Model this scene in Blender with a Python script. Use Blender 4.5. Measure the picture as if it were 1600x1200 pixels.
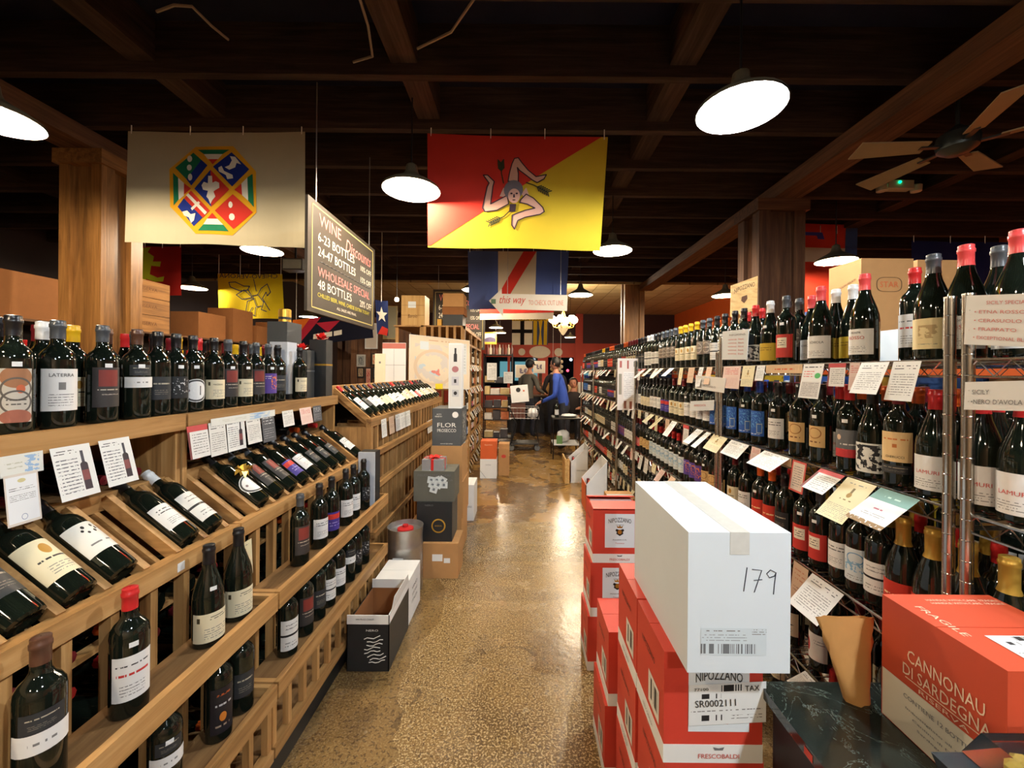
import bpy, bmesh, math, random
from mathutils import Vector, Matrix
random.seed(11)
for _o in list(bpy.data.objects):
    bpy.data.objects.remove(_o)
SC = bpy.context.scene
COL = SC.collection
R = math.radians
PI = math.pi

# ------------------------------------------------------------------ camera
FPX = 635.0
cam_d = bpy.data.cameras.new('camera')
cam_d.sensor_fit = 'HORIZONTAL'
cam_d.sensor_width = 36.0
cam_d.lens = 36.0 * FPX / 1600.0
cam_d.clip_start = 0.02
cam_d.clip_end = 100
cam = bpy.data.objects.new('camera', cam_d)
COL.objects.link(cam)
EYE = Vector((0.0, 0.0, 1.5))
CM = Matrix.Rotation(PI / 2, 3, 'X') @ Matrix.Rotation(R(0.5), 3, 'Z')
cam_d.shift_x = -15 / 1600      # the aisle runs to pixel (815, 582)
cam_d.shift_y = -18 / 1600
cam.matrix_world = Matrix.Translation(EYE) @ CM.to_4x4()
SC.camera = cam

def ray(px, py):
    return CM @ Vector(((px - 815) / FPX, -(py - 582) / FPX, -1.0))
def at_y(px, py, y):
    d = ray(px, py); return EYE + d * (y / d.y)
def at_x(px, py, x):
    d = ray(px, py); return EYE + d * (x / d.x)
def at_z(px, py, z):
    d = ray(px, py); return EYE + d * ((z - 1.5) / d.z)

# ------------------------------------------------------------------ world, exposure
W = bpy.data.worlds.new('world')
SC.world = W
W.use_nodes = True
W.node_tree.nodes['Background'].inputs[0].default_value = (0.035, 0.04, 0.055, 1)
W.node_tree.nodes['Background'].inputs[1].default_value = 0.6
SC.view_settings.view_transform = 'Standard'
SC.view_settings.look = 'None'
SC.view_settings.exposure = 0.08
SC.view_settings.gamma = 1.0
SC.view_settings.use_curve_mapping = False
LAMP_W = 105.0          # watts of one pendant bulb

# ------------------------------------------------------------------ colours and materials
def C(r, g, b):
    f = lambda u: ((u / 255 + 0.055) / 1.055) ** 2.4 if u > 10 else u / 255 / 12.92
    return (f(r), f(g), f(b), 1.0)

class G:
    """tiny helper around a material node tree"""
    def __init__(s, nt): s.nt = nt
    def n(s, t, **kw):
        nd = s.nt.nodes.new(t)
        for k, v in kw.items(): setattr(nd, k, v)
        return nd
    def put(s, sock, v):
        if isinstance(v, bpy.types.NodeSocket): s.nt.links.new(v, sock)
        elif v is not None: sock.default_value = v
    def m(s, op, a, b=None, c=None):
        nd = s.n('ShaderNodeMath', operation=op)
        s.put(nd.inputs[0], a); s.put(nd.inputs[1], b); s.put(nd.inputs[2], c)
        return nd.outputs[0]
    def mix(s, f, a, b, blend='MIX'):
        nd = s.n('ShaderNodeMix', data_type='RGBA', blend_type=blend)
        s.put(nd.inputs[0], f); s.put(nd.inputs[6], a); s.put(nd.inputs[7], b)
        return nd.outputs[2]
    def noise(s, vec, scale, detail=3, rough=0.5, dist=0.0):
        nd = s.n('ShaderNodeTexNoise')
        s.put(nd.inputs['Vector'], vec)
        nd.inputs['Scale'].default_value = scale; nd.inputs['Detail'].default_value = detail
        nd.inputs['Roughness'].default_value = rough; nd.inputs['Distortion'].default_value = dist
        return nd.outputs[0]
    def ramp(s, f, stops):
        nd = s.n('ShaderNodeValToRGB')
        s.put(nd.inputs[0], f)
        cr = nd.color_ramp
        while len(cr.elements) < len(stops): cr.elements.new(0.5)
        for e, (p, c) in zip(cr.elements, stops):
            e.position = p; e.color = c
        return nd.outputs[0]
    def scale(s, vec, v):
        nd = s.n('ShaderNodeMapping'); s.put(nd.inputs[0], vec); nd.inputs['Scale'].default_value = v
        return nd.outputs[0]
    def bump(s, h, strength, dist=0.01):
        nd = s.n('ShaderNodeBump'); s.put(nd.inputs['Height'], h)
        nd.inputs['Strength'].default_value = strength; nd.inputs['Distance'].default_value = dist
        return nd.outputs[0]

MATS = {}
def base_mat(name):
    m = bpy.data.materials.new(name); m.use_nodes = True
    g = G(m.node_tree); b = m.node_tree.nodes['Principled BSDF']
    MATS[name] = m
    return m, g, b

def plain(name, col, rough=0.6, metal=0.0, spec=0.5, var=0.12, vscale=9.0, coat=0.0, emit=None, estr=0.0, trans=0.0, alpha=1.0, ior=1.45, rnd=0.0):
    if name in MATS: return MATS[name]
    m, g, b = base_mat(name)
    col = tuple(col)
    if var > 0 or rnd > 0:
        tc = g.n('ShaderNodeTexCoord').outputs['Object']
        f = g.noise(tc, vscale, 4, 0.6)
        dk = tuple(max(0, c * (1 - var)) for c in col[:3]) + (1,)
        lt = tuple(min(1, c * (1 + var)) for c in col[:3]) + (1,)
        out = g.mix(f, dk, lt)
        if rnd > 0:
            oi = g.n('ShaderNodeObjectInfo').outputs['Random']
            k = g.m('MULTIPLY_ADD', oi, 2 * rnd, 1 - rnd)
            hs = g.n('ShaderNodeHueSaturation'); g.put(hs.inputs['Value'], k); g.put(hs.inputs['Color'], out)
            out = hs.outputs[0]
        g.put(b.inputs['Base Color'], out)
    else:
        b.inputs['Base Color'].default_value = col
    b.inputs['Roughness'].default_value = rough
    b.inputs['Metallic'].default_value = metal
    b.inputs['Specular IOR Level'].default_value = spec
    b.inputs['IOR'].default_value = ior
    b.inputs['Coat Weight'].default_value = coat
    b.inputs['Transmission Weight'].default_value = trans
    b.inputs['Alpha'].default_value = alpha
    if emit:
        b.inputs['Emission Color'].default_value = emit; b.inputs['Emission Strength'].default_value = estr
    return m

def wood(name, c1, c2, c3, axis, rough=0.55, sc=1.0, spec=0.35):
    if name in MATS: return MATS[name]
    m, g, b = base_mat(name)
    tc = g.n('ShaderNodeTexCoord').outputs['Object']
    oi = g.n('ShaderNodeObjectInfo').outputs['Random']
    off = g.n('ShaderNodeVectorMath', operation='ADD'); g.put(off.inputs[0], tc)
    cx = g.n('ShaderNodeCombineXYZ')
    for i in range(3): g.put(cx.inputs[i], g.m('MULTIPLY', oi, 17.3 + i * 5))
    g.put(off.inputs[1], cx.outputs[0])
    s = [26 * sc, 26 * sc, 26 * sc]; s[axis] = 1.6 * sc
    v = g.scale(off.outputs[0], s)
    f = g.noise(v, 1.0, 5, 0.62, 0.6)
    f2 = g.noise(g.scale(off.outputs[0], [s_ * 3.5 for s_ in s]), 1.0, 2, 0.5)
    col = g.ramp(f, [(0.28, c1), (0.5, c2), (0.74, c3)])
    col = g.mix(g.m('MULTIPLY', f2, 0.35), col, c1)
    hs = g.n('ShaderNodeHueSaturation'); g.put(hs.inputs['Color'], col)
    g.put(hs.inputs['Value'], g.m('MULTIPLY_ADD', oi, 0.42, 0.79))
    g.put(b.inputs['Base Color'], hs.outputs[0])
    b.inputs['Roughness'].default_value = rough
    b.inputs['Specular IOR Level'].default_value = spec
    g.put(b.inputs['Normal'], g.bump(f, 0.25, 0.004))
    return m

def woods(prefix, *cs, **kw):
    return [wood(prefix + '_grain_' + 'xyz'[a], *cs, a, **kw) for a in range(3)]

def printed(name, base, elems, rough=0.55, var=0.06, spec=0.4):
    """flat print on paper, laid out in the UV square"""
    if name in MATS: return MATS[name]
    m, g, b = base_mat(name)
    uv = g.n('ShaderNodeUVMap').outputs[0]
    sp = g.n('ShaderNodeSeparateXYZ'); g.put(sp.inputs[0], uv)
    U, V = sp.outputs[0], sp.outputs[1]
    tc = g.n('ShaderNodeTexCoord').outputs['Object']
    nz = g.noise(tc, 40, 2)
    dk = tuple(c * (1 - var) for c in base[:3]) + (1,)
    col = g.mix(nz, dk, base)
    def rect(u0, u1, v0, v1):
        a = g.m('MULTIPLY', g.m('GREATER_THAN', U, u0), g.m('LESS_THAN', U, u1))
        c = g.m('MULTIPLY', g.m('GREATER_THAN', V, v0), g.m('LESS_THAN', V, v1))
        return g.m('MULTIPLY', a, c)
    def ell(cu, cv, ru, rv):
        du = g.m('DIVIDE', g.m('SUBTRACT', U, cu), ru); dv = g.m('DIVIDE', g.m('SUBTRACT', V, cv), rv)
        return g.m('ADD', g.m('MULTIPLY', du, du), g.m('MULTIPLY', dv, dv))
    for e in elems:
        k = e[0]
        if k == 'r': f = rect(*e[1:5]); c = e[5]
        elif k == 'e': f = g.m('LESS_THAN', ell(*e[1:5]), 1.0); c = e[5]
        elif k == 'o':
            d = ell(*e[1:5]); f = g.m('MULTIPLY', g.m('LESS_THAN', d, 1.0), g.m('GREATER_THAN', d, 0.72)); c = e[5]
        elif k == 't':      # lines of small type: e = t,u0,u1,v0,v1,col,lines,freq
            n = e[6]
            vv = g.m('FRACT', g.m('MULTIPLY', g.m('DIVIDE', g.m('SUBTRACT', V, e[3]), e[4] - e[3]), n))
            ln = g.m('MULTIPLY', g.m('GREATER_THAN', vv, 0.34), g.m('LESS_THAN', vv, 0.64))
            row = g.m('FLOOR', g.m('MULTIPLY', V, n / (e[4] - e[3])))
            cx = g.n('ShaderNodeCombineXYZ'); g.put(cx.inputs[0], g.m('MULTIPLY', U, e[7])); g.put(cx.inputs[1], g.m('MULTIPLY', row, 7.31))
            nn = g.noise(cx.outputs[0], 1.0, 1)
            f = g.m('MULTIPLY', g.m('MULTIPLY', rect(*e[1:5]), ln), g.m('GREATER_THAN', nn, 0.46)); c = e[5]
        elif k == 'b':      # bar code
            cx = g.n('ShaderNodeCombineXYZ'); g.put(cx.inputs[0], g.m('FLOOR', g.m('MULTIPLY', U, e[6])))
            wn = g.n('ShaderNodeTexWhiteNoise', noise_dimensions='2D'); g.put(wn.inputs[0], cx.outputs[0])
            f = g.m('MULTIPLY', rect(*e[1:5]), g.m('GREATER_THAN', wn.outputs[0], 0.45)); c = e[5]
        elif k == 'n':      # blotchy picture: n,u0,u1,v0,v1,col,scale,thr
            f = g.m('MULTIPLY', rect(*e[1:5]), g.m('GREATER_THAN', g.noise(uv, e[6], 3), e[7])); c = e[5]
        col = g.mix(f, col, c)
    g.put(b.inputs['Base Color'], col)
    b.inputs['Roughness'].default_value = rough
    b.inputs['Specular IOR Level'].default_value = spec
    return m

# ------------------------------------------------------------------ mesh building
WL = {}     # world location of each object (roots carry no rotation when parts are given in world space)
class MB:
    def __init__(s): s.v = []; s.f = []; s.mi = []; s.uv = []
    def face(s, pts, m=0, uv=None):
        i = len(s.v); s.v += [tuple(p) for p in pts]; n = len(pts)
        s.f.append(tuple(range(i, i + n))); s.mi.append(m)
        s.uv.append(uv if uv else ([(0, 0), (1, 0), (1, 1), (0, 1)] if n == 4 else [(0, 0)] * n))
        return s
    def box(s, x0, x1, y0, y1, z0, z1, m=0):
        return s.hexa([(x0, y0, z0), (x1, y0, z0), (x1, y1, z0), (x0, y1, z0), (x0, y0, z1), (x1, y0, z1), (x1, y1, z1), (x0, y1, z1)], m)
    def hexa(s, p, m=0):
        i = len(s.v); s.v += [tuple(q) for q in p]
        for q in ((0, 3, 2, 1), (4, 5, 6, 7), (0, 1, 5, 4), (1, 2, 6, 5), (2, 3, 7, 6), (3, 0, 4, 7)):
            s.f.append(tuple(i + k for k in q)); s.mi.append(m); s.uv.append([(0, 0), (1, 0), (1, 1), (0, 1)])
        return s
    def bar(s, p0, p1, w, h, up=(0, 0, 1), m=0):
        p0, p1 = Vector(p0), Vector(p1); d = (p1 - p0).normalized()
        sd = d.cross(Vector(up))
        if sd.length < 1e-4: sd = d.cross(Vector((1, 0, 0)))
        sd.normalize(); u = sd.cross(d)
        a, b = sd * w / 2, u * h / 2
        return s.hexa([p0 - a - b, p0 + a - b, p1 + a - b, p1 - a - b, p0 - a + b, p0 + a + b, p1 + a + b, p1 - a + b], m)
    def tube(s, path, r, n=6, m=0, cap=True, radii=None):
        path = [Vector(p) for p in path]; base = len(s.v); prev = None
        for k, p in enumerate(path):
            d = (path[min(k + 1, len(path) - 1)] - path[max(k - 1, 0)]).normalized()
            if prev is None:
                a = d.cross(Vector((0, 0, 1)))
                if a.length < 1e-3: a = d.cross(Vector((1, 0, 0)))
            else:
                a = prev - d * prev.dot(d)
            a.normalize(); prev = a; b = d.cross(a)
            rr = radii[k] if radii else r
            for j in range(n):
                t = 2 * PI * j / n
                s.v.append(tuple(p + (a * math.cos(t) + b * math.sin(t)) * rr))
        for k in range(len(path) - 1):
            for j in range(n):
                j2 = (j + 1) % n
                s.f.append((base + k * n + j, base + k * n + j2, base + (k + 1) * n + j2, base + (k + 1) * n + j)); s.mi.append(m); s.uv.append([(0, 0)] * 4)
        if cap:
            s.f.append(tuple(base + j for j in range(n))[::-1]); s.mi.append(m); s.uv.append([(0, 0)] * n)
            e = base + (len(path) - 1) * n
            s.f.append(tuple(e + j for j in range(n))); s.mi.append(m); s.uv.append([(0, 0)] * n)
        return s
    def lathe(s, prof, n=16, c=(0, 0, 0), m=0, a0=0.0, a1=2 * PI, mats=None):
        """prof = [(r,z)...]; full turn closes; a partial turn gets a UV square"""
        full = abs(a1 - a0 - 2 * PI) < 1e-6
        nn = n if full else n + 1; base = len(s.v)
        for (r, z) in prof:
            for j in range(nn):
                t = a0 + (a1 - a0) * j / n
                s.v.append((c[0] + r * math.cos(t), c[1] + r * math.sin(t), c[2] + z))
        for k in range(len(prof) - 1):
            for j in range(n):
                j2 = (j + 1) % nn if full else j + 1
                s.f.append((base + k * nn + j, base + k * nn + j2, base + (k + 1) * nn + j2, base + (k + 1) * nn + j))
                s.mi.append(mats[k] if mats else m)
                v0, v1 = k / (len(prof) - 1), (k + 1) / (len(prof) - 1)
                s.uv.append([(j / n, v0), ((j + 1) / n, v0), ((j + 1) / n, v1), (j / n, v1)])
        return s
    def ball(s, c, r, n=10, m=0, sx=1, sy=1, sz=1):
        k = max(5, n // 2 + 1)
        base = len(s.v)
        s.lathe([(max(1e-4, math.sin(PI * i / k)) * r, -math.cos(PI * i / k) * r) for i in range(k + 1)], n, (0, 0, 0), m)
        for i in range(base, len(s.v)):
            x, y, z = s.v[i]; s.v[i] = (c[0] + x * sx, c[1] + y * sy, c[2] + z * sz)
        return s
    def add(s, vs, fs, m=0, uvs=None):
        i = len(s.v); s.v += [tuple(p) for p in vs]
        for k, f in enumerate(fs):
            s.f.append(tuple(i + q for q in f)); s.mi.append(m); s.uv.append(uvs[k] if uvs else [(0, 0)] * len(f))
        return s
    def xform(s, M):
        s.v = [tuple(M @ Vector(p)) for p in s.v]; return s
    def mesh(s, name, mats, off=(0, 0, 0), smooth=False):
        me = bpy.data.meshes.new(name)
        o = off
        me.from_pydata([(p[0] - o[0], p[1] - o[1], p[2] - o[2]) for p in s.v], [], s.f)
        for m in (mats if isinstance(mats, (list, tuple)) else [mats]): me.materials.append(m)
        me.polygons.foreach_set('material_index', s.mi)
        ul = me.uv_layers.new(name='UVMap')
        flat = []
        for u in s.uv:
            for q in u: flat += q
        ul.data.foreach_set('uv', flat)
        if smooth:
            me.polygons.foreach_set('use_smooth', [True] * len(s.f))
            if smooth != 'all': me.set_sharp_from_angle(angle=R(40))
        me.update()
        return me
    def build(s, name, mats, parent=None, smooth=False, local=False, loc=None):
        if parent is None:
            if loc is None:
                xs = [p[0] for p in s.v]; ys = [p[1] for p in s.v]; zs = [p[2] for p in s.v]
                loc = ((min(xs) + max(xs)) / 2, (min(ys) + max(ys)) / 2, min(zs))
            off = loc
        else:
            off = (0, 0, 0) if local else WL[parent.name]
        me = s.mesh(name, mats, off, smooth)
        o = bpy.data.objects.new(name, me); COL.objects.link(o)
        if parent is None:
            o.location = loc; WL[o.name] = Vector(loc)
        else:
            o.parent = parent; WL[o.name] = Vector(off)
        return o

def tag(o, label=None, cat=None, group=None, kind=None):
    if label: o['label'] = label
    if cat: o['category'] = cat
    if group: o['group'] = group
    if kind: o['kind'] = kind
    return o
def thing(name, label, cat, loc=(0, 0, 0), group=None, kind=None):
    o = bpy.data.objects.new(name, None); COL.objects.link(o)
    o.empty_display_size = 0.05; o.location = loc; WL[o.name] = Vector(loc)
    return tag(o, label, cat, group, kind)
def struct(o): o['kind'] = 'structure'; return o
def copy_tree(o, parent=None):
    c = o.copy(); COL.objects.link(c); c.parent = parent
    for ch in o.children: copy_tree(ch, c)
    return c

_tc = {}
def text2d(txt, shear=0.0, spacing=1.0):
    k = (txt, shear, spacing)
    if k in _tc: return _tc[k]
    cu = bpy.data.curves.new('lettering', 'FONT'); cu.body = txt; cu.shear = shear; cu.space_character = spacing
    cu.resolution_u = 2
    ob = bpy.data.objects.new('lettering', cu); COL.objects.link(ob)
    dg = bpy.context.evaluated_depsgraph_get()
    me = ob.evaluated_get(dg).to_mesh()
    vs = [(v.co.x, v.co.y) for v in me.vertices]; fs = [tuple(p.vertices) for p in me.polygons]
    ob.evaluated_get(dg).to_mesh_clear()
    bpy.data.objects.remove(ob); bpy.data.curves.remove(cu)
    if not vs: vs = [(0, 0)]
    x0 = min(v[0] for v in vs); x1 = max(v[0] for v in vs); y0 = min(v[1] for v in vs); y1 = max(v[1] for v in vs)
    _tc[k] = (vs, fs, (x0, x1, y0, y1)); return _tc[k]

def text_into(mb, txt, c, right, up, width=None, height=None, m=0, shear=0.0, lift=0.0015, bold=0.0, arc=0.0):
    """flat lettering centred on c, in the plane of right / up"""
    vs, fs, (x0, x1, y0, y1) = text2d(txt, shear)
    c, right, up = Vector(c), Vector(right).normalized(), Vector(up).normalized()
    nrm = right.cross(up); w, h = max(x1 - x0, 1e-4), max(y1 - y0, 1e-4)
    if width and height: sx, sy = width / w, height / h
    elif width: sx = sy = width / w
    else: sx = sy = height / h
    out = []
    for (x, y) in vs:
        a = (x - (x0 + x1) / 2) * sx; b = (y - (y0 + y1) / 2) * sy
        if arc: b -= arc * a * a
        out.append(c + right * a + up * b + nrm * lift)
    mb.add(out, fs, m)
    return mb
def put_text(parent, txt, mat, c, right, up, width=None, height=None, name='lettering', **kw):
    mb = MB(); text_into(mb, txt, c, right, up, width, height, **kw)
    return mb.build(name, mat, parent)

def box_part(name, parent, mats3, x0, x1, y0, y1, z0, z1):
    """one sawn piece of wood, grain along its longest side"""
    d = [x1 - x0, y1 - y0, z1 - z0]; a = d.index(max(d))
    return MB().box(x0, x1, y0, y1, z0, z1).build(name, mats3[a] if isinstance(mats3, (list, tuple)) else mats3, parent)
# ------------------------------------------------------------------ shared materials
WD = woods('pine', C(118, 82, 44), C(174, 130, 76), C(202, 160, 104))
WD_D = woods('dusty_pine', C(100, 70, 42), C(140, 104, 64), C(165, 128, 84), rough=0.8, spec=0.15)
WD_P = woods('pillar_wood', C(96, 64, 32), C(142, 98, 50), C(172, 124, 70), rough=0.45)
WD_C = woods('ceiling_timber', C(44, 33, 28), C(64, 49, 42), C(88, 68, 56), rough=0.8, spec=0.1)
WD_B = woods('beam_timber', C(78, 52, 36), C(112, 78, 54), C(138, 98, 68), rough=0.7, spec=0.2)
WD_K = woods('crate_wood', C(176, 130, 74), C(212, 170, 104), C(228, 190, 128), rough=0.6)
WD_R = woods('clad_wood', C(58, 36, 22), C(92, 60, 38), C(120, 84, 54), rough=0.6)
M_DECK = plain('ceiling_paint', C(34, 33, 46), 0.9, var=0.3, vscale=3, spec=0.1)
M_CHROME = plain('chrome_wire', C(190, 186, 176), 0.22, 1.0, var=0.08)
M_STEEL = plain('brushed_steel', C(186, 184, 180), 0.38, 0.9, var=0.15, vscale=30)
M_BLACK = plain('black_paint', C(18, 18, 19), 0.45, var=0.2)
M_WHITE = plain('white_card', C(226, 226, 222), 0.6, var=0.04)
M_KRAFT = plain('kraft_board', C(178, 134, 86), 0.75, var=0.1, vscale=14, spec=0.2)
M_KRAFT_D = plain('kraft_board_inside_and_dimmed', C(140, 92, 54), 0.8, var=0.12, vscale=14, spec=0.2)  # box insides; also kraft darkened to imitate shade on the far-left cartons
M_TAPE = plain('parcel_tape', C(205, 206, 200), 0.18, var=0.1, vscale=60, spec=0.6)
M_INK = plain('black_ink', C(34, 32, 32), 0.5, var=0.0)
M_INK_R = plain('red_ink', C(196, 70, 60), 0.5, var=0.0)
M_INK_W = plain('white_ink', C(236, 232, 222), 0.6, var=0.0)
M_INK_G = plain('grey_ink', C(110, 110, 112), 0.5, var=0.0)
M_GOLD = plain('gold_foil', C(214, 168, 70), 0.3, 0.8, var=0.1)
M_RED = plain('red_board', C(196, 62, 46), 0.5, var=0.06, vscale=8)
M_REDWALL = plain('red_wall_paint', C(168, 56, 32), 0.6, var=0.12, vscale=3)
M_ORANGE = plain('orange_wall_paint', C(206, 92, 34), 0.65, var=0.1, vscale=2)
M_MAROON = plain('dark_wall_paint', C(58, 30, 30), 0.7, var=0.2, vscale=2)
M_WALLD = plain('dark_brown_wall', C(44, 32, 28), 0.8, var=0.25, vscale=2)

def floor_mat():
    m, g, b = base_mat('stained_concrete')
    tc = g.n('ShaderNodeTexCoord').outputs['Object']
    sp = g.n('ShaderNodeSeparateXYZ'); g.put(sp.inputs[0], tc)
    big = g.noise(tc, 0.9, 5, 0.6, 1.2)
    mid = g.noise(tc, 3.4, 4, 0.6, 0.6)
    col = g.ramp(big, [(0.36, C(80, 62, 36)), (0.47, C(102, 80, 46)), (0.5, C(128, 102, 60)), (0.66, C(116, 92, 52))])
    col = g.mix(g.m('MULTIPLY', mid, 0.45), col, C(116, 86, 48))
    # exposed aggregate in the worn walkway, bare trowelled patches further off
    wob = g.m('MULTIPLY_ADD', g.noise(tc, 1.3, 3), 1.6, -0.8)
    yy = g.m('ADD', sp.outputs[1], g.m('MULTIPLY', wob, 0.7))
    near = g.m('LESS_THAN', yy, 4.0)
    seam = g.m('MULTIPLY', g.m('GREATER_THAN', g.m('ADD', sp.outputs[1], g.m('MULTIPLY', wob, .06)), 3.22), g.m('LESS_THAN', yy, 3.55))
    far_ = g.m('GREATER_THAN', yy, 4.0)
    pat = g.m('GREATER_THAN', g.noise(tc, 1.15, 6, .62, 1.6), .5)
    col = g.mix(g.m('MULTIPLY', far_, .8), col, g.mix(pat, C(98, 70, 38), C(150, 114, 60)))
    col = g.mix(g.m('MULTIPLY', seam, .55), col, C(76, 60, 38))
    sk = g.noise(tc, 112, 2, 0.7)
    sk2 = g.noise(tc, 64, 2, 0.6)
    walk = g.m('LESS_THAN', g.m('ABSOLUTE', g.m('ADD', sp.outputs[0], g.m('MULTIPLY_ADD', wob, .35, .08))), .46)
    worn = g.m('MULTIPLY_ADD', walk, .78, .22)
    lt = g.m('MULTIPLY', g.m('GREATER_THAN', sk, 0.55), near)
    dk = g.m('MULTIPLY', g.m('LESS_THAN', sk2, 0.43), near)
    col = g.mix(g.m('MULTIPLY', dk, 0.72), col, C(66, 48, 30))
    col = g.mix(g.m('MULTIPLY', g.m('MULTIPLY', lt, worn), 0.78), col, C(196, 170, 124))
    crack = g.n('ShaderNodeTexVoronoi', feature='DISTANCE_TO_EDGE'); g.put(crack.inputs['Vector'], tc); crack.inputs['Scale'].default_value = 0.75
    wv = g.n('ShaderNodeVectorMath', operation='ADD'); g.put(wv.inputs[0], tc)
    nz3 = g.n('ShaderNodeTexNoise'); g.put(nz3.inputs['Vector'], tc); nz3.inputs['Scale'].default_value = 2.2
    sc3 = g.n('ShaderNodeVectorMath', operation='SCALE'); g.put(sc3.inputs[0], nz3.outputs[1]); sc3.inputs[3].default_value = 0.5
    g.put(wv.inputs[1], sc3.outputs[0]); g.put(crack.inputs['Vector'], wv.outputs[0])
    col = g.mix(g.m('MULTIPLY', g.m('MULTIPLY', g.m('LESS_THAN', crack.outputs['Distance'], 0.007), g.m('GREATER_THAN', mid, 0.55)), 0.5), col, C(52, 38, 24))
    g.put(b.inputs['Base Color'], col)
    g.put(b.inputs['Roughness'], g.m('MULTIPLY_ADD', g.noise(tc, 6, 3), 0.26, 0.12))
    b.inputs['Specular IOR Level'].default_value = 0.55
    g.put(b.inputs['Normal'], g.bump(g.noise(tc, 30, 3), 0.12, 0.01))
    return m
M_FLOOR = floor_mat()

def tin_mat():
    m, g, b = base_mat('tin_ceiling')
    tc = g.n('ShaderNodeTexCoord').outputs['Object']
    br = g.n('ShaderNodeTexBrick'); g.put(br.inputs['Vector'], tc)
    br.inputs['Scale'].default_value = 1.6; br.offset = 0.0
    br.inputs['Color1'].default_value = C(206, 186, 138); br.inputs['Color2'].default_value = C(190, 168, 120)
    br.inputs['Mortar'].default_value = C(130, 108, 70); br.inputs['Mortar Size'].default_value = 0.03
    br.inputs['Brick Width'].default_value = 1.0; br.inputs['Row Height'].default_value = 1.0
    col = g.mix(g.m('MULTIPLY', g.noise(tc, 2.5, 5, 0.7), 0.5), br.outputs[0], C(150, 122, 76))
    g.put(b.inputs['Base Color'], col); b.inputs['Roughness'].default_value = 0.5
    g.put(b.inputs['Normal'], g.bump(br.outputs[1], 0.5, 0.02))
    return m
M_TIN = tin_mat()

# ------------------------------------------------------------------ the room
X0, X1, Y0, Y1 = -7.5, 7.5, -4.0, 20.0
YT = 9.15                      # where the timber ceiling ends and the tin one begins
struct(MB().box(X0, X1, Y0, Y1, -0.1, 0.0).build('floor', M_FLOOR, loc=(0, 0, 0)))
ceil = struct(MB().box(X0, X1, Y0, YT, 3.85, 3.95).build('ceiling', M_DECK, loc=(0, 0, 3.85)))
jb = MB().box(X0, X1, -0.03, 0.03, 3.5, 3.85)
jm = jb.mesh('joist', WD_C[0], (0, 0, 3.85))
for k in range(-9, 12):
    j = bpy.data.objects.new('joist', jm); COL.objects.link(j); j.parent = ceil
    j.location = (0, 2.16 + 0.61 * k, 0)
blk = MB().box(-0.09, 0.09, -0.275, 0.275, 3.58, 3.85).mesh('blocking', WD_C[1], (0, 0, 3.85))
for bx in (-5.6, -2.55, -0.78, 1.1, 4.6):
    for k in range(-2, 11):
        j = bpy.data.objects.new('blocking', blk); COL.objects.link(j); j.parent = ceil
        j.location = (bx + 0.03 * ((k * 7) % 3 - 1), 2.16 + 0.61 * k + 0.305, 0)
for bx in (-3.76, 2.78):
    MB().box(bx - 0.14, bx + 0.14, Y0, YT, 3.36, 3.499).build('beam', WD_B[1], ceil)
tin = struct(MB().box(X0, X1, YT, Y1, 4.4, 4.5).box(X0, X1, YT - 0.05, YT, 3.5, 4.5).build('tin_ceiling', M_TIN, loc=(0, YT, 4.4)))
struct(MB().box(X0 - .1, X0, Y0, Y1, 0, 4.5).build('wall_left', M_WALLD))
struct(MB().box(X1, X1 + .1, Y0, Y1, 0, 4.5).build('wall_right', M_ORANGE))
struct(MB().box(X0, X1, Y0 - .1, Y0, 0, 4.0).build('wall_rear', plain('rear_wall_paint', C(150, 120, 90), 0.7)))

# shop front at the far end: a red timber frame with night windows
def zb(py): return 1.5 + (582 - py) * Y1 / FPX
def xb(px): return (px - 815) * Y1 / FPX
wb = MB()
wb.box(X0, X1, Y1, Y1 + .15, zb(536), 4.5, 0)                # dark wall above
wb.box(X0, X1, Y1 - .08, Y1 + .15, zb(558), zb(536), 1)      # red header
wb.box(X0, X1, Y1 - .05, Y1 + .15, 0, 0.75, 1)               # stall riser
wall_back = struct(wb.build('wall_back', [M_MAROON, M_REDWALL], loc=(0, Y1, 0)))
for k, (a, b_) in enumerate([(700, 752), (757, 793), (797, 840), (856, 896), (912, 960), (966, 1050)]):
    w = struct(MB().box(xb(a), xb(b_), Y1 + .02, Y1 + .05, .75, zb(558)).build('window_%d' % (k + 1), plain('night_glass', C(160, 175, 185), 0.03, trans=1.0, var=0.0, ior=1.1)))
    fr = MB()
    fr.box(xb(a) - .07, xb(a), Y1 - .06, Y1 + .1, .75, zb(558)).box(xb(b_), xb(b_) + .07, Y1 - .06, Y1 + .1, .75, zb(558))
    fr.build('window_frame', M_REDWALL, w)
MB().box(xb(840) + .07, xb(856) - .07, Y1 - .07, Y1 + .1, .75, zb(558)).build('mullion', M_REDWALL, wall_back)
MB().box(xb(896) + .07, xb(912) - .07, Y1 - .12, Y1 + .1, 0, 4.4).build('mullion', M_REDWALL, wall_back)
struct(MB().box(-14, 14, Y1 + .2, 34, -0.12, -0.02).build('street', plain('asphalt', C(40, 40, 44), 0.8)))
ob = thing('lit_building', 'building with teal lit windows across the street', 'building', (-0.5, 30, 0))
MB().box(-9, 9, 30, 32, 0, 6).build('facade', plain('far_facade', C(60, 70, 74), 0.8), ob)
for wx in (-1.6, -0.5, 0.6, 4.2):
    MB().box(wx, wx + .8, 29.9, 30.02, 0.9, 2.3).build('window', plain('lit_shop_window', C(120, 190, 190), 0.5, emit=(0.35, 0.75, 0.75, 1), estr=0.9, var=0.0), ob)
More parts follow.
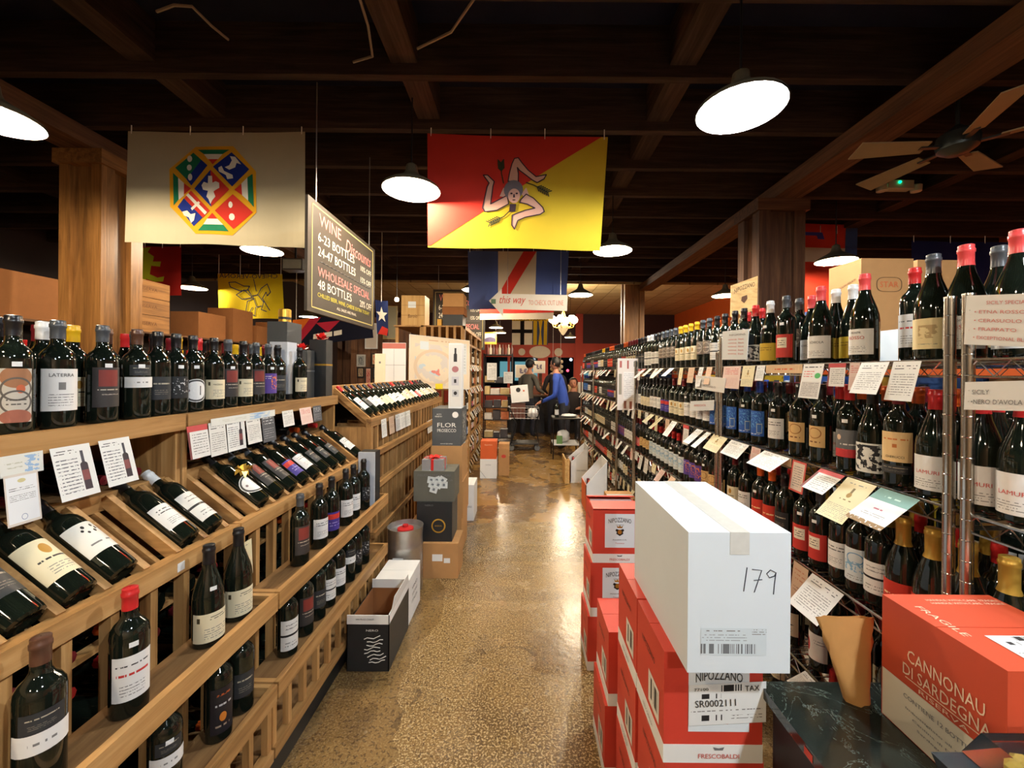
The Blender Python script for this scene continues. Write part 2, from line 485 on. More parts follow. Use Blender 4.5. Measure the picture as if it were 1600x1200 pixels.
for (px, py, col, nm) in ((892, 562, (0.9, 0.95, 1, 1), 'white'), (887, 579, (1, 0.05, 0.08, 1), 'red')):
    d = ray(px, py); p = EYE + d * (26 / d.y)
    o = thing('street_light' if nm == 'white' else 'tail_light', nm + ' light glowing in the dark street', 'light', (p.x, p.y, 0))
    MB().tube([(p.x, p.y, 0), (p.x, p.y, p.z)], 0.03).build('post', M_BLACK, o)
    MB().ball(p, 0.09, 8).build('glow', plain('street_glow_' + nm, col, emit=col, estr=12.0, var=0), o)
for (px, ry, rx, lb) in ((815, .17, .17, 'small round medallion'), (843, .3, .52, 'oval plaque'), (872, .2, .2, 'white round medallion')):
    mb = MB(); c = Vector((xb(px), Y1 - .1, zb(550)))
    mb.face([c + Vector((rx * math.cos(t * PI / 10), 0, ry * math.sin(t * PI / 10))) for t in range(20)])
    mb.face([c + Vector((rx * math.cos(t * PI / 10), .02, ry * math.sin(t * PI / 10))) for t in range(20)])
    for t in range(20):
        a, b_ = t * PI / 10, (t + 1) * PI / 10
        mb.face([c + Vector((rx * math.cos(a), 0, ry * math.sin(a))), c + Vector((rx * math.cos(b_), 0, ry * math.sin(b_))), c + Vector((rx * math.cos(b_), .02, ry * math.sin(b_))), c + Vector((rx * math.cos(a), .02, ry * math.sin(a)))])
    tag(mb.build('wall_plaque', plain('plaque_cream', C(196, 184, 160), 0.5)), lb + ' on the red beam over the windows', 'plaque')

# timber posts
def pillar(xa, xb_, ya, yb_, zt, label, dark=False):
    M = WD_R if dark else WD_P
    t = thing('timber_pillar', label, 'pillar', ((xa + xb_) / 2, (ya + yb_) / 2, 0))
    e = 0.045
    box_part('core', t, M, xa + e, xb_ - e, ya + e, yb_ - e, 0, zt)
    w = xb_ - xa; d = yb_ - ya
    for (a, b_) in ((xa, xa + w * .24), (xb_ - w * .24, xb_)):
        box_part('face_board', t, M, a, b_, ya, ya + e, 0, zt - .12)
        box_part('face_board', t, M, a, b_, yb_ - e, yb_, 0, zt - .12)
    for (a, b_) in ((ya + e, ya + d * .3), (yb_ - d * .3, yb_ - e)):
        box_part('face_board', t, M, xa, xa + e, a, b_, 0, zt - .12)
        box_part('face_board', t, M, xb_ - e, xb_, a, b_, 0, zt - .12)
    box_part('capital', t, M, xa - .03, xb_ + .03, ya - .03, yb_ + .03, zt - .12, zt)
pillar(-3.94, -3.58, 3.45, 3.83, 3.358, 'honey brown boxed timber pillar beside the cream flag')
pillar(2.5, 2.99, 4.3, 4.72, 3.358, 'dark stained timber pillar behind the wooden shield sign', True)
pillar(-3.9, -3.5, 8.6, 8.98, 3.358, 'reddish timber pillar beyond the chalkboard', True)
pillar(2.35, 2.8, 9.3, 9.7, 4.399, 'orange brown timber pillar past the wire racks')

# pendant lamps
M_SH_OUT = plain('shade_enamel_outside', C(84, 78, 62), 0.35, var=0.1)
M_SH_IN = plain('shade_enamel_inside', C(245, 240, 228), 0.4, var=0.0)
M_BULB = {'warm': plain('bulb_warm', (1, .8, .55, 1), emit=(1, .82, .58, 1), estr=30.0, var=0), 'cool': plain('bulb_cool', (.9, .95, 1, 1), emit=(.88, .95, 1, 1), estr=30.0, var=0)}
sh_prof = [(r_ * .775, z_ * .775) for r_, z_ in [(.284, 0), (.272, .022), (.215, .062), (.13, .11), (.078, .145), (.06, .185), (.052, .24), (.02, .262)]]
_sm = MB().lathe(sh_prof, 28, m=0).lathe([(r - .006 if r > .03 else .001, z - .004) for r, z in sh_prof][::-1], 28, m=1).mesh('shade', [M_SH_OUT, M_SH_IN], smooth=True)
_bm = {k: MB().lathe([(.001, .056), (.026, .063), (.038, .084), (.034, .1), (.02, .12), (.018, .15)], 14).mesh('bulb', M_BULB[k], smooth=True) for k in M_BULB}
def lamp(p, kind, label, ztop, watts=1.0, group=None):
    t = thing('pendant_lamp', label, 'lamp', p, group)
    for nm, me in (('shade', _sm), ('bulb', _bm[kind])):
        o = bpy.data.objects.new(nm, me); COL.objects.link(o); o.parent = t
    MB().tube([(0, 0, .19), (0, 0, ztop - p[2])], .006, 6).build('cord', M_BLACK, t, local=True)
    ld = bpy.data.lights.new('bulb_light', 'POINT'); ld.energy = LAMP_W * watts; ld.shadow_soft_size = 0.04
    ld.color = (1, .83, .61) if kind == 'warm' else (.86, .93, 1)
    lo = bpy.data.objects.new('bulb_light', ld); COL.objects.link(lo); lo.parent = t; lo.location = (0, 0, .006)
    return t
ZL = 2.88
for (px, py, kind, lb, wt) in [
        (1157, 171, 'cool', 'large white-glowing pendant lamp above the front wire rack', 1.3),
        (643, 297, 'warm', 'warm pendant lamp between the cream and the red flags', 1.0),
        (-18, 183, 'warm', 'warm pendant lamp in front of the honey brown pillar', 1.0),
        (957, 392, 'warm', 'warm pendant lamp at the corner of the red and yellow flag', 1.0),
        (410, 392, 'warm', 'warm pendant lamp under the cream flag', 1.0),
        (1306, 408, 'warm', 'warm pendant lamp in front of the red and white banner', 1.0),
        (300, 450, 'warm', 'warm pendant lamp beside the dark red flag', 1.0),
        (742, 453, 'warm', 'warm pendant lamp in front of the blue banner', 1.0),
        (907, 461, 'warm', 'warm pendant lamp just past the arrow sign', 1.0),
        (482, 495, 'cool', 'cool white pendant lamp below the chalkboard', 0.8),
        (1133, 462, 'warm', 'warm pendant lamp behind the wooden shield sign', 1.0),
        (775, 512, 'warm', 'warm pendant lamp over the dark metal shelf', 1.0),
        (781, 520, 'warm', 'second warm pendant lamp over the dark metal shelf', 1.0),
        (891, 527, 'warm', 'warm pendant lamp below the chandelier', 1.0)]:
    p = at_z(px, py, ZL)
    lamp(tuple(p), kind, lb, 3.85 if p.y < YT else 4.4, wt)
for (x, y, kind) in ((-1.6, -0.6, 'warm'), (1.3, -0.5, 'cool'), (-1.0, -2.6, 'warm'), (1.4, -2.6, 'cool')):
    lamp((x, y, ZL), kind, 'pendant lamp over the aisle before the first racks', 3.85, 1.5 if kind == 'cool' else .9, 'lamps over the near aisle')

# chandelier over the till
def chandelier(c):
    t = thing('chandelier', 'brass and glass chandelier with round lit globes', 'chandelier', tuple(c))
    x, y, z = c
    MB().tube([(x, y, z), (x, y, 4.4)], .012).build('rod', M_GOLD, t)
    MB().lathe([(.001, -.32), (.05, -.28), (.13, -.16), (.17, -.06), (.15, 0), (.02, .04)], 16, c).build('bowl', plain('cut_glass', C(220, 190, 130), 0.2, var=0.3, vscale=40, emit=(1, .75, .4, 1), estr=0.6), t, smooth=True)
    for k in range(6):
        a = k * PI / 3 + .2; dx, dy = math.cos(a), math.sin(a)
        arm = MB().tube([(x, y, z), (x + dx * .15, y + dy * .15, z - .1), (x + dx * .32, y + dy * .32, z - .06), (x + dx * .36, y + dy * .36, z + .05)], .012).build('arm', M_GOLD, t)
        MB().tube([(x, y, z + .5), (x + dx * .1, y + dy * .1, z + .2), (x + dx * .32, y + dy * .32, z - .02)], .006).build('chain', M_GOLD, t)
        MB().lathe([(.03, .05), (.1, .1), (.12, .18), (.09, .25), (.07, .27)], 12, (x + dx * .36, y + dy * .36, z)).build('globe', plain('globe_glass', (1, .9, .7, 1), emit=(1, .86, .62, 1), estr=2.6, var=0), t, smooth=True)
    ld = bpy.data.lights.new('globe_light', 'POINT'); ld.energy = 480; ld.color = (1, .84, .62); ld.shadow_soft_size = .3
    lo = bpy.data.objects.new('globe_light', ld); COL.objects.link(lo); lo.parent = t; lo.location = (0, 0, .3)
chandelier(at_y(880, 508, 12.6))

# ceiling fan
def fan(c):
    t = thing('ceiling_fan', 'ceiling fan with five tan paddle blades', 'fan', tuple(c))
    x, y, z = c
    M = plain('fan_metal', C(70, 76, 74), 0.35, 0.7)
    MB().tube([(x, y, z + .1), (x, y, 3.85)], .013, 8).build('down_rod', M, t)
    MB().lathe([(.001, -.09), (.06, -.085), (.11, -.05), (.12, 0), (.11, .05), (.05, .09), (.015, .12)], 18, c).build('motor', M, t, smooth=True)
    MB().lathe([(.02, 0), (.06, .02), (.07, .1)], 14, (x, y, 3.75)).build('canopy', M, t, smooth=True)
    for k in range(5):
        a = k * 2 * PI / 5 + .5; d = Vector((math.cos(a), math.sin(a), 0)); s_ = Vector((-d.y, d.x, .22)).normalized()
        o = Vector(c) + Vector((0, 0, -.03))
        bl = MB().hexa([o + d * .2 - s_ * .055 + Vector((0, 0, dz)) for dz in (0,)] + [o + d * .66 - s_ * .08, o + d * .66 + s_ * .08, o + d * .2 + s_ * .055,
                       o + d * .2 - s_ * .055 + Vector((0, 0, .009)), o + d * .66 - s_ * .08 + Vector((0, 0, .009)), o + d * .66 + s_ * .08 + Vector((0, 0, .009)), o + d * .2 + s_ * .055 + Vector((0, 0, .009))]).build('blade', plain('fan_blade', C(150, 128, 92), 0.5, var=0.15), t)
        MB().bar(o + d * .08, o + d * .24, .035, .012).build('blade_iron', M, bl)
fan(at_y(1496, 222, 2.88))

# emergency light with a green lamp on a joist
p = at_y(1402, 290, 4.52)
t = thing('emergency_light', 'white emergency light with green indicator on a joist', 'light', tuple(p))
MB().box(p.x - .14, p.x + .14, p.y - .05, p.y + .045, p.z - .05, p.z + .04).build('housing', plain('ivory_plastic', C(206, 200, 180), 0.4), t)
for s_ in (-1, 1):
    MB().lathe([(.001, -.05), (.05, -.045), (.055, .02), (.02, .04)], 12, (p.x + s_ * .19, p.y - .02, p.z - .03)).build('lamp_head', plain('ivory_plastic', C(206, 200, 180), 0.4), t, smooth=True)
MB().ball((p.x - .02, p.y - .055, p.z + .015), .014, 8).build('indicator', plain('green_led', (0, 1, .3, 1), emit=(0, 1, .35, 1), estr=5.0, var=0), t)

# loose cables slung under the ceiling
for (pts, lb) in (([(560, -8), (575, 40), (582, 88), (552, 97)], 'grey cable hanging in a bend from the ceiling joists'),
                  ([(745, -8), (705, 50), (652, 76)], 'slack grey cable slung between two joists'),
                  ([(245, 18), (272, 8), (300, 10), (330, 40), (357, 62)], 'curved pale cable on the dark ceiling')):
    q = [at_z(a, b_, 3.49) for a, b_ in pts]
    tag(MB().tube(q, .008, 6).build('cable', plain('cable_grey', C(126, 110, 92), 0.6)), lb, 'cable')
# floodlight behind the chalkboard
p = at_y(462, 415, 6.43)
t = thing('floodlight', 'small grey floodlight bracketed to the ceiling', 'light', tuple(p))
MB().box(p.x - .16, p.x + .16, p.y - .1, p.y + .1, p.z - .09, p.z + .09).build('housing', plain('flood_grey', C(96, 100, 98), 0.4), t)
MB().box(p.x - .14, p.x + .14, p.y - .104, p.y - .1, p.z - .07, p.z + .07).build('lens', plain('flood_lens', C(200, 215, 205), 0.2), t)
MB().tube([(p.x, p.y, p.z + .09), (p.x, p.y, 3.499)], .015).build('bracket', M_BLACK, t)
# ------------------------------------------------------------------ pine racks along the left of the aisle
PITCH = 0.109
M_DARKBACK = plain('dark_back_board', C(46, 34, 26), 0.8, var=0.2)
def slanted_bins(t, ya, yb, xb_, zb_, xf, zf):
    """sloping dividers and bearer rails that carry the lying bottles"""
    n = int(round((yb - ya) / PITCH)); pit = (yb - ya) / n
    nrm = Vector((zb_ - zf, 0, xf - xb_)).normalized()
    a, b_ = Vector((xb_, 0, zb_)), Vector((xf, 0, zf))
    dv = MB().bar(a, b_, .02, .034, nrm).mesh('divider', WD[0])
    br = MB().bar(a - nrm * .034, b_ - nrm * .034, .014, .02, nrm).mesh('bearer', WD[0])
    L = WL[t.name]
    def inst(me, nm, y):
        o = bpy.data.objects.new(nm, me); COL.objects.link(o); o.parent = t; o.location = (-L.x, y - L.y, -L.z)
    for k in range(n + 1):
        inst(dv, 'divider', min(max(ya + k * pit, ya + .011), yb - .011))
        if k < n:
            inst(br, 'bearer', ya + (k + .5) * pit - .026); inst(br, 'bearer', ya + (k + .5) * pit + .026)
    return [ya + (k + .5) * pit for k in range(n)]

def uprights(t, ya, yb, x0, x1, z0, z1, name='upright', w=.022):
    n = int(round((yb - ya) / PITCH)); L = WL[t.name]
    me = MB().box(x0, x1, -w / 2, w / 2, z0, z1).mesh(name, WD[2])
    for k in range(n + 1):
        o = bpy.data.objects.new(name, me); COL.objects.link(o); o.parent = t
        o.location = (-L.x, min(max(ya + k * (yb - ya) / n, ya + w / 2), yb - w / 2) - L.y, -L.z)

def left_unit(ya, yb, label):
    t = thing('wine_rack', label, 'wine rack', (-1.25, (ya + yb) / 2, 0))
    P = lambda n_, *a, m=WD: box_part(n_, t, m, *a)
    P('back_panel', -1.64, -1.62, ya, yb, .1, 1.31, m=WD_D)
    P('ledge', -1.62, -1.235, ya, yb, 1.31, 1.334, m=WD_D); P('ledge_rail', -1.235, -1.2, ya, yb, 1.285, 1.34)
    for y in (ya, yb - .02):
        P('side_panel', -1.62, -1.27, y, y + .02, .1, 1.31)
        P('side_post', -1.27, -1.22, y, y + .02, .1, 1.31)
        P('front_post', -1.045, -1.005, y, y + .02, .1, .895)
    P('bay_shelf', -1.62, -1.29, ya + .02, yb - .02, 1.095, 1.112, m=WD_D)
    P('bin_back_rail', -1.29, -1.25, ya, yb, 1.075, 1.125)
    P('bin_front_rail', -1.04, -1.003, ya, yb, .895, .948)
    ys = slanted_bins(t, ya + .02, yb - .02, -1.252, 1.108, -1.036, .94)
    uprights(t, ya, yb, -1.045, -1.015, .12, .895)
    uprights(t, ya + .02, yb - .02, -1.37, -1.345, .12, .9, 'inner_slat')
    for z in (.67, .345):
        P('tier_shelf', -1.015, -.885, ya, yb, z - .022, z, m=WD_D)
        P('tier_lip', -.885, -.865, ya, yb, z - .03, z + .032)
        for y in (ya, yb - .018): P('tier_end', -1.015, -.885, y, y + .018, z, z + .032)
    uprights(t, ya, yb, -.907, -.885, .14, .315, 'front_slat')
    P('bottom_shelf', -1.62, -.91, ya, yb, .1, .12, m=WD_D); P('bottom_rail', -.91, -.875, ya, yb, .1, .14)
    P('toe_kick', -1.6, -.895, ya, yb, 0, .1, m=M_BLACK)
    for z in (.235, .45, .56, .78):
        P('cubby_rail', -1.10, -1.07, ya + .02, yb - .02, z, z + .014); P('cubby_rail', -1.36, -1.33, ya + .02, yb - .02, z, z + .014)
    return ys
YS1 = left_unit(.26, 1.455, 'pine wine rack with ledge, slanted bins and two bottle tiers, facing sheets with bottle pictures')
YS2 = left_unit(1.465, 2.66, 'pine wine rack whose slanted bins hold the bottle with the gold bow')

def left_far(ya, yb):
    t = thing('slant_top_rack', 'long pine rack with slanted bottle top beside the carton stacks', 'wine rack', (-1.25, (ya + yb) / 2, 0))
    P = lambda n_, *a, m=WD: box_part(n_, t, m, *a)
    P('back_panel', -1.64, -1.62, ya, yb, .1, 1.30, m=M_DARKBACK)
    P('back_rail', -1.29, -1.25, ya, yb, 1.31, 1.40); P('top_shelf', -1.62, -1.29, ya, yb, 1.30, 1.32)
    P('front_rail', -1.02, -.985, ya, yb, 1.13, 1.185)
    ys = slanted_bins(t, ya + .03, yb - .03, -1.252, 1.372, -1.018, 1.176)
    for y in (ya, yb - .03):
        P('end_panel', -1.62, -1.03, y, y + .03, .1, 1.13); P('end_post', -1.03, -.985, y, y + .03, .1, 1.13)
    n = int((yb - ya) / PITCH)
    uprights(t, ya + .03, yb - .03, -1.02, -.99, .12, 1.13)
    for z in (.955, .735, .42): P('cross_rail', -.99, -.95, ya, yb, z - .02, z + .018)
    P('bottom_rail', -.99, -.95, ya, yb, .1, .14); P('bottom_shelf', -1.62, -.99, ya, yb, .1, .12)
    P('toe_kick', -1.6, -.98, ya, yb, 0, .1, m=M_BLACK)
    for y in (ya + .03 + .17 * k for k in range(int((yb - ya - .1) / .17))):
        P('inner_board', -1.3, -1.045, y, y + .015, .12, 1.13)
    return ys
YS3 = left_far(2.67, 5.05)

# ------------------------------------------------------------------ chrome wire racks along the right
RX0, RX1 = 1.10, 1.55
SHZ = [1.545, 1.165, .765, .375, .1]
UNITS = [(-.22, 1.015), (1.03, 2.25), (2.265, 3.94), (3.955, 4.66), (4.675, 6.2), (6.215, 7.5)]
def wire_shelf_mesh(L, depth=RX1 - RX0):
    mb = MB(); d = depth
    for (x, z, r) in ((0, 0, .0038), (0, -.042, .0034), (d, 0, .0038), (d, -.042, .0034), (d * .33, -.006, .003), (d * .66, -.006, .003)):
        mb.tube([(x, 0, z - .004), (x, L, z - .004)], r, 5)
    for y in (0, L):
        for z in (-.004, -.046): mb.tube([(0, y, z), (d, y, z)], .0034, 5)
    n = int(L / .034); st = L / n
    zz = [(0, k * st, -.006 if k % 2 else -.044) for k in range(n + 1)]
    mb.tube(zz, .0022, 4, cap=False)
    n = int(L / .03)
    for k in range(1, n):
        mb.tube([(0, k * L / n, -.0022), (d, k * L / n, -.0022)], .0019, 3, cap=False)
    return mb.mesh('wire_shelf', M_CHROME, smooth=True)
def post_mesh(h):
    mb = MB().tube([(0, 0, .02), (0, 0, h)], .0127, 10)
    for k in range(int(h / .0508) + 1):
        z = .03 + k * .0508
        if z < h: mb.lathe([(.0127, -.0016), (.0135, 0), (.0127, .0016)], 10, (0, 0, z))
    return mb.lathe([(.001, h + .006), (.013, h + .004), (.0135, h)], 10).lathe([(.014, 0.02), (.017, .0), (.001, 0)], 10).mesh('post', M_CHROME, smooth=True)
_ws = {}
def wire_rack(ya, yb, x0, x1, zs, h, label, group=None):
    t = thing('wire_rack', label, 'wire rack', ((x0 + x1) / 2, (ya + yb) / 2, 0), group)
    L = WL[t.name]; ln = round(yb - ya, 3); k = (ln, round(x1 - x0, 3))
    if k not in _ws: _ws[k] = wire_shelf_mesh(ln, x1 - x0)
    if h not in _ws: _ws[h] = post_mesh(h)
    for z in zs:
        o = bpy.data.objects.new('wire_shelf', _ws[k]); COL.objects.link(o); o.parent = t; o.location = (x0 - L.x, ya - L.y, z - L.z)
    for x in (x0, x1):
        for y in (ya + .014, yb - .014):
            o = bpy.data.objects.new('post', _ws[h]); COL.objects.link(o); o.parent = t; o.location = (x - L.x, y - L.y, 0)
for (ya, yb), lb in zip(UNITS, ('chrome wire rack next to the black marble table', 'chrome wire rack between the big post signs, holding blue-labelled bottles',
                                'chrome wire rack just past the white post sheet', 'narrow chrome wire rack with the tall poster sheet',
                                'chrome wire rack behind the slant-cut display cartons', 'last chrome wire rack before the counter')):
    wire_rack(ya, yb, RX0, RX1, SHZ, 1.70 if ya < 2 else 1.62, lb)
# the back-to-back row behind carries cartons
for (ya, yb), lb in zip([(.9, 2.4), (2.42, 4.2), (4.9, 6.4)], ('chrome wire rack behind the first row, under the cartons marked STAR', 'chrome wire rack behind the first row, near the dark pillar', 'chrome wire rack behind the first row, past the dark pillar')):
    wire_rack(ya, yb, 1.62, 2.07, SHZ, 1.56, lb)
# ------------------------------------------------------------------ bottles
M_GLASS = plain('dark_green_glass', (.006, .009, .006, 1), 0.06, var=0.0, spec=0.6, coat=0.3)
M_GLASSB = plain('black_glass', (.005, .004, .006, 1), 0.05, var=0.0, spec=0.6, coat=0.3)
CAPC = dict(black=(24, 24, 26), grey=(66, 70, 74), red=(190, 40, 40), pink=(214, 74, 74), darkred=(104, 24, 32), white=(222, 222, 218), yellow=(214, 168, 30),
            gold=(196, 156, 66), blue=(30, 62, 150), orange=(220, 96, 34), brown=(82, 54, 40), purple=(92, 52, 120), teal=(40, 120, 120), cream=(206, 196, 160))
CAP = {k: plain('capsule_' + k, C(*v), 0.3, 0.35 if k == 'gold' else 0.0, var=0.08, vscale=60) for k, v in CAPC.items()}
IK, RD, GR, GO = C(40, 38, 38), C(190, 50, 44), C(120, 118, 114), C(176, 130, 50)
WHT, CRM = C(228, 226, 220), C(226, 214, 178)
LAB = {
 'white': printed('label_white', WHT, [('t', .15, .85, .62, .86, IK, 2, 14), ('t', .2, .8, .12, .4, GR, 4, 22)]),
 'white_red': printed('label_white_red', WHT, [('t', .1, .9, .74, .84, IK, 1, 14), ('t', .12, .88, .5, .68, RD, 1, 10), ('t', .2, .8, .1, .38, GR, 4, 22)]),
 'cream': printed('label_cream', CRM, [('r', .12, .2, .7, .88, C(70, 62, 40)), ('t', .42, .92, .74, .9, IK, 2, 16), ('t', .3, .9, .1, .5, GR, 5, 20)]),
 'cream_crest': printed('label_cream_crest', CRM, [('e', .5, .74, .1, .14, GO), ('t', .2, .8, .42, .56, IK, 1, 12), ('t', .25, .75, .1, .34, GR, 4, 20)]),
 'tan': printed('label_tan', C(214, 176, 116), [('o', .5, .66, .34, .26, C(150, 96, 40)), ('t', .15, .85, .14, .34, C(110, 60, 30), 1, 10)]),
 'red_square': printed('label_red_square', C(192, 52, 44), [('r', .2, .72, .42, .86, C(232, 222, 198)), ('t', .26, .66, .5, .78, IK, 3, 14)]),
 'red': printed('label_red', C(200, 56, 38), [('t', .2, .8, .5, .7, C(240, 200, 150), 1, 9), ('t', .25, .75, .15, .35, C(240, 190, 140), 2, 16)]),
 'blue': printed('label_blue', C(40, 88, 168), [('n', .05, .95, .3, .95, C(90, 150, 205), 12, .55), ('r', .62, .9, .12, .5, C(180, 190, 180)), ('r', .65, .87, .15, .47, C(50, 98, 170)), ('t', .1, .8, .04, .12, WHT, 1, 10)]),
 'grey_red': printed('label_grey_red', C(104, 104, 104), [('r', 0, 1, 0, .3, C(192, 54, 56)), ('e', .3, .72, .08, .1, C(220, 190, 160)), ('t', .35, .9, .4, .55, C(220, 214, 206), 1, 9)]),
 'yellow': printed('label_yellow', C(204, 170, 46), [('t', .2, .8, .55, .8, C(120, 90, 20), 2, 12)]),
 'dark': printed('label_dark', C(40, 42, 44), [('t', .15, .85, .6, .8, C(170, 160, 140), 1, 12), ('t', .2, .8, .2, .45, C(120, 112, 100), 3, 18)]),
 'dark_red': printed('label_dark_red', C(50, 46, 44), [('r', .2, .86, .52, .94, C(120, 44, 36)), ('t', .1, .9, .4, .48, C(190, 180, 160), 1, 12), ('t', .3, .9, .28, .36, C(160, 150, 136), 1, 14)]),
 'band': printed('label_band', WHT, [('t', .3, .7, .3, .7, GR, 1, 14)]),
 'art': printed('label_art', C(226, 224, 214), [('n', .04, .96, .08, .94, C(30, 30, 32), 5.0, .5)]),
 'two_band': printed('label_two_band', C(222, 220, 212), [('r', 0, 1, .46, .53, C(28, 28, 28)), ('t', .2, .8, .66, .9, GR, 2, 14), ('t', .2, .8, .1, .3, GR, 2, 18)]),
 'purple': printed('label_purple', C(84, 60, 140), [('n', .45, 1, .2, .9, C(214, 120, 60), 7, .55), ('t', .1, .5, .7, .9, WHT, 2, 12)]),
 'red_purple': printed('label_red_purple', C(64, 50, 130), [('r', 0, 1, .62, .9, C(196, 52, 40)), ('t', .1, .9, .2, .5, C(150, 140, 190), 2, 12)]),
 'blue_white': printed('label_blue_white', C(206, 214, 214), [('o', .5, .7, .3, .18, C(90, 140, 180)), ('n', .1, .9, .3, .6, C(120, 165, 195), 9, .52), ('t', .2, .8, .06, .2, GR, 2, 16)]),
 'bird': printed('label_bird', C(224, 204, 152), [('n', .3, .7, .35, .78, C(176, 150, 104), 6, .48), ('t', .3, .7, .12, .2, GR, 1, 14)]),
 'round_grey': printed('label_round_grey', C(120, 108, 96), [('o', .5, .5, .4, .4, C(170, 156, 136)), ('t', .2, .8, .42, .58, C(210, 200, 180), 1, 9)]),
 'orange_cream': printed('label_orange_cream', C(228, 194, 138), [('t', .15, .85, .68, .84, C(200, 110, 50), 1, 11), ('r', .44, .56, .48, .6, C(190, 110, 50)), ('r', .12, .88, .1, .2, C(110, 50, 24))]),
 'oval': printed('label_oval', C(230, 230, 226), [('o', .5, .5, .47, .47, C(60, 60, 60)), ('e', .24, .5, .05, .06, C(130, 110, 110)), ('r', .62, .66, .3, .7, IK)]),
 'discs': printed('label_discs', C(188, 182, 168), [('e', .5, .84, .5, .2, C(150, 104, 70)), ('o', .5, .62, .5, .22, C(90, 84, 76)), ('e', .62, .62, .14, .08, C(190, 96, 60)), ('o', .5, .38, .5, .22, C(84, 80, 74)), ('t', .2, .8, .3, .46, C(70, 66, 60), 2, 10), ('e', .5, .1, .5, .14, C(150, 90, 70))]),
 'script': printed('label_script', C(20, 20, 22), [('n', .1, .9, .2, .9, C(190, 190, 190), 8, .6)]),
 'orange_dark': printed('label_orange_dark', C(26, 22, 26), [('t', .2, .8, .78, .92, C(170, 80, 30), 1, 8), ('t', .2, .9, .56, .7, C(180, 180, 180), 1, 10), ('e', .5, .36, .14, .1, C(200, 120, 40)), ('t', .2, .8, .1, .24, C(150, 130, 110), 1, 10)]),
 'pink': printed('label_pink', C(206, 92, 92), [('t', .2, .8, .3, .8, C(240, 210, 200), 3, 12)]),
 'red_mark': printed('label_red_mark', C(226, 222, 212), [('e', .16, .48, .16, .28, C(186, 44, 40)), ('t', .5, .9, .6, .8, GR, 2, 16)]),
 'white_b': printed('label_white_b', WHT, [('r', .42, .58, .5, .68, GR), ('t', .2, .8, .1, .42, GR, 5, 22)]),
 'white_red_b': printed('label_white_red_b', WHT, [('t', .2, .8, .08, .34, GR, 4, 22)]),
 'cream_b': printed('label_cream_b', CRM, [('r', .12, .2, .7, .88, C(70, 62, 40)), ('t', .3, .9, .1, .5, GR, 5, 20)]),
 'orange_cream_b': printed('label_orange_cream_b', C(228, 194, 138), [('t', .15, .85, .68, .84, C(200, 110, 50), 1, 11), ('r', .44, .56, .48, .6, C(190, 110, 50))]),
 'dots': printed('label_dots', C(228, 226, 216), [('e', .40, .84, .035, .05, IK), ('e', .6, .84, .035, .05, IK), ('e', .34, .74, .03, .04, IK), ('e', .66, .74, .035, .05, IK), ('e', .43, .64, .03, .04, IK), ('e', .58, .65, .035, .05, IK), ('t', .2, .8, .2, .36, GR, 1, 9)]),
}
SHAPE = {
 'bdx': dict(r=.0375, body=[(.001, .006), (.030, .0), (.0365, .004), (.0375, .012), (.0375, .188), (.0355, .203), (.029, .215), (.0205, .224), (.0155, .234), (.0145, .25)], neck=.0145, h=.30, cap0=.248, lz=(.055, .15)),
 'bur': dict(r=.041, body=[(.001, .006), (.033, .0), (.040, .004), (.041, .012), (.041, .138), (.039, .158), (.0335, .18), (.026, .203), (.0185, .226), (.0152, .245), (.0148, .252)], neck=.0148, h=.298, cap0=.242, lz=(.035, .115)),
 'chm': dict(r=.0435, body=[(.001, .008), (.034, .0), (.0425, .004), (.0435, .014), (.0435, .135), (.041, .16), (.035, .185), (.0265, .21), (.0195, .23), (.017, .24)], neck=.0172, h=.31, cap0=.226, lz=(.03, .115)),
}
def r_at(sh, z):
    b_ = SHAPE[sh]['body']
    for (r0, z0), (r1, z1) in zip(b_[1:], b_[2:]):
        if z0 <= z <= z1: return r0 + (r1 - r0) * (z - z0) / max(1e-6, z1 - z0)
    return SHAPE[sh]['neck']
_bc = {}
def m_glass(sh, seg, mat=None):
    k = ('g', sh, seg)
    if k not in _bc:
        s = SHAPE[sh]; pr = s['body'] + [(s['neck'], s['h'] - .004), (.001, s['h'] - .004)]
        if seg < 12: pr = [p for i, p in enumerate(pr) if i not in (2, 5, 8)]
        _bc[k] = MB().lathe(pr, seg).mesh('glass', mat or M_GLASS, smooth='all' if seg < 12 else True)
    return _bc[k]
def m_cap(sh, cap, seg):
    k = ('c', sh, cap, seg)
    if k not in _bc:
        s = SHAPE[sh]; n = s['neck'] + .0009; z0, h = s['cap0'], s['h']
        pr = [(max(n, r_at(sh, z0) + .0009), z0), (n, z0 + .012), (n, h - .022), (n + .0016, h - .02), (n + .0016, h - .012), (n, h - .01), (n, h - .0015), (n - .003, h), (.001, h)]
        if seg < 12: pr = [pr[0], pr[2], pr[3], pr[6], pr[8]]
        _bc[k] = MB().lathe(pr, seg).mesh('capsule', CAP[cap], smooth=True)
    return _bc[k]
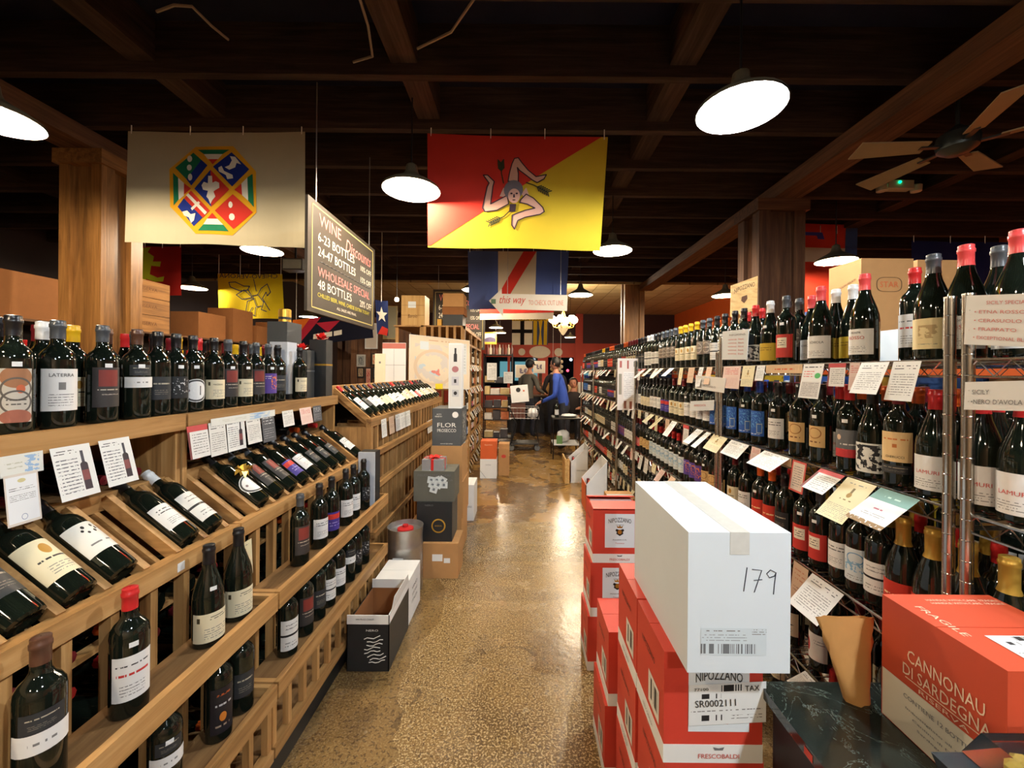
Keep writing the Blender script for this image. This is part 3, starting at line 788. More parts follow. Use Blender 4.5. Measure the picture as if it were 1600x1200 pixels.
def m_label(sh, z0, z1, ha, lab, seg, oval=False):
    k = ('l', sh, z0, z1, ha, lab, seg, oval)
    if k not in _bc:
        mb = MB(); r = SHAPE[sh]['r'] + .0006
        if oval:
            n, rings = 24, 4
            P = lambda u, v: (r * math.cos((u - .5) * 2 * ha), r * math.sin((u - .5) * 2 * ha), z0 + (z1 - z0) * v)
            for q in range(rings):
                for j in range(n):
                    uv = []
                    for (qq, jj) in ((q, j), (q + 1, j), (q + 1, j + 1), (q, j + 1)):
                        a = 2 * PI * jj / n; uv.append((.5 + .5 * qq / rings * math.cos(a), .5 + .5 * qq / rings * math.sin(a)))
                    mb.face([P(*w) for w in uv], 0, uv)
        else:
            mb.lathe([(r, z0), (r, z1)], max(3, int(seg * ha / PI) + 1), a0=-ha, a1=ha)
        _bc[k] = mb.mesh('label', LAB[lab], smooth='all')
    return _bc[k]
_bc['sticker'] = MB().lathe([(.0392, .170), (.0392, .182)], 3, a0=-.22, a1=.22).mesh('price_sticker', M_WHITE)

# key: shape, capsule, [(label, z0, z1, half angle)], description
DES = {
 'latera': ('bdx', 'grey', [('white_b', .05, .165, 1.15)], 'bottle with tall white label reading LATERRA'),
 'discs': ('bdx', 'black', [('discs', .03, .165, .75)], 'bottle with overlapping grey disc labels'),
 'darkred': ('bdx', 'grey', [('dark_red', .05, .17, .95)], 'bottle with charcoal label and dull red square'),
 'band': ('bdx', 'brown', [('band', .105, .14, 1.2), ('dark', .145, .18, .8)], 'bottle with one narrow white band label'),
 'script': ('bdx', 'black', [('script', .06, .14, .8)], 'black bottle with silvery script drawing'),
 'oval': ('bdx', 'black', [('oval', .04, .13, 1.25)], 'black bottle with white oval label'),
 'cream': ('bdx', 'black', [('cream_b', .045, .125, 1.2)], 'bottle with cream label and small crest'),
 'purple': ('bdx', 'grey', [('purple', .05, .15, 1.0)], 'bottle with purple and orange picture label'),
 'plain': ('bdx', 'black', [('dark', .06, .14, .9)], 'black-capped bottle with near-black label'),
 'yellowcap': ('bdx', 'yellow', [('cream_crest', .05, .14, 1.0)], 'yellow-capped bottle with crested cream label'),
 'whitecap': ('bdx', 'white', [('two_band', .03, .15, 1.1)], 'white-capped bottle with two-part white label'),
 'redcap': ('bdx', 'red', [('white_red', .045, .15, 1.1)], 'red-capped bottle with tall white label'),
 'burcream': ('bur', 'black', [('cream', .02, .105, 1.35)], 'sloping-shouldered bottle with cream crest label'),
 'browncap': ('bdx', 'brown', [('band', .09, .13, 1.3), ('dark', .13, .17, .9)], 'brown-capped bottle with white belt label'),
 'orangedark': ('bdx', 'red', [('orange_dark', .03, .17, .9)], 'red-capped dark bottle with orange lettering'),
 'white': ('bdx', 'black', [('white', .05, .14, 1.15)], 'black-capped bottle with white label'),
 'redpurple': ('bdx', 'black', [('red_purple', .04, .13, 1.1)], 'bottle with red and violet label'),
 'dots': ('bdx', 'black', [('dots', .07, .17, 1.3)], 'bottle with white label and ring of black dots'),
 'bigcream': ('bdx', 'black', [('cream_crest', .05, .165, 1.35)], 'bottle with large cream estate label'),
 'bird': ('bur', 'grey', [('bird', .03, .115, 1.25)], 'grey-capped bottle with pale bird sketch label'),
 'rosso': ('bur', 'pink', [('white_red_b', .025, .11, 1.2)], 'red-capped bottle with white label lettered ROSSO'),
 'schiola': ('bur', 'pink', [('white_red_b', .02, .105, 1.2)], 'red-capped bottle with white label lettered SCHIOLA'),
 'redsquare': ('bdx', 'grey', [('red_square', .03, .13, 1.1)], 'bottle with red label framing a cream square'),
 'yellow': ('bur', 'white', [('yellow', .02, .1, 1.2)], 'white-capped bottle with mustard yellow label'),
 'greylab': ('bur', 'red', [('art', .02, .1, 1.1)], 'red-capped bottle with pale grey drawn label'),
 'round': ('bdx', 'grey', [('round_grey', .08, .16, .9)], 'slim dark bottle with round grey seal label'),
 'blue': ('bdx', 'blue', [('blue', .04, .16, 1.15)], 'blue-capped bottle with bright blue label'),
 'tan': ('bdx', 'black', [('tan', .06, .14, .95)], 'bottle with square tan label'),
 'greyred': ('bdx', 'red', [('grey_red', .05, .145, 1.3)], 'red-capped bottle with grey label and red stripe'),
 'art': ('bur', 'black', [('art', .02, .115, 1.25)], 'bottle with black and white ink-blot label'),
 'orangecream': ('bdx', 'darkred', [('orange_cream_b', .075, .165, 1.2), ('dark', .04, .065, 1.2)], 'bottle with cream and rust-orange label'),
 'lamuri': ('bur', 'red', [('white_red_b', .02, .115, 1.25)], 'bottle with white label lettered LAMURI'),
 'gold': ('chm', 'gold', [('red', .02, .12, 1.3)], 'gold-foiled sparkling bottle with red label'),
 'twoband': ('bdx', 'black', [('two_band', .04, .14, 1.2)], 'black-capped bottle with split white label'),
 'bluewhite': ('bdx', 'red', [('blue_white', .04, .15, 1.15)], 'red-capped bottle with pale blue scene label'),
 'redmark': ('bdx', 'black', [('red_mark', .04, .14, 1.2)], 'bottle with white label and red blot'),
 'pink': ('bdx', 'darkred', [('pink', .04, .12, 1.1)], 'dark-red-capped bottle with pink label'),
 'crest': ('bdx', 'darkred', [('cream_crest', .04, .135, 1.1)], 'dark-red-capped bottle with gold crest label'),
 'redlabel': ('bdx', 'orange', [('red', .04, .14, 1.1)], 'orange-capped bottle with red label'),
}
TXT = {'latera': [('LATERRA', .148, .05, .009, M_INK)], 'rosso': [('MONTE', .098, .03, .006, M_INK), ('ROSSO', .081, .05, .011, M_INK_R)],
       'schiola': [('SCHIOLA', .08, .05, .009, M_INK)], 'lamuri': [('LAMURI', .07, .052, .010, M_INK_R)], 'cream': [('MAZZONI', .105, .035, .006, M_INK)], 'orangecream': [('CHERUCCI', .09, .045, .007, M_INK)]}
def m_text(key):
    k = ('t', key)
    if k not in _bc:
        mb = MB(); mats = []; r = SHAPE[DES[key][0]]['r'] + .0012
        for (tx, z, w, h, mt) in TXT[key]:
            vs, fs, (x0, x1, y0, y1) = text2d(tx); mi = len(mats); mats.append(mt)
            out = []
            for (x, y) in vs:
                a = ((x - x0) / (x1 - x0) - .5) * w / r
                out.append((r * math.cos(a), r * math.sin(a), z + ((y - y0) / (y1 - y0) - .5) * h))
            mb.add(out, fs, mi)
        _bc[k] = mb.mesh('lettering', mats)
    return _bc[k]
N_BOT = 0
def bottle(key, loc, place, rz=0.0, mat3=None, seg=20, sticker=False):
    """one bottle: label turned to local +X; mat3 gives a full orientation for lying ones"""
    global N_BOT; N_BOT += 1
    sh, cap, labs, desc = DES[key]
    lb = desc + ' ' + place
    if len(lb.split()) > 16: print('LONG', lb)
    t = thing('wine_bottle', lb, 'bottle', loc, lb)
    if mat3 is not None: t.rotation_euler = mat3.to_euler()
    else: t.rotation_euler = (0, 0, rz)
    def part(nm, me, par):
        o = bpy.data.objects.new(nm, me); COL.objects.link(o); o.parent = par; return o
    part('glass', m_glass(sh, seg), t); part('capsule', m_cap(sh, cap, 14), t)
    for i, (lab, z0, z1, ha) in enumerate(labs):
        l_ = part('label', m_label(sh, z0, z1, ha, lab, seg, lab == 'oval'), t)
        if i == 0 and key in TXT and loc[1] < 3: part('lettering', m_text(key), l_)
    if sticker: part('price_sticker', _bc['sticker'], t)
    return t

# all the bottles past the first few hundred go into one mesh
STUFF = dict(v=[], f=[], mi=[], mats=[], uv=[], sm=[])
_lo = {}
def lo_parts(key, labels):
    k = (key, labels)
    if k not in _lo:
        sh, cap, labs, _ = DES[key]; L = [m_glass(sh, 9), m_cap(sh, cap, 8)]
        if labels: L += [m_label(sh, z0, z1, ha, lab, 10) for (lab, z0, z1, ha) in labs[:1]]
        out = []
        for me in L:
            ul = me.uv_layers[0].data
            out.append(([v.co.copy() for v in me.vertices], [tuple(p.vertices) for p in me.polygons], [[tuple(ul[i].uv) for i in p.loop_indices] for p in me.polygons], me.materials[0]))
        _lo[k] = out
    return _lo[k]
def stuff_bottle(key, M, labels=True):
    S = STUFF
    for (vs, fs, uv, mt) in lo_parts(key, labels):
        if mt not in S['mats']: S['mats'].append(mt)
        mi = S['mats'].index(mt); b_ = len(S['v'])
        S['v'] += [tuple(M @ v) for v in vs]
        for f, u in zip(fs, uv):
            S['f'].append(tuple(i + b_ for i in f)); S['mi'].append(mi); S['uv'] += [c for q in u for c in q]
def std(x, y, z, rz): return Matrix.Translation((x, y, z)) @ Matrix.Rotation(rz, 4, 'Z')
def finish_stuff():
    S = STUFF; me = bpy.data.meshes.new('shelved_bottles')
    me.from_pydata(S['v'], [], S['f'])
    for m in S['mats']: me.materials.append(m)
    me.polygons.foreach_set('material_index', S['mi'])
    ul = me.uv_layers.new(name='UVMap'); ul.data.foreach_set('uv', S['uv'])
    me.polygons.foreach_set('use_smooth', [True] * len(S['f'])); me.set_sharp_from_angle(angle=R(50)); me.update()
    o = bpy.data.objects.new('shelved_bottles', me); COL.objects.link(o)
    tag(o, 'rows of further wine bottles deep in the racks and far shelves', 'bottles', None, 'stuff')

# ---- left ledge
def YX(px, X): return abs(X) * FPX / abs(px - 815)
zL = 1.334; ylast = 0
for i, (px, key) in enumerate([(20, 'discs'), (90, 'latera'), (160, 'darkred'), (214, 'band'), (240, 'plain'), (262, 'script'), (300, 'oval'), (334, 'cream'), (356, 'darkred'), (380, 'cream'),
                               (400, 'darkred'), (419, 'purple'), (434, 'plain'), (468, 'cream')]):
    y = max(YX(px, -1.29), ylast + .077); ylast = y
    bottle(key, (-1.29, y, zL), 'on the pine ledge', -R(28) + random.uniform(-.1, .1), sticker=(i % 3 != 1), seg=24)
r2 = ['yellowcap', 'plain', 'whitecap', 'yellowcap', 'band', 'darkred', 'plain', 'yellowcap', 'redcap', 'plain', 'white', 'whitecap', 'darkred', 'crest', 'plain']
for i, key in enumerate(r2):
    bottle(key, (-1.39 + .008 * (i % 3), .98 + i * .093, zL), 'in the back row of the pine ledge', -R(20), sticker=(i % 4 == 0))
for i in range(15):
    stuff_bottle(random.choice(['yellowcap', 'plain', 'whitecap', 'darkred', 'crest', 'redcap']), std(-1.5 + .02 * (i % 2), .95 + i * .098, zL, -R(20)))
# ---- bottles lying in the slanted bins
def lie(key, y, xf, zf, xb_, zb_, place, seg=20):
    ax = Vector((xb_ - xf, 0, zb_ - zf)).normalized(); r = SHAPE[DES[key][0]]['r']
    up = Vector((-ax.z, 0, ax.x)); up = up if up.z > 0 else -up
    yv = ax.cross(up)
    M3 = Matrix((up, yv, ax)).transposed()
    base = Vector((xf, y, zf)) + ax * .018 + up * (r - .023)
    return bottle(key, tuple(base), place, mat3=M3, seg=seg)
b1 = dict(zip(range(len(YS1)), [None, None, None, None, 'plain', 'bigcream', 'dots', None, 'white', 'dots', None]))
S1 = [(y, k) for y, k in zip(YS1, ['plain', 'plain', 'darkred', 'plain', 'plain', 'plain', 'bigcream', 'dots', None, 'white', 'whitecap'])]
for y, k in S1:
    if k and y > .55: lie(k, y, -1.036, .94, -1.252, 1.108, 'lying in the slanted bins', 24)
for y, k in zip(YS2, [None, 'oval', 'darkred', 'darkred', 'dark_', 'white', 'plain', 'plain', 'plain', None, 'white']):
    if k: lie({'dark_': 'redpurple'}.get(k, k), y, -1.036, .94, -1.252, 1.108, 'lying near the gold bow', 24)
# gold bow on the oval-labelled bottle
bw = MB(); bc = Vector((-1.125, YS2[1] + .01, 1.085))
for k in range(12):
    a = k * PI / 6; d = Vector((.5 * math.cos(a), math.sin(a), .45 * math.cos(a) * -.8)) * (.055 if k % 2 else .04); s_ = Vector((math.sin(a), -math.cos(a), .2)) * .012
    bw.face([bc, bc + d * .6 + s_ + Vector((0, 0, .018)), bc + d, bc + d * .6 - s_ + Vector((0, 0, .018))])
tag(bw.build('gift_bow', M_GOLD), 'gold star-shaped gift bow on a lying bottle', 'bow')
d3 = ['redcap', 'plain', 'white', 'white', 'cream', 'crest', 'white', 'twoband', 'white', 'cream', 'redcap', 'bigcream', 'white', 'pink', 'white', 'cream', 'redcap', 'white', 'crest', 'white', 'cream', 'white']
for i, y in enumerate(YS3):
    lie(d3[i % len(d3)], y, -1.018, 1.176, -1.252, 1.372, 'lying on the slant-topped rack', 16)
# ---- standing on the two tiers
_l2 = {}
def spaced2(px, row):
    y = max(YX(px, -.95), _l2.get(row, 0) + .082); _l2[row] = y; return y
for px, key in [(66, 'browncap'), (205, 'redcap'), (328, 'burcream'), (374, 'burcream'), (470, 'darkred'), (500, 'white'), (519, 'redpurple'), (541, 'white'), (553, 'white'), (569, 'script')]:
    bottle(key, (-.948, spaced2(px, 'u'), .67), 'standing on the upper rack tier', R(-35), seg=24, sticker=(px in (328, 205)))
for px, key in [(262, 'band'), (345, 'orangedark'), (380, 'plain'), (452, 'whitecap'), (478, 'darkred'), (498, 'plain'), (514, 'twoband'), (530, 'white'), (546, 'band'), (557, 'script'), (569, 'script')]:
    bottle(key, (-.948, spaced2(px, 'l'), .345), 'standing on the lower rack tier', R(-35), seg=24, sticker=(px == 262))
# ---- bottles inside the cubbies, capsule ends outwards
LAY = Matrix.Rotation(PI / 2, 4, 'Y')
def cubby(ya, yb, zs, x, p=.8):
    n = int(round((yb - ya) / PITCH))
    for k in range(n):
        y = ya + (k + .5) * (yb - ya) / n
        for z in zs:
            if random.random() < p:
                key = random.choice(['plain', 'redcap', 'pink', 'crest', 'redlabel', 'white'])
                if random.random() < .6: M = Matrix.Translation((x - .30, y, z)) @ LAY
                else: M = Matrix.Translation((x, y, z)) @ Matrix.Rotation(PI, 4, 'Z') @ LAY
                stuff_bottle(key, M, False)
for ya, yb in ((.56, 1.455), (1.465, 2.66)):
    cubby(ya, yb, (.16, .275, .49, .60, .735, .82), -1.05)
for ya, yb in ((.56, 1.435), (1.485, 2.64)): cubby(ya, yb, (1.151,), -1.30, .75)
cubby(2.7, 5.02, (.16, .27, .38, .5, .61, .72, .83, .94, 1.05), -1.06, .55)

# ---- right hand wire racks
PL = ['on the top wire shelf', 'on the second wire shelf', 'on the third wire shelf', 'on the fourth wire shelf', 'on the lowest wire shelf']
FX = RX0 + .058
_last = {}
def spaced(y, key, row):
    r = SHAPE[DES[key][0]]['r']
    if row in _last: y = max(y, _last[row][0] + _last[row][1] + r + .002)
    _last[row] = (y, r); return y
near = [
 [(1590, 'schiola'), (1508, 'rosso'), (1462, 'bird'), (1350, 'rosso'), (1282, 'schiola'), (1228, 'redsquare'), (1203, 'yellow'), (1180, 'greylab'), (1162, 'plain'), (1148, 'plain')],
 [(1600, 'lamuri'), (1542, 'lamuri'), (1462, 'lamuri'), (1405, 'orangecream'), (1364, 'art'), (1328, 'greyred'), (1284, 'tan'), (1250, 'tan'), (1216, 'white'), (1188, 'blue'), (1168, 'blue'), (1147, 'blue')],
 [(1580, 'gold'), (1525, 'gold'), (1468, 'gold'), (1428, 'gold'), (1383, 'twoband'), (1352, 'bluewhite'), (1320, 'white'), (1284, 'redsquare'), (1258, 'redsquare'), (1228, 'plain'), (1208, 'redlabel'), (1190, 'redlabel'), (1168, 'white'), (1150, 'crest')],
 [(1400, 'blue'), (1345, 'bluewhite'), (1286, 'redmark'), (1244, 'crest'), (1215, 'white'), (1190, 'plain'), (1165, 'pink'), (1148, 'white')],
]
pool = [['round', 'round', 'redpurple', 'white', 'plain', 'crest', 'twoband', 'cream', 'redlabel', 'whitecap', 'yellowcap', 'white'],
        ['pink', 'redlabel', 'cream', 'twoband', 'plain', 'plain', 'white', 'tan', 'redpurple', 'crest', 'blue', 'white'],
        ['white', 'crest', 'plain', 'tan', 'orangedark', 'white', 'twoband', 'purple', 'bluewhite', 'cream', 'plain', 'pink'],
        ['white', 'cream', 'plain', 'whitecap', 'crest', 'redlabel', 'redcap', 'white', 'pink', 'twoband', 'orangedark', 'plain']]
rs = random.Random(5)
for s in range(4):
    z = SHZ[s]; used = []
    for px, key in near[s]:
        y = spaced(YX(px, FX), key, 'r%d' % s); used.append(y)
        bottle(key, (FX, y, z), PL[s], PI + R(24) + rs.uniform(-.15, .15), seg=24, sticker=rs.random() < .3)
    # fill on from the last hand-placed bottle to the far end
    y = max(used) + .088; prev = None; run = 0
    while y < 7.45:
        if any(a - .045 < y < b_ + .045 for a, b_ in ((1.015, 1.03), (2.25, 2.265))): y += .02; continue
        if run <= 0: prev = rs.choice(pool[s]); run = rs.randint(2, 4)
        run -= 1
        if y < (3.95 if s < 3 else 3.2): bottle(prev, (FX, y, z), PL[s], PI + R(24) + rs.uniform(-.2, .2), seg=16, sticker=rs.random() < .2)
        else: stuff_bottle(prev, std(FX, y, z, PI + R(20)))
        y += .087 + rs.uniform(0, .012)
    # second and third rows behind
    for row, dx in ((1, .145), (2, .24)):
        if s == 0: y = 2.3
        else: y = .70
        if s == 0 and row == 1:
            for px, key in ((1560, 'bird'), (1428, 'redcap'), (1332, 'yellow'), (1314, 'yellow'), (1268, 'schiola'), (1250, 'round'), (1236, 'white'), (1190, 'redcap'), (1168, 'redcap')):
                bottle(key, (FX + .095, spaced(YX(px, FX + .095), key, 'b'), z), 'in the top shelf back row', PI + R(25), seg=16)
        prev = None; run = 0
        while y < 7.4:
            if any(a - .03 < y < b_ + .03 for a, b_ in ((1.015, 1.03), (2.25, 2.265))): y += .02; continue
            if run <= 0: prev = rs.choice(['rosso', 'schiola', 'yellow', 'bird', 'whitecap', 'redcap'] if s == 0 and y < 2.2 else (['orangecream', 'greyred', 'redlabel', 'tan', 'lamuri'] if s == 1 and y < 2.2 else (['gold', 'bluewhite', 'redlabel', 'plain'] if s == 2 and y < 2.2 else pool[s]))); run = rs.randint(2, 4)
            run -= 1
            if row == 1 and s < 2 and .8 < y < 2.2: bottle(prev, (FX + dx - .05, y, z), PL[s].replace('on the', 'in the').replace('wire shelf', 'shelf back row'), PI + R(25), seg=16)
            else: stuff_bottle(prev, std(FX + dx - .05, y, z, PI + R(20)), row == 1)
            y += .092 + rs.uniform(0, .02)
for k in range(60):
    stuff_bottle(rs.choice(pool[3]), std(FX + .02, 1.1 + k * .105, SHZ[4], PI + R(20)))
print('individual bottles', N_BOT)
# ------------------------------------------------------------------ cartons, keg, table
def carton(name, label, cat, x0, x1, y0, y1, z0, z1, mat, seam='y', tape=None, group=None):
    t = thing(name, label, cat, ((x0 + x1) / 2, (y0 + y1) / 2, z0), group)
    e = .004
    MB().box(x0, x1, y0, y1, z0, z1 - e).build('body', mat, t)
    if seam == 'y':
        xm = (x0 + x1) / 2
        MB().box(x0, xm - .001, y0, y1, z1 - e, z1).build('flap', mat, t); MB().box(xm + .001, x1, y0, y1, z1 - e, z1).build('flap', mat, t)
        if tape: MB().box(xm - .022, xm + .022, y0 - .0012, y1 + .0012, z1, z1 + .0012).box(xm - .022, xm + .022, y0 - .0012, y0, z1 - .05, z1).build('tape', tape, t)
    else:
        ym = (y0 + y1) / 2
        MB().box(x0, x1, y0, ym - .001, z1 - e, z1).build('flap', mat, t); MB().box(x0, x1, ym + .001, y1, z1 - e, z1).build('flap', mat, t)
        if tape: MB().box(x0 - .0012, x1 + .0012, ym - .022, ym + .022, z1, z1 + .0012).build('tape', tape, t)
    return t
def panel(t, name, mat, c, right, up, w, h, lift=.001):
    c, right, up = Vector(c), Vector(right).normalized(), Vector(up).normalized(); n = right.cross(up) * lift
    a, b_ = right * w / 2, up * h / 2
    return MB().face([c - a - b_ + n, c + a - b_ + n, c + a + b_ + n, c - a + b_ + n]).build(name, mat, t)
XP, YM, ZP, XM, YP = Vector((1, 0, 0)), Vector((0, -1, 0)), Vector((0, 0, 1)), Vector((-1, 0, 0)), Vector((0, 1, 0))
M_BARC = printed('barcode_paper', C(222, 216, 204), [('b', .12, .88, .2, .86, IK, 46)])
M_SHIP = printed('shipping_label', C(224, 226, 224), [('b', .42, .7, .8, .96, IK, 60), ('b', .1, .42, .64, .76, IK, 60), ('t', .03, .95, .3, .38, GR, 1, 30), ('b', .12, .44, .1, .24, IK, 60), ('t', .55, .95, .1, .24, GR, 2, 20)])
M_BOXPRINT = printed('small_box_print', C(204, 216, 222), [('t', .02, .62, .84, .96, GR, 1, 16), ('t', .78, 1, .74, .99, GR, 3, 20), ('t', .02, .7, .5, .8, C(150, 156, 160), 3, 24), ('b', 0, .84, .06, .42, C(110, 114, 118), 80)], rough=.6)
M_BLU = plain('blue_grey_card', C(214, 222, 226), .6, var=.03)
M_CREST = plain('crest_black', C(30, 26, 22), .5, var=0)

# --- red cartons lettered NIPOZZANO
def nip(x0, y0, z0, label, dx=0.0, open_top=False, front=True):
    x0 += dx; w, d, h = .243, .228, .272; x1, y1, z1 = x0 + w, y0 + d, z0 + h
    t = thing('wine_carton', label, 'carton', (x0 + w / 2, y0 + d / 2, z0))
    MB().box(x0, x1, y0, y1, z0 + .045, z1 - .004).build('body', M_RED, t)
    MB().box(x0 - .0008, x1 + .0008, y0 - .0008, y1 + .0008, z0, z0 + .045).build('white_band', M_WHITE, t)
    if open_top:
        MB().bar((x0 + .0, y0 + .002, z1 - .004), (x1, y0 + .002, z1 - .004), .004, .004).build('rim', M_RED, t)
        MB().hexa([(x0, y0, z1 - .004), (x1, y0, z1 - .004), (x1, y0 + .105, z1 + .004), (x0, y0 + .105, z1 + .004), (x0, y0, z1), (x1, y0, z1), (x1, y0 + .105, z1 + .008), (x0, y0 + .105, z1 + .008)]).build('flap', M_RED, t)
        MB().hexa([(x0, y1 - .09, z1 + .018), (x1, y1 - .09, z1 + .018), (x1, y1, z1 - .004), (x0, y1, z1 - .004), (x0, y1 - .09, z1 + .022), (x1, y1 - .09, z1 + .022), (x1, y1, z1), (x0, y1, z1)]).build('flap', M_RED, t)
        MB().box(x0 + .01, x1 - .01, y0 + .08, y1 - .06, z1 - .012, z1 - .002).build('divider', M_WHITE, t)
    else:
        MB().box(x0, x1, y0, (y0 + y1) / 2 - .001, z1 - .004, z1).build('flap', M_RED, t); MB().box(x0, x1, (y0 + y1) / 2 + .001, y1, z1 - .004, z1).build('flap', M_RED, t)
    panel(t, 'address_label', M_BARC, (x0, y0 + .075, z0 + .105), YM, ZP, .085, .085)
    put_text(t, 'NIPOZZANO', M_INK, (x0, y0 + .12, z0 + .2), YM, ZP, width=.11, height=.016)
    put_text(t, 'FRESCOBALDI', M_INK_G, (x0 - .001, y0 + .12, z0 + .022), YM, ZP, width=.08, height=.009)
    if front:
        p = panel(t, 'front_label', M_BLU, (x0 + .135, y0, z0 + .162), XP, ZP, .15, .17)
        c = Vector((x0 + .135, y0 - .0012, z0 + .162))
        put_text(p, 'NIPOZZANO', M_INK, c + ZP * .055, XP, ZP, width=.115, height=.022, arc=2.2)
        put_text(p, 'CHIANTI', M_INK_G, c + ZP * .03, XP, ZP, width=.04, height=.005)
        put_text(p, 'RISERVA', M_INK_G, c - ZP * .045, XP, ZP, width=.07, height=.006)
        put_text(p, 'Toscana', M_INK_R, c - ZP * .062, XP, ZP, width=.045, height=.006)
        sc = .5
        sh = [(-.035, .03), (-.045, .012), (-.03, .0), (-.036, -.02), (0, -.042), (.036, -.02), (.03, .0), (.045, .012), (.035, .03), (.012, .022), (-.012, .022)]
        MB().face([c + XP * a * sc + ZP * (b_ * sc - .005) + YM * .0006 for a, b_ in sh]).build('crest', M_CREST, p)
        MB().face([c + XP * (.011 * math.cos(q * PI / 5)) + ZP * (.011 * math.sin(q * PI / 5) - .006) + YM * .0012 for q in range(10)]).build('crest_shield', M_GOLD, p)
        MB().face([c + XP * a + ZP * (b_ + .014) + YM * .0012 for a, b_ in ((-.012, 0), (.012, 0), (.016, .014), (.006, .006), (0, .016), (-.006, .006), (-.016, .014))]).build('crown', M_GOLD, p)
        q = put_text(t, 'FRESCOBALDI', M_INK_R, (x0 + .135, y0 - .0012, z0 + .018), XP, ZP, width=.1, height=.011)
        MB().face([Vector((x0 + .135, y0 - .002, z0 + .034)) + XP * a + ZP * b_ for a, b_ in ((-.01, -.002), (.01, -.002), (.014, .006), (0, .003), (-.014, .006))]).build('band_crown', M_INK_G, t)
    return t
names = {0: 'bottom', 1: 'middle', 2: 'top'}
for k in range(3):
    t = nip(.357, 1.0, k * .272, 'red NIPOZZANO carton with white band, %s of the stack under the white carton' % names[k], (0, .004, 0)[k])
    if k == 2:
        s_ = panel(t, 'shipping_label', M_SHIP, (.357 + .155, 1.0 - .0015, .544 + .148), (1, 0, .06), ZP, .19, .1, .0015)
        put_text(s_, 'SR0002111', M_INK, (.357 + .125, 1.0 - .0035, .544 + .15), (1, 0, .06), (-.06, 0, 1), width=.1, height=.017)
        put_text(s_, 'TAX', M_INK, (.357 + .215, 1.0 - .0035, .544 + .188), (1, 0, .06), (-.06, 0, 1), width=.035, height=.013)
        put_text(s_, '77100', M_INK, (.357 + .09, 1.0 - .0035, .544 + .183), (1, 0, .06), (-.06, 0, 1), width=.035, height=.007)
    nip(.352, 1.236, k * .272, 'red NIPOZZANO carton, %s of the second stack under the white carton' % names[k], (0, .003, .005)[k], front=False)
for k in range(2):
    nip(.318, 1.50, k * .272, 'red NIPOZZANO carton, %s of the low stack behind the white carton' % ('bottom', 'top')[k], (.0, .012)[k], front=False)
for k in range(3):
    nip(.345, 2.05, k * .272, 'red NIPOZZANO carton, %s of the free-standing stack in the aisle' % names[k], (0, .012, .022)[k], open_top=(k == 2))

# --- white carton marked 179
t = carton('white_carton', 'tall white carton with handwritten 179 on top of the red cartons', 'carton', .385, .62, .93, 1.365, .8165, 1.138, plain('white_board', C(214, 224, 230), .5, var=.03), 'y', M_TAPE)
c = Vector((.385 + .165, .93, .8165 + .2))
pen = MB(); pm = plain('marker_ink', C(30, 34, 50), .5, var=0)
for st in ([(-.029, .04), (-.036, -.012)], [(-.018, .036), (.003, .034), (-.007, .004), (-.013, -.014)], [(-.014, .012), (.004, .014)],
           [(.032, .03), (.022, .035), (.014, .027), (.02, .018), (.031, .022), (.034, .03), (.031, .006), (.029, -.018)]):
    pen.tube([c + XP * a * 1.05 + ZP * b_ * 1.05 + YM * .0006 for a, b_ in st], .0011, 5)
pen.build('handwriting', pm, t)
panel(t, 'print_block', M_BOXPRINT, (.385 + .105, .93, .8165 + .072), XP, ZP, .15, .062)

# --- black marble table with its goods
M_MARB = None
def marble():
    m, g, b = base_mat('black_marble')
    tc = g.n('ShaderNodeTexCoord').outputs['Object']
    v = g.noise(tc, 5, 6, .65, 2.0)
    ed = g.m('ABSOLUTE', g.m('SUBTRACT', v, .5))
    col = g.mix(g.m('MULTIPLY', g.m('LESS_THAN', ed, .006), .3), g.mix(g.noise(tc, 9, 4), C(14, 18, 16), C(34, 42, 38)), C(120, 134, 124))
    g.put(b.inputs['Base Color'], col); b.inputs['Roughness'].default_value = .12; b.inputs['Specular IOR Level'].default_value = .6
    return m
t = thing('marble_table', 'black marble-topped table in front of the wire rack', 'table', (.85, .6, 0))
MB().box(.6, 1.075, .12, 1.02, .705, .73).build('marble_top', marble(), t)
MB().box(.625, 1.06, .14, .998, .05, .705).build('cabinet', M_BLACK, t)
MB().box(.6205, .625, .58, .985, .08, .68).build('door', M_BLACK, t); MB().box(.6205, .625, .16, .57, .08, .68).build('door', M_BLACK, t)
MB().box(.65, 1.04, .17, .97, 0, .05).build('plinth', M_BLACK, t)
panel(t, 'torn_sticker', M_RED, (.6, .84, .716), YM, ZP, .025, .016)
t = thing('cannonau_carton', 'orange red carton lettered CANNONAU DI SARDEGNA on the marble table', 'carton', (.955, .81, .73))
MO = plain('orange_red_board', C(194, 74, 44), .5, var=.05)
x0, x1, y0, y1, z0, z1 = .83, 1.073, .69, .93, .73, 1.0
MB().box(x0, x1, y0, y1, z0, z1 - .003).build('body', MO, t)
MB().box(x0, x1, y0, (y0 + y1) / 2 - .001, z1 - .003, z1).build('flap', MO, t); MB().box(x0, x1, (y0 + y1) / 2 + .001, y1, z1 - .003, z1).build('flap', MO, t)
MI = plain('cream_ink', C(236, 210, 180), .6, var=0)
put_text(t, 'CANNONAU', MI, (x0, .795, .905), YM, ZP, width=.145, height=.026, lift=.0012)
put_text(t, 'DI SARDEGNA', MI, (x0, .795, .872), YM, ZP, width=.165, height=.024, lift=.0012)
put_text(t, 'RISERVA', MI, (x0, .795, .8465), YM, ZP, width=.095, height=.0085, lift=.0012)
MB().bar((x0 - .0012, .72, .8555), (x0 - .0012, .872, .8555), .001, .0014).build('rule', MI, t)
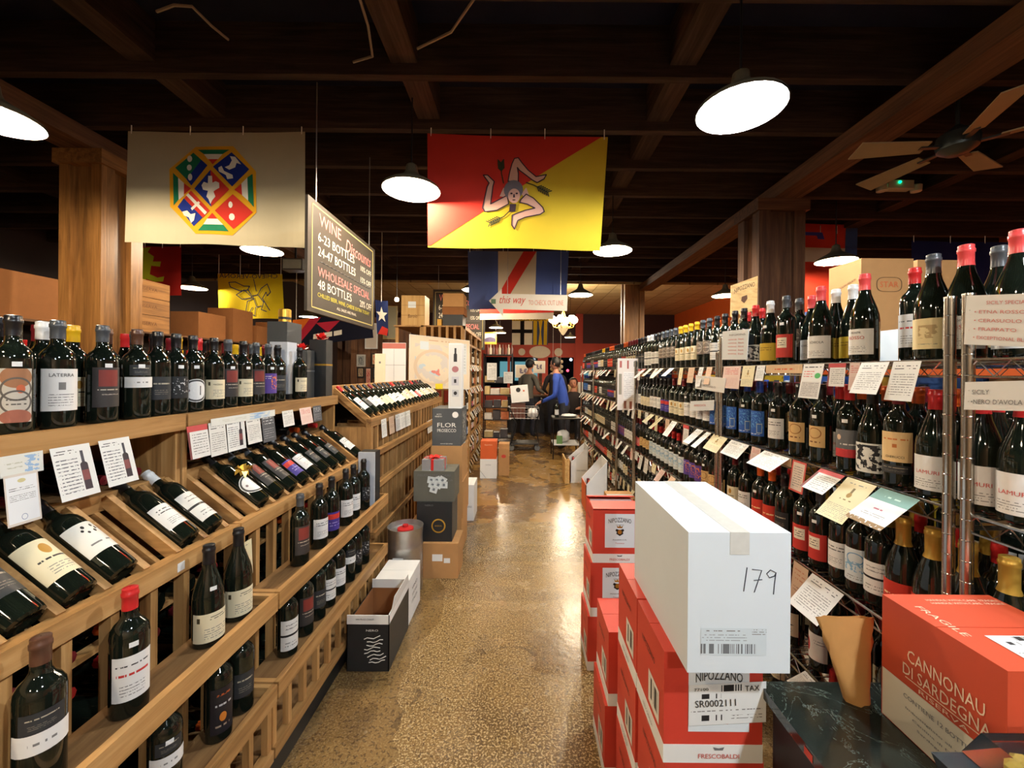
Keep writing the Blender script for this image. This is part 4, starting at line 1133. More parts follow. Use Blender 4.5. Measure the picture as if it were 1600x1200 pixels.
cp = panel(t, 'cream_panel', plain('cream_board', C(222, 212, 186), .55, var=.04), (x0, (y0 + y1) / 2, .785), YM, ZP, y1 - y0 - .006, .106, .001)
put_text(cp, 'CONTIENE 12 BOTTIGLIE', M_INK_G, (x0, .80, .815), YM, ZP, width=.15, height=.009, lift=.002)
for k in range(3): put_text(cp, ('Imbottigliato all origine', 'Cantina di Dorgali', 'Sardegna Italia')[k], M_INK_G, (x0, .80, .79 - k * .014), YM, ZP, width=(.14, .11, .09)[k], height=.006, lift=.002)
put_text(t, 'FRAGILE', MI, (.862, .83, z1), YM, XP, width=.1, height=.015, lift=.001)
for k in range(2): put_text(t, 'HANDLE WITH CARE  FRAGILE', MI, (.985, .905 - k * .012, z1), XP, YP, width=.16, height=.007, lift=.001)
panel(t, 'delivery_note', M_SHIP, (.95, .745, z1), XP, YP, .11, .075, .0015)
# paper bag
t = thing('paper_bag', 'crumpled brown paper bag leaning behind the orange red carton', 'bag', (.80, .965, .73))
g_ = MB(); rows = []
for k in range(8):
    v = k / 7; z = .73 + .198 * v; w = .028 + .04 * v; d = .018 - .014 * v; cx = .80 - .03 * v
    ring = []
    for j in range(14):
        a = 2 * PI * j / 14
        ring.append((cx + w * math.cos(a) + .003 * math.sin(7 * a + 3 * k), .962 + d * math.sin(a) + .003 * math.cos(5 * a + 2 * k), z))
    rows.append(ring)
g_.add([p_ for rw in rows for p_ in rw], [(k * 14 + j, k * 14 + (j + 1) % 14, (k + 1) * 14 + (j + 1) % 14, (k + 1) * 14 + j) for k in range(7) for j in range(14)])
g_.build('paper', plain('bag_paper', C(182, 134, 76), .8, var=.15, vscale=18), t, smooth='all')
g_ = MB().face([rows[0][j] for j in range(14)][::-1]); g_.build('base', plain('bag_paper', C(182, 134, 76), .8), t)
# clamshell of cut fruit on the near table edge
t = thing('fruit_tray', 'clear-lidded tray of cut fruit at the marble table edge', 'food tray', (.82, .54, .73))
MB().hexa([(.72, .43, .73), (.94, .43, .73), (.94, .63, .73), (.72, .63, .73), (.675, .40, .885), (.99, .40, .885), (.99, .665, .885), (.675, .665, .885)]).build('tray', plain('tray_plastic', C(40, 48, 52), .2), t)
for k in range(40):
    cx, cy = rs.uniform(.74, .96), rs.uniform(.44, .64); s_ = rs.uniform(.012, .02)
    MB().ball((cx, cy, .893 + rs.uniform(0, .014)), s_, 7, sx=1.2, sz=.8).build('fruit_piece', plain('fruit_%d' % (k % 4), [C(222, 190, 90), C(206, 90, 70), C(232, 214, 170), C(120, 40, 60)][k % 4], .35), t)
MB().hexa([(.725, .40, .887), (.99, .40, .887), (.99, .665, .887), (.725, .665, .887), (.74, .42, .93), (.97, .42, .93), (.97, .65, .93), (.74, .65, .93)]).build('lid', plain('clear_plastic', C(240, 244, 246), .12, trans=1.0, var=0, ior=1.2), t)

# --- left of the aisle
MBK = plain('black_board', C(30, 32, 34), .5, var=.12)
t = thing('open_carton', 'open black and white carton with swirl drawing at the rack foot', 'carton', (-.755, 2.2, 0))
x0, x1, y0, y1, h = -.862, -.65, 2.03, 2.38, .235
w_ = .004
MB().box(x0, x1, y0, y1, 0, .005).build('base', MBK, t)
MB().box(x0, x1, y0, y0 + w_, .005, h).build('front', MBK, t); MB().box(x0, x1, y1 - w_, y1, .005, h).build('back', MBK, t)
MB().box(x0, x0 + w_, y0, y1, .005, h).build('side', MBK, t); MB().box(x1 - w_, x1, y0, y1, .005, h).build('side', MBK, t)
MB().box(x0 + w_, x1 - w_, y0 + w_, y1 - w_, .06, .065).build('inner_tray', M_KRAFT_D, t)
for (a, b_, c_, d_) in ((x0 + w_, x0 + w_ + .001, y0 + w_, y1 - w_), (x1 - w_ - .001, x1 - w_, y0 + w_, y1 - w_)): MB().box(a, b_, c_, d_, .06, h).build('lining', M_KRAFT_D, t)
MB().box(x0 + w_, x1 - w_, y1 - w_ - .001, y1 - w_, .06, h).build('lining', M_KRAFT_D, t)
wf = MB().box(x0, x1, y0, y0 + w_, h, h + .045).build('white_rim', M_WHITE, t); MB().box(x1 - w_, x1, y0, y1, h, h + .05).build('white_rim', M_WHITE, t)
MB().box(x0, x1, y1 - w_, y1, h, h + .05).build('white_rim', M_WHITE, t)
put_text(wf, 'SAN FELICE CHIANTI', M_INK, (x0 + .09, y0, h + .025), XP, ZP, width=.09, height=.008)
sw = MB()
for k in range(8):
    zc = .165 - k * .017; xo = -.735 + .012 * math.sin(k * 1.3) + k * .003
    sw.tube([Vector((xo - .04 + .08 * u, y0 - .001, zc + .014 * (u - .3) + .005 * math.sin(u * 8 + k))) for u in (0, .2, .4, .6, .8, 1)], .0022, 4)
sw.build('swirl_drawing', M_INK_W, t)
put_text(t, 'NERO', M_INK_W, (-.735, y0, .205), XP, ZP, width=.06, height=.01)
MB().hexa([(x1, y0 + .02, h + .04), (x1 + .001, y0 + .02, h + .04), (x1 + .001, y1 - .02, h + .04), (x1, y1 - .02, h + .04), (x1 + .012, y0 + .04, h + .12), (x1 + .014, y0 + .04, h + .12), (x1 + .014, y1 - .06, h + .11), (x1 + .012, y1 - .06, h + .11)]).build('flap', M_WHITE, t)
t = carton('white_wine_carton', 'closed white carton behind the open black one', 'carton', -.862, -.655, 2.392, 2.67, 0, .262, M_WHITE, 'x')
for k in range(3): put_text(t, ('VINO', 'TOSCANO', 'ITALIA')[k], M_INK_G, (-.655, 2.53, .18 - .04 * k), YP, ZP, width=.12, height=.018)
# keg
t = thing('steel_keg', 'small steel keg with red top fitting', 'keg', (-.795, 2.815, 0))
MB().lathe([(.001, .02), (.1, .02), (.105, .0), (.118, .0), (.12, .02), (.117, .05), (.117, .12), (.12, .13), (.117, .14), (.117, .30), (.12, .31), (.117, .32), (.116, .37), (.12, .43), (.122, .435), (.116, .435), (.112, .40), (.001, .40)], 28, (-.795, 2.815, 0)).build('shell', M_STEEL, t, smooth=True)
MB().lathe([(.055, .4), (.055, .418), (.02, .425), (.02, .44), (.001, .44)], 16, (-.795, 2.815, 0)).build('valve_cap', plain('red_plastic', C(200, 44, 44), .35), t, smooth=True)
panel(t, 'keg_label', M_WHITE, (-.81, 2.815 - .1195, .25), XP, ZP, .07, .022)
# stack beside the keg
t = carton('kraft_carton', 'kraft carton with torn white label beside the keg', 'carton', -.705, -.45, 2.95, 3.2, 0, .255, M_KRAFT, 'x')
panel(t, 'torn_label', M_WHITE, (-.60, 2.95, .15), XP, ZP, .075, .05); panel(t, 'torn_label', M_WHITE, (-.53, 2.95, .13), XP, ZP, .045, .035)
t = carton('black_carton', 'black carton with round gold seal on the kraft carton', 'carton', -.76, -.50, 2.98, 3.22, .255, .542, MBK, 'x')
r_ = MB()
for k in range(24):
    a, b_ = k * PI / 12, (k + 1) * PI / 12
    P = lambda rr, q: Vector((-.6 + rr * math.cos(q), 2.98 - .001, .37 + rr * math.sin(q)))
    r_.face([P(.042, a), P(.052, a), P(.052, b_), P(.042, b_)])
r_.build('gold_seal', M_GOLD, t); put_text(t, 'RISERVA', M_GOLD, (-.6, 2.98, .37), XP, ZP, width=.05, height=.01)
put_text(t, 'NERO', M_INK_G, (-.67, 2.98, .52), XP, ZP, width=.06, height=.012)
MG_ = plain('grey_green_board', C(92, 92, 82), .6, var=.08)
t = carton('grey_carton', 'grey carton covered with white tickets under the ribboned gift', 'carton', -.79, -.49, 3.0, 3.24, .542, .765, MG_, 'x')
put_text(t, 'FEUDO MACCARI', M_INK_G, (-.64, 3.0, .735), XP, ZP, width=.24, height=.016); put_text(t, 'SICILIA', M_INK_G, (-.54, 3.0, .7), XP, ZP, width=.08, height=.012)
M_TICK = printed('ticket_paper', C(216, 224, 222), [('b', .2, .8, .3, .7, C(110, 120, 124), 9), ('t', .1, .9, .76, .94, GR, 2, 12)])
for k in range(7):
    a = rs.uniform(-.5, .5); rt = Vector((math.cos(a), 0, math.sin(a))); upv = Vector((-math.sin(a), 0, math.cos(a)))
    panel(t, 'ticket', M_TICK, (-.66 + (k % 3) * .042 + .01 * (k // 3), 3.0, .70 - (k // 3) * .034), rt, upv, .055, .05, .0015 + k * .0006)
t = thing('gift_box', 'silver gift box tied with red ribbon', 'gift box', (-.66, 3.1, .765))
MB().box(-.735, -.575, 3.02, 3.16, .765, .845).build('box', plain('silver_paper', C(196, 200, 206), .25, .6), t)
RB = plain('red_ribbon', C(206, 40, 36), .4)
MB().box(-.668, -.648, 3.0185, 3.1615, .765, .8465).box(-.7365, -.5735, 3.082, 3.098, .765, .8462).build('ribbon', RB, t)
bw = MB()
for k in range(6):
    a = k * PI / 3 + .3; d = Vector((math.cos(a), math.sin(a), .35)) * .075; s_ = Vector((-math.sin(a), math.cos(a), 0)) * .016; o = Vector((-.658, 3.09, .847))
    bw.face([o - s_ * .4, o + d * .6 - s_, o + d * .6 + s_, o + s_ * .4]); bw.face([o + d * .6 - s_, o + d + Vector((0, 0, -.02)), o + d * .6 + s_])
bw.build('bow', RB, t)
# prosecco stack
Yf = 3.36
t = carton('prosecco_carton', 'dark grey carton lettered FLOR PROSECCO on the kraft stack', 'carton', -.735, -.495, Yf, Yf + .33, .888, 1.196, plain('slate_board', C(74, 77, 78), .5, var=.06), 'x')
put_text(t, 'FLOR', M_INK_W, (-.615, Yf, 1.06), XP, ZP, width=.155, height=.036); put_text(t, 'PROSECCO', M_INK_W, (-.615, Yf, 1.015), XP, ZP, width=.155, height=.027)
put_text(t, 'ALTO', M_INK_W, (-.68, Yf, 1.148), XP, ZP, width=.04, height=.011); put_text(t, 'VENETO', M_INK_W, (-.685, Yf, 1.13), XP, ZP, width=.06, height=.011)
put_text(t, 'IMPORTED WINE', M_INK_W, (-.615, Yf, .905), XP, ZP, width=.1, height=.008)
MB().face([Vector((-.545 + .026 * math.cos(k * PI / 6), Yf - .001, 1.145 + .026 * math.sin(k * PI / 6))) for k in range(12)]).build('seal', M_INK_W, t)
panel(t, 'side_print', printed('floral_print', C(74, 77, 78), [('n', 0, 1, 0, 1, C(190, 184, 170), 9, .55)]), (-.495, Yf + .16, 1.04), YP, ZP, .2, .26)
for k in range(3):
    carton('kraft_carton', 'plain kraft carton, %s of three under the prosecco carton' % names[k], 'carton', -.74 + .012 * (k % 2), -.485 + .01 * (k % 2), Yf - .005, Yf + .345, k * .296, (k + 1) * .296, M_KRAFT, 'x', M_TAPE if k == 2 else None)
# tall white display box with pictures
t = thing('display_box', 'tall narrow white display box standing on the prosecco carton', 'display', (-.555, Yf + .1, 1.196))
MB().box(-.61, -.50, Yf + .04, Yf + .15, 1.196, 1.74).build('box', M_WHITE, t)
MPIC = printed('bottle_pictures', C(222, 218, 208), [('r', .42, .58, .84, .94, IK), ('e', .5, .83, .14, .03, IK), ('r', .36, .64, .72, .82, IK), ('e', .5, .6, .28, .05, C(170, 110, 110)), ('r', .2, .8, .34, .48, C(200, 196, 196)), ('r', .4, .6, .38, .44, IK), ('r', .25, .8, .16, .27, C(190, 190, 188)), ('e', .52, .215, .14, .03, IK)])
panel(t, 'picture_strip', MPIC, (-.555, Yf + .04, 1.47), XP, ZP, .1, .52)
# small white carton further down
t = carton('white_carton', 'slim white carton on the floor past the prosecco stack', 'carton', -.56, -.47, 4.1, 4.4, 0, .36, M_WHITE, 'y')
put_text(t, 'VINO', M_INK_G, (-.515, 4.1, .14), XP, ZP, width=.05, height=.02)
# orange and white cartons, kraft carton with red dot
t = carton('white_carton', 'white carton with black corner line under the orange carton', 'carton', -.575, -.34, 5.74, 6.0, 0, .272, M_WHITE, 'x')
put_text(t, 'CANTINA', M_INK_G, (-.46, 5.74, .19), XP, ZP, width=.08, height=.014); MB().bar((-.575, 5.739, .11), (-.49, 5.739, .005), .002, .007, YM).build('corner_line', M_INK, t)
t = carton('orange_carton', 'orange carton on the white carton in the aisle', 'carton', -.572, -.345, 5.745, 5.99, .272, .524, plain('orange_board', C(206, 92, 42), .5), 'x')
put_text(t, 'Aperitivo', MI, (-.46, 5.745, .47), XP, ZP, width=.11, height=.022)
t = carton('kraft_carton', 'upright kraft carton with red dot beside the orange carton', 'carton', -.325, -.17, 5.9, 6.1, 0, .46, M_KRAFT, 'x')
MB().face([Vector((-.25 + .034 * math.cos(k * PI / 6), 5.899, .28 + .026 * math.sin(k * PI / 6))) for k in range(12)]).build('red_dot', M_RED, t)
# slant-cut display cartons at the foot of the wire racks
def slant_carton(x0, x1, y0, y1, hf, hb, label, mat, inside, keys):
    t = thing('display_carton', label, 'carton', ((x0 + x1) / 2, (y0 + y1) / 2, 0)); e = .006
    MB().box(x0, x1, y0, y1, 0, .006).build('base', mat, t)
    MB().box(x0, x0 + e, y0, y1, .006, hf).build('front', inside, t); MB().box(x1 - e, x1, y0, y1, .006, hb).build('back', mat, t)
    for y in (y0, y1 - e):
        MB().hexa([(x0, y, .006), (x1, y, .006), (x1, y + e, .006), (x0, y + e, .006), (x0, y, hf), (x1, y, hb), (x1, y + e, hb), (x0, y + e, hf)]).build('side', mat, t)
    put_text(t, 'VINO ROSSO', M_INK_G, ((x0 + x1) / 2 + .03, y0, hf * .6), XP, ZP, width=.14, height=.02)
    for i in range(2):
        for j in range(3):
            bottle(keys[(i * 3 + j) % len(keys)], (x0 + .065 + i * .095, y0 + .06 + j * .1, .007), 'standing in a slant-cut carton', PI)
slant_carton(.70, .93, 4.35, 4.67, .30, .56, 'white slant-cut display carton nearest the red stack', M_WHITE, plain('orange_board', C(206, 92, 42), .5), ['redlabel', 'redlabel', 'crest'])
slant_carton(.68, .92, 5.55, 5.87, .28, .50, 'white slant-cut display carton beside the wood crate sides', M_WHITE, M_KRAFT, ['orangedark', 'redcap', 'pink'])
tag(MB().box(.60, .615, 5.5, 5.9, 0, .33).box(.615, .66, 5.5, 5.515, 0, .33).build('crate_side', WD_K[1]), 'pale wooden crate side leaning by the slant-cut carton', 'crate')
carton('kraft_carton', 'kraft carton with cream lid under the wire rack past the red stack', 'carton', .78, 1.02, 3.55, 3.8, 0, .40, M_KRAFT, 'x', M_TAPE)
# cartons on the second row of wire racks
zt = 1.546
def star(x0, x1, y0, y1, z0, z1, label, star_=True):
    t = carton('kraft_carton', label, 'carton', x0, x1, y0, y1, z0, z1, M_KRAFT, 'x')
    if star_:
        c = Vector(((x0 + x1) / 2 + .01, y0, (z0 + z1) / 2)); w, h = .062, .036
        mb = MB(); n = 32
        S = lambda k, s_: c + YM * .0012 + XP * (math.copysign(abs(math.cos(k * 2 * PI / n)) ** .55, math.cos(k * 2 * PI / n)) * w * s_) + ZP * (math.copysign(abs(math.sin(k * 2 * PI / n)) ** .7, math.sin(k * 2 * PI / n)) * h * s_)
        for k in range(n): mb.face([S(k, 1), S(k, 1.07), S(k + 1, 1.07), S(k + 1, 1)])
        mb.build('oval_frame', plain('brown_ink', C(96, 70, 44), .6, var=0), t)
        put_text(t, 'STAR', plain('rust_ink', C(196, 96, 54), .6, var=0), c, XP, ZP, width=.095, height=.03)
    put_text(t, 'POMODORI PELATI', plain('brown_ink', C(96, 70, 44), .6, var=0), (x0, (y0 + y1) / 2, z0 + (z1 - z0) * .55), (0, -1, .25), ZP, width=(y1 - y0) * .7, height=.012)
star(1.75, 2.05, 2.1, 2.33, zt, zt + .29, 'kraft carton marked STAR, lower one behind the top bottles')
star(1.75, 2.02, 2.1, 2.32, zt + .29, zt + .56, 'kraft carton marked STAR, upper one behind the top bottles')
star(2.06, 2.36, 2.12, 2.36, zt, zt + .56, 'tall plain kraft carton next to the STAR cartons', False)
star(1.70, 2.04, 1.3, 1.6, zt, zt + .2, 'low kraft carton behind the bird-label bottle', False)
t = carton('pale_carton', 'pale grey carton behind the top shelf bottles', 'carton', 1.66, 1.92, 1.7, 2.0, zt, zt + .16, M_BLU, 'x')
star(1.66, 2.02, 2.9, 3.3, zt, zt + .2, 'kraft carton at the foot of the dark pillar', False)
for k in range(90):
    stuff_bottle(rs.choice(pool[k % 4]), std(1.70, .95 + (k % 30) * .11, SHZ[1 + k // 30], PI), k // 30 < 2)
# ------------------------------------------------------------------ flags
from mathutils.geometry import tessellate_polygon
def cloth(name, col, rnd=0): return plain('cloth_' + name, C(*col), .85, var=.07, vscale=5, spec=.1)
class Flag:
    """a hung cloth: TL,TR,BR,BL corners, gentle folds; motifs are cut cloth laid on the face"""
    def __init__(s, name, label, tl, tr, br, bl, base, amp=.02, folds=3, ph=0.0, sag=.01):
        s.c = [Vector(q) for q in (tl, tr, br, bl)]; s.amp, s.folds, s.ph, s.sag = amp, folds, ph, sag
        s.n = (s.c[1] - s.c[0]).cross(s.c[3] - s.c[0]).normalized()
        if s.n.y > 0: s.n = -s.n
        mid = (s.c[0] + s.c[1] + s.c[2] + s.c[3]) / 4
        s.t = thing(name, label, 'flag', (mid.x, mid.y, min(q.z for q in s.c)))
        mb = MB(); N, Mv = 30, 18
        for j in range(Mv):
            for i in range(N):
                mb.face([s.p(i / N, (j + 1) / Mv), s.p((i + 1) / N, (j + 1) / Mv), s.p((i + 1) / N, j / Mv), s.p(i / N, j / Mv)])
        s.body = mb.build('cloth', base, s.t, smooth='all')
        s.top = (s.c[0], s.c[1])
    def p(s, u, v, lift=0.0):
        a = s.c[0].lerp(s.c[1], u); b_ = s.c[3].lerp(s.c[2], u); q = a.lerp(b_, v)
        q = q + s.n * (s.amp * (v * .8 + .2) * math.sin(u * s.folds * 2 * PI + s.ph + v * 1.3) + lift)
        q.z -= s.sag * (math.sin(u * PI) * (1 - v) - .6 * math.sin(u * PI) * v)
        return q
    def poly(s, pts, mat, lift=.003, name='motif', parent=None):
        mb = MB(); s.poly_into(mb, pts, lift); return mb.build(name, mat, s.t)
    def poly_into(s, mb, pts, lift, m=0):
        tri = tessellate_polygon([[Vector((a, b_, 0)) for a, b_ in pts]])
        def emit(a, b_, c, d=0):
            L = [math.dist(a, b_), math.dist(b_, c), math.dist(c, a)]; k = L.index(max(L))
            if L[k] > .07 and d < 9:
                if k == 0: q = ((a[0] + b_[0]) / 2, (a[1] + b_[1]) / 2); emit(a, q, c, d + 1); emit(q, b_, c, d + 1)
                elif k == 1: q = ((c[0] + b_[0]) / 2, (c[1] + b_[1]) / 2); emit(a, b_, q, d + 1); emit(a, q, c, d + 1)
                else: q = ((a[0] + c[0]) / 2, (a[1] + c[1]) / 2); emit(a, b_, q, d + 1); emit(q, b_, c, d + 1)
            else: mb.face([s.p(*a, lift), s.p(*b_, lift), s.p(*c, lift)])
        for (i, j, k) in tri: emit(pts[i], pts[j], pts[k])
    def line_into(s, mb, pts, w, lift, asp=1.5, close=False):
        P = list(pts) + ([pts[0]] if close else [])
        for (a, b_) in zip(P, P[1:]):
            dx, dy = b_[0] - a[0], (b_[1] - a[1]) / asp; L = math.hypot(dx, dy) or 1e-6
            nx, ny = -dy / L * w / 2, dx / L * w / 2 * asp
            ex, ey = dx / L * w * .3, dy / L * w * .3 * asp
            s.poly_into(mb, [(a[0] + nx - ex, a[1] + ny - ey), (b_[0] + nx + ex, b_[1] + ny + ey), (b_[0] - nx + ex, b_[1] - ny + ey), (a[0] - nx - ex, a[1] - ny - ey)], lift)
    def lines(s, strokes, mat, w, lift=.005, name='outline', asp=1.5, close=False):
        mb = MB()
        for st in strokes: s.line_into(mb, st, w, lift, asp, close)
        return mb.build(name, mat, s.t)
    def strokes(s, L, mat, w, lift):
        for st in L: s.lines([st], mat, w, lift, 'outline_stroke')
    def polys(s, L, mat, lift=.003, name='motif'):
        for pts in L:
            mb = MB(); s.poly_into(mb, pts, lift); mb.build(name, mat, s.t)
    def text(s, txt, mat, u0, u1, v0, v1, mirror=False, lift=.005):
        vs, fs, (x0, x1, y0, y1) = text2d(txt); mb = MB(); out = []
        for (x, y) in vs:
            a = (x - x0) / (x1 - x0); b_ = (y - y0) / (y1 - y0)
            if mirror: a = 1 - a
            out.append(s.p(u0 + (u1 - u0) * a, v1 - (v1 - v0) * b_, lift))
        mb.add(out, fs); return mb.build('lettering', mat, s.t)
    def hooks(s, us=(.02, .35, .65, .98)):
        for u in us:
            q = s.p(u, 0); MB().tube([q + Vector((0, 0, -.02)), (q.x, q.y, 3.5 if (q.y - 2.16 + .1) % .61 < .2 else 3.85)], .004, 5).build('tie', M_INK_W, s.t)
        return s
def ellp(cx, cy, rx, ry, n=16, f=None): 
    q = [(cx + rx * math.cos(k * 2 * PI / n), cy + ry * math.sin(k * 2 * PI / n)) for k in range(n)]
    return [f(*w) for w in q] if f else q
def quad_px(Y, a, b_, c_, d_): return [at_y(q[0], q[1], Y) for q in (a, b_, c_, d_)]
YF = 3.335
K_GRN, K_WHT, K_RED, K_BLU, K_ORG, K_YEL = cloth('green', (34, 112, 78)), cloth('white', (222, 218, 204)), cloth('red', (194, 54, 44)), cloth('blue', (34, 50, 128)), cloth('gold', (216, 158, 36)), cloth('yellow', (200, 170, 48))
F = Flag('cream_flag', 'cream flag with gold-edged octagon of five heraldic shields', *quad_px(YF, (200, 205), (477, 206), (478, 388), (197, 379)), cloth('cream', (180, 170, 142)), .012, 2.2).hooks()
Z = lambda x, y: ((x - 95) / 1400, (y - 66) / 890)
ZZ = lambda L: [Z(*q) for q in L]
F.poly(ZZ([(630, 180), (930, 175), (1105, 370), (1105, 690), (925, 880), (640, 875), (430, 660), (425, 360)]), K_ORG, .003, 'octagon')
F.polys([ZZ(q) for q in ([(650, 205), (905, 205), (850, 240), (700, 240)], [(660, 850), (900, 850), (860, 800), (705, 800)], [(455, 390), (495, 430), (500, 600), (460, 650)], [(1080, 390), (1040, 420), (1045, 600), (1088, 650)],
                         [(615, 228), (680, 285), (560, 440), (472, 350)])], K_GRN, .006, 'green_panel')
F.polys([ZZ(q) for q in ([(700, 240), (850, 240), (815, 280), (732, 280)], [(705, 800), (860, 800), (815, 755), (735, 755)], [(495, 430), (540, 470), (540, 570), (498, 606)], [(1040, 420), (995, 470), (1000, 560), (1045, 600)])], K_WHT, .006, 'white_panel')
F.polys([ZZ(q) for q in ([(735, 280), (812, 280), (772, 322)], [(735, 755), (815, 755), (775, 708)], [(540, 470), (598, 514), (540, 562)], [(995, 470), (942, 520), (1000, 560)],
                         [(755, 365), (905, 520), (765, 660)], [(930, 555), (1080, 690), (935, 830), (795, 690)], [(597, 530), (755, 690), (700, 748), (542, 592)])], K_RED, .006, 'red_panel')
F.polys([ZZ(q) for q in ([(680, 285), (730, 330), (600, 490), (560, 440)], [(920, 225), (1055, 355), (925, 495), (775, 340)], [(755, 365), (765, 660), (625, 515)], [(540, 592), (697, 747), (625, 815), (490, 660)])], K_BLU, .006, 'blue_panel')
F.polys([[Z(a + dx, b_ + dy) for a, b_ in q] for q, dx, dy in (
    (ellp(0, 0, 20, 26, 10), 588, 278), (ellp(0, 0, 20, 24, 10), 585, 348), (ellp(0, 0, 18, 28, 10), 592, 424),
    ([(740, 415), (770, 415), (775, 470), (800, 458), (828, 470), (830, 510), (800, 528), (785, 540), (800, 580), (775, 610), (762, 640), (745, 600), (728, 580), (740, 535), (700, 525), (686, 490), (705, 462), (738, 475)], 0, 0),
    ([(870, 345), (905, 330), (925, 290), (910, 258), (950, 262), (995, 320), (960, 310), (950, 345), (905, 365)], 0, 0), ([(820, 350), (845, 335), (865, 375), (930, 405), (935, 432), (890, 440), (880, 408), (825, 380)], 0, 0),
    ([(530, 700), (570, 690), (600, 720), (640, 712), (628, 770), (605, 790), (585, 745), (545, 730)], 0, 0), ([(560, 568), (578, 552), (735, 705), (718, 725)], 0, 0), ([(662, 616), (678, 630), (612, 690), (600, 672)], 0, 0),
    (ellp(0, 0, 22, 28, 9), 925, 735), (ellp(0, 0, 16, 26, 9), 915, 640))], K_WHT, .009, 'charge')
# red and yellow flag with three-legged figure
F = Flag('red_yellow_flag', 'red and yellow flag with head and three bent legs', *quad_px(YF, (668, 209), (950, 214), (938, 392), (669, 387)), K_YEL, .012, 1.6, 1.0).hooks()
Z = lambda x, y: ((x - 88) / 1405, (y - 100) / 890)
F.poly([(0, 0), (.965, 0), (.8, .165), (.016, .985), (0, .985)], K_RED, .003, 'red_half')
FL = cloth('flesh', (206, 160, 142)); DK = cloth('dark_line', (58, 46, 54)); GY = cloth('hair_grey', (112, 106, 112))
legs = [[(725, 460), (735, 390), (752, 320), (770, 278), (800, 272), (832, 315), (880, 370), (945, 422), (1026, 405), (1008, 440), (955, 470), (918, 450), (858, 405), (812, 372), (795, 350), (805, 400), (806, 462)],
        [(735, 640), (640, 690), (545, 702), (525, 672), (545, 580), (560, 505), (575, 474), (527, 412), (562, 412), (616, 462), (606, 500), (600, 560), (590, 640), (690, 588), (722, 572)],
        [(832, 605), (872, 562), (930, 592), (1008, 665), (1022, 698), (990, 720), (870, 746), (812, 772), (788, 842), (764, 808), (766, 730), (800, 716), (870, 690), (946, 672), (884, 642), (824, 628)]]
F.polys([ZZ(q) for q in legs], FL, .006, 'leg'); [F.lines([ZZ(q)], DK, .006, .009, 'leg_outline', close=True) for q in legs]
F.polys([ZZ([(660, 580), (690, 510), (730, 540), (720, 585)]), ZZ([(835, 560), (870, 510), (905, 592), (850, 580)])], FL, .008, 'wing')
F.poly(ZZ(ellp(770, 530, 76, 78, 20)), GY, .011, 'hair'); F.poly(ZZ(ellp(776, 578, 48, 58, 18)), FL, .014, 'face')
F.polys([ZZ(ellp(755, 560, 10, 7, 8)), ZZ(ellp(797, 560, 10, 7, 8)), ZZ(ellp(776, 612, 14, 5, 8)), ZZ([(772, 565), (780, 565), (785, 592), (768, 592)])], DK, .016, 'face_feature')
F.poly(ZZ([(745, 640), (795, 640), (790, 700), (740, 705)]), DK, .008, 'neck_scarf')
ears = [[(690, 475), (672, 400), (665, 310)], [(870, 470), (930, 490), (1045, 545)], [(740, 700), (700, 740), (585, 790)]]
for (a, b_, c_) in ears:
    fr = [[a, b_, c_]]; dx, dy = c_[0] - b_[0], c_[1] - b_[1]; L = math.hypot(dx, dy)
    for k in range(6):
        q = (b_[0] + dx * (.25 + .14 * k), b_[1] + dy * (.25 + .14 * k))
        for s_ in (-1, 1): fr.append([q, (q[0] + dx / L * 26 - s_ * dy / L * 24, q[1] + dy / L * 26 + s_ * dx / L * 24)])
    F.lines([ZZ(q) for q in fr], cloth('wheat_dark', (56, 60, 44)), .006, .009, 'wheat_ear')
# yellow football flag seen from behind
F = Flag('yellow_flag', 'yellow flag with mirrored lettering and winged rider outline', *quad_px(7.06, (340, 427), (441, 428), (443, 498), (344, 499)), cloth('lemon', (206, 182, 30)), .03, 1.5).hooks()
NV = cloth('navy', (34, 44, 84))
F.text('CHIEVO-VERONA', NV, .03, .93, .0, .1, True)
Z = lambda x, y: ((x - 300) / 505, (y - 335) / 355)
F.strokes([ZZ(q) for q in ([(390, 405), (440, 400), (500, 430), (545, 430)], [(390, 405), (400, 440), (470, 470), (530, 460)], [(440, 500), (500, 460), (560, 520), (480, 535), (440, 500)], [(580, 375), (598, 470)],
    [(545, 430), (530, 455), (560, 510), (610, 500)], [(610, 500), (640, 450), (690, 415), (715, 480), (690, 510), (680, 480), (650, 530), (690, 600), (705, 625)], [(610, 500), (660, 560)], [(660, 560), (640, 620), (680, 635)],
    [(570, 520), (600, 600), (640, 590)], [(570, 530), (520, 550), (500, 640), (540, 675)], [(560, 600), (530, 640), (580, 670), (590, 600)])], NV, .012, .008)
# dark red flag with a green beast behind the pillar
F = Flag('dark_red_flag', 'dark red flag with yellow-green beast behind the brown pillar', *quad_px(5.83, (196, 383), (284, 385), (285, 462), (196, 466)), cloth('deep_red', (176, 40, 34)), .03, 1.2).hooks()
F.polys([[(.25, .05), (.45, .02), (.40, .12), (.5, .2), (.48, .3), (.62, .3), (.60, .4), (.45, .38), (.42, .55), (.55, .62), (.68, .6), (.66, .7), (.5, .7), (.36, .64), (.3, .8), (.2, .6), (.22, .3)]], cloth('lime', (190, 190, 40)), .005, 'beast')
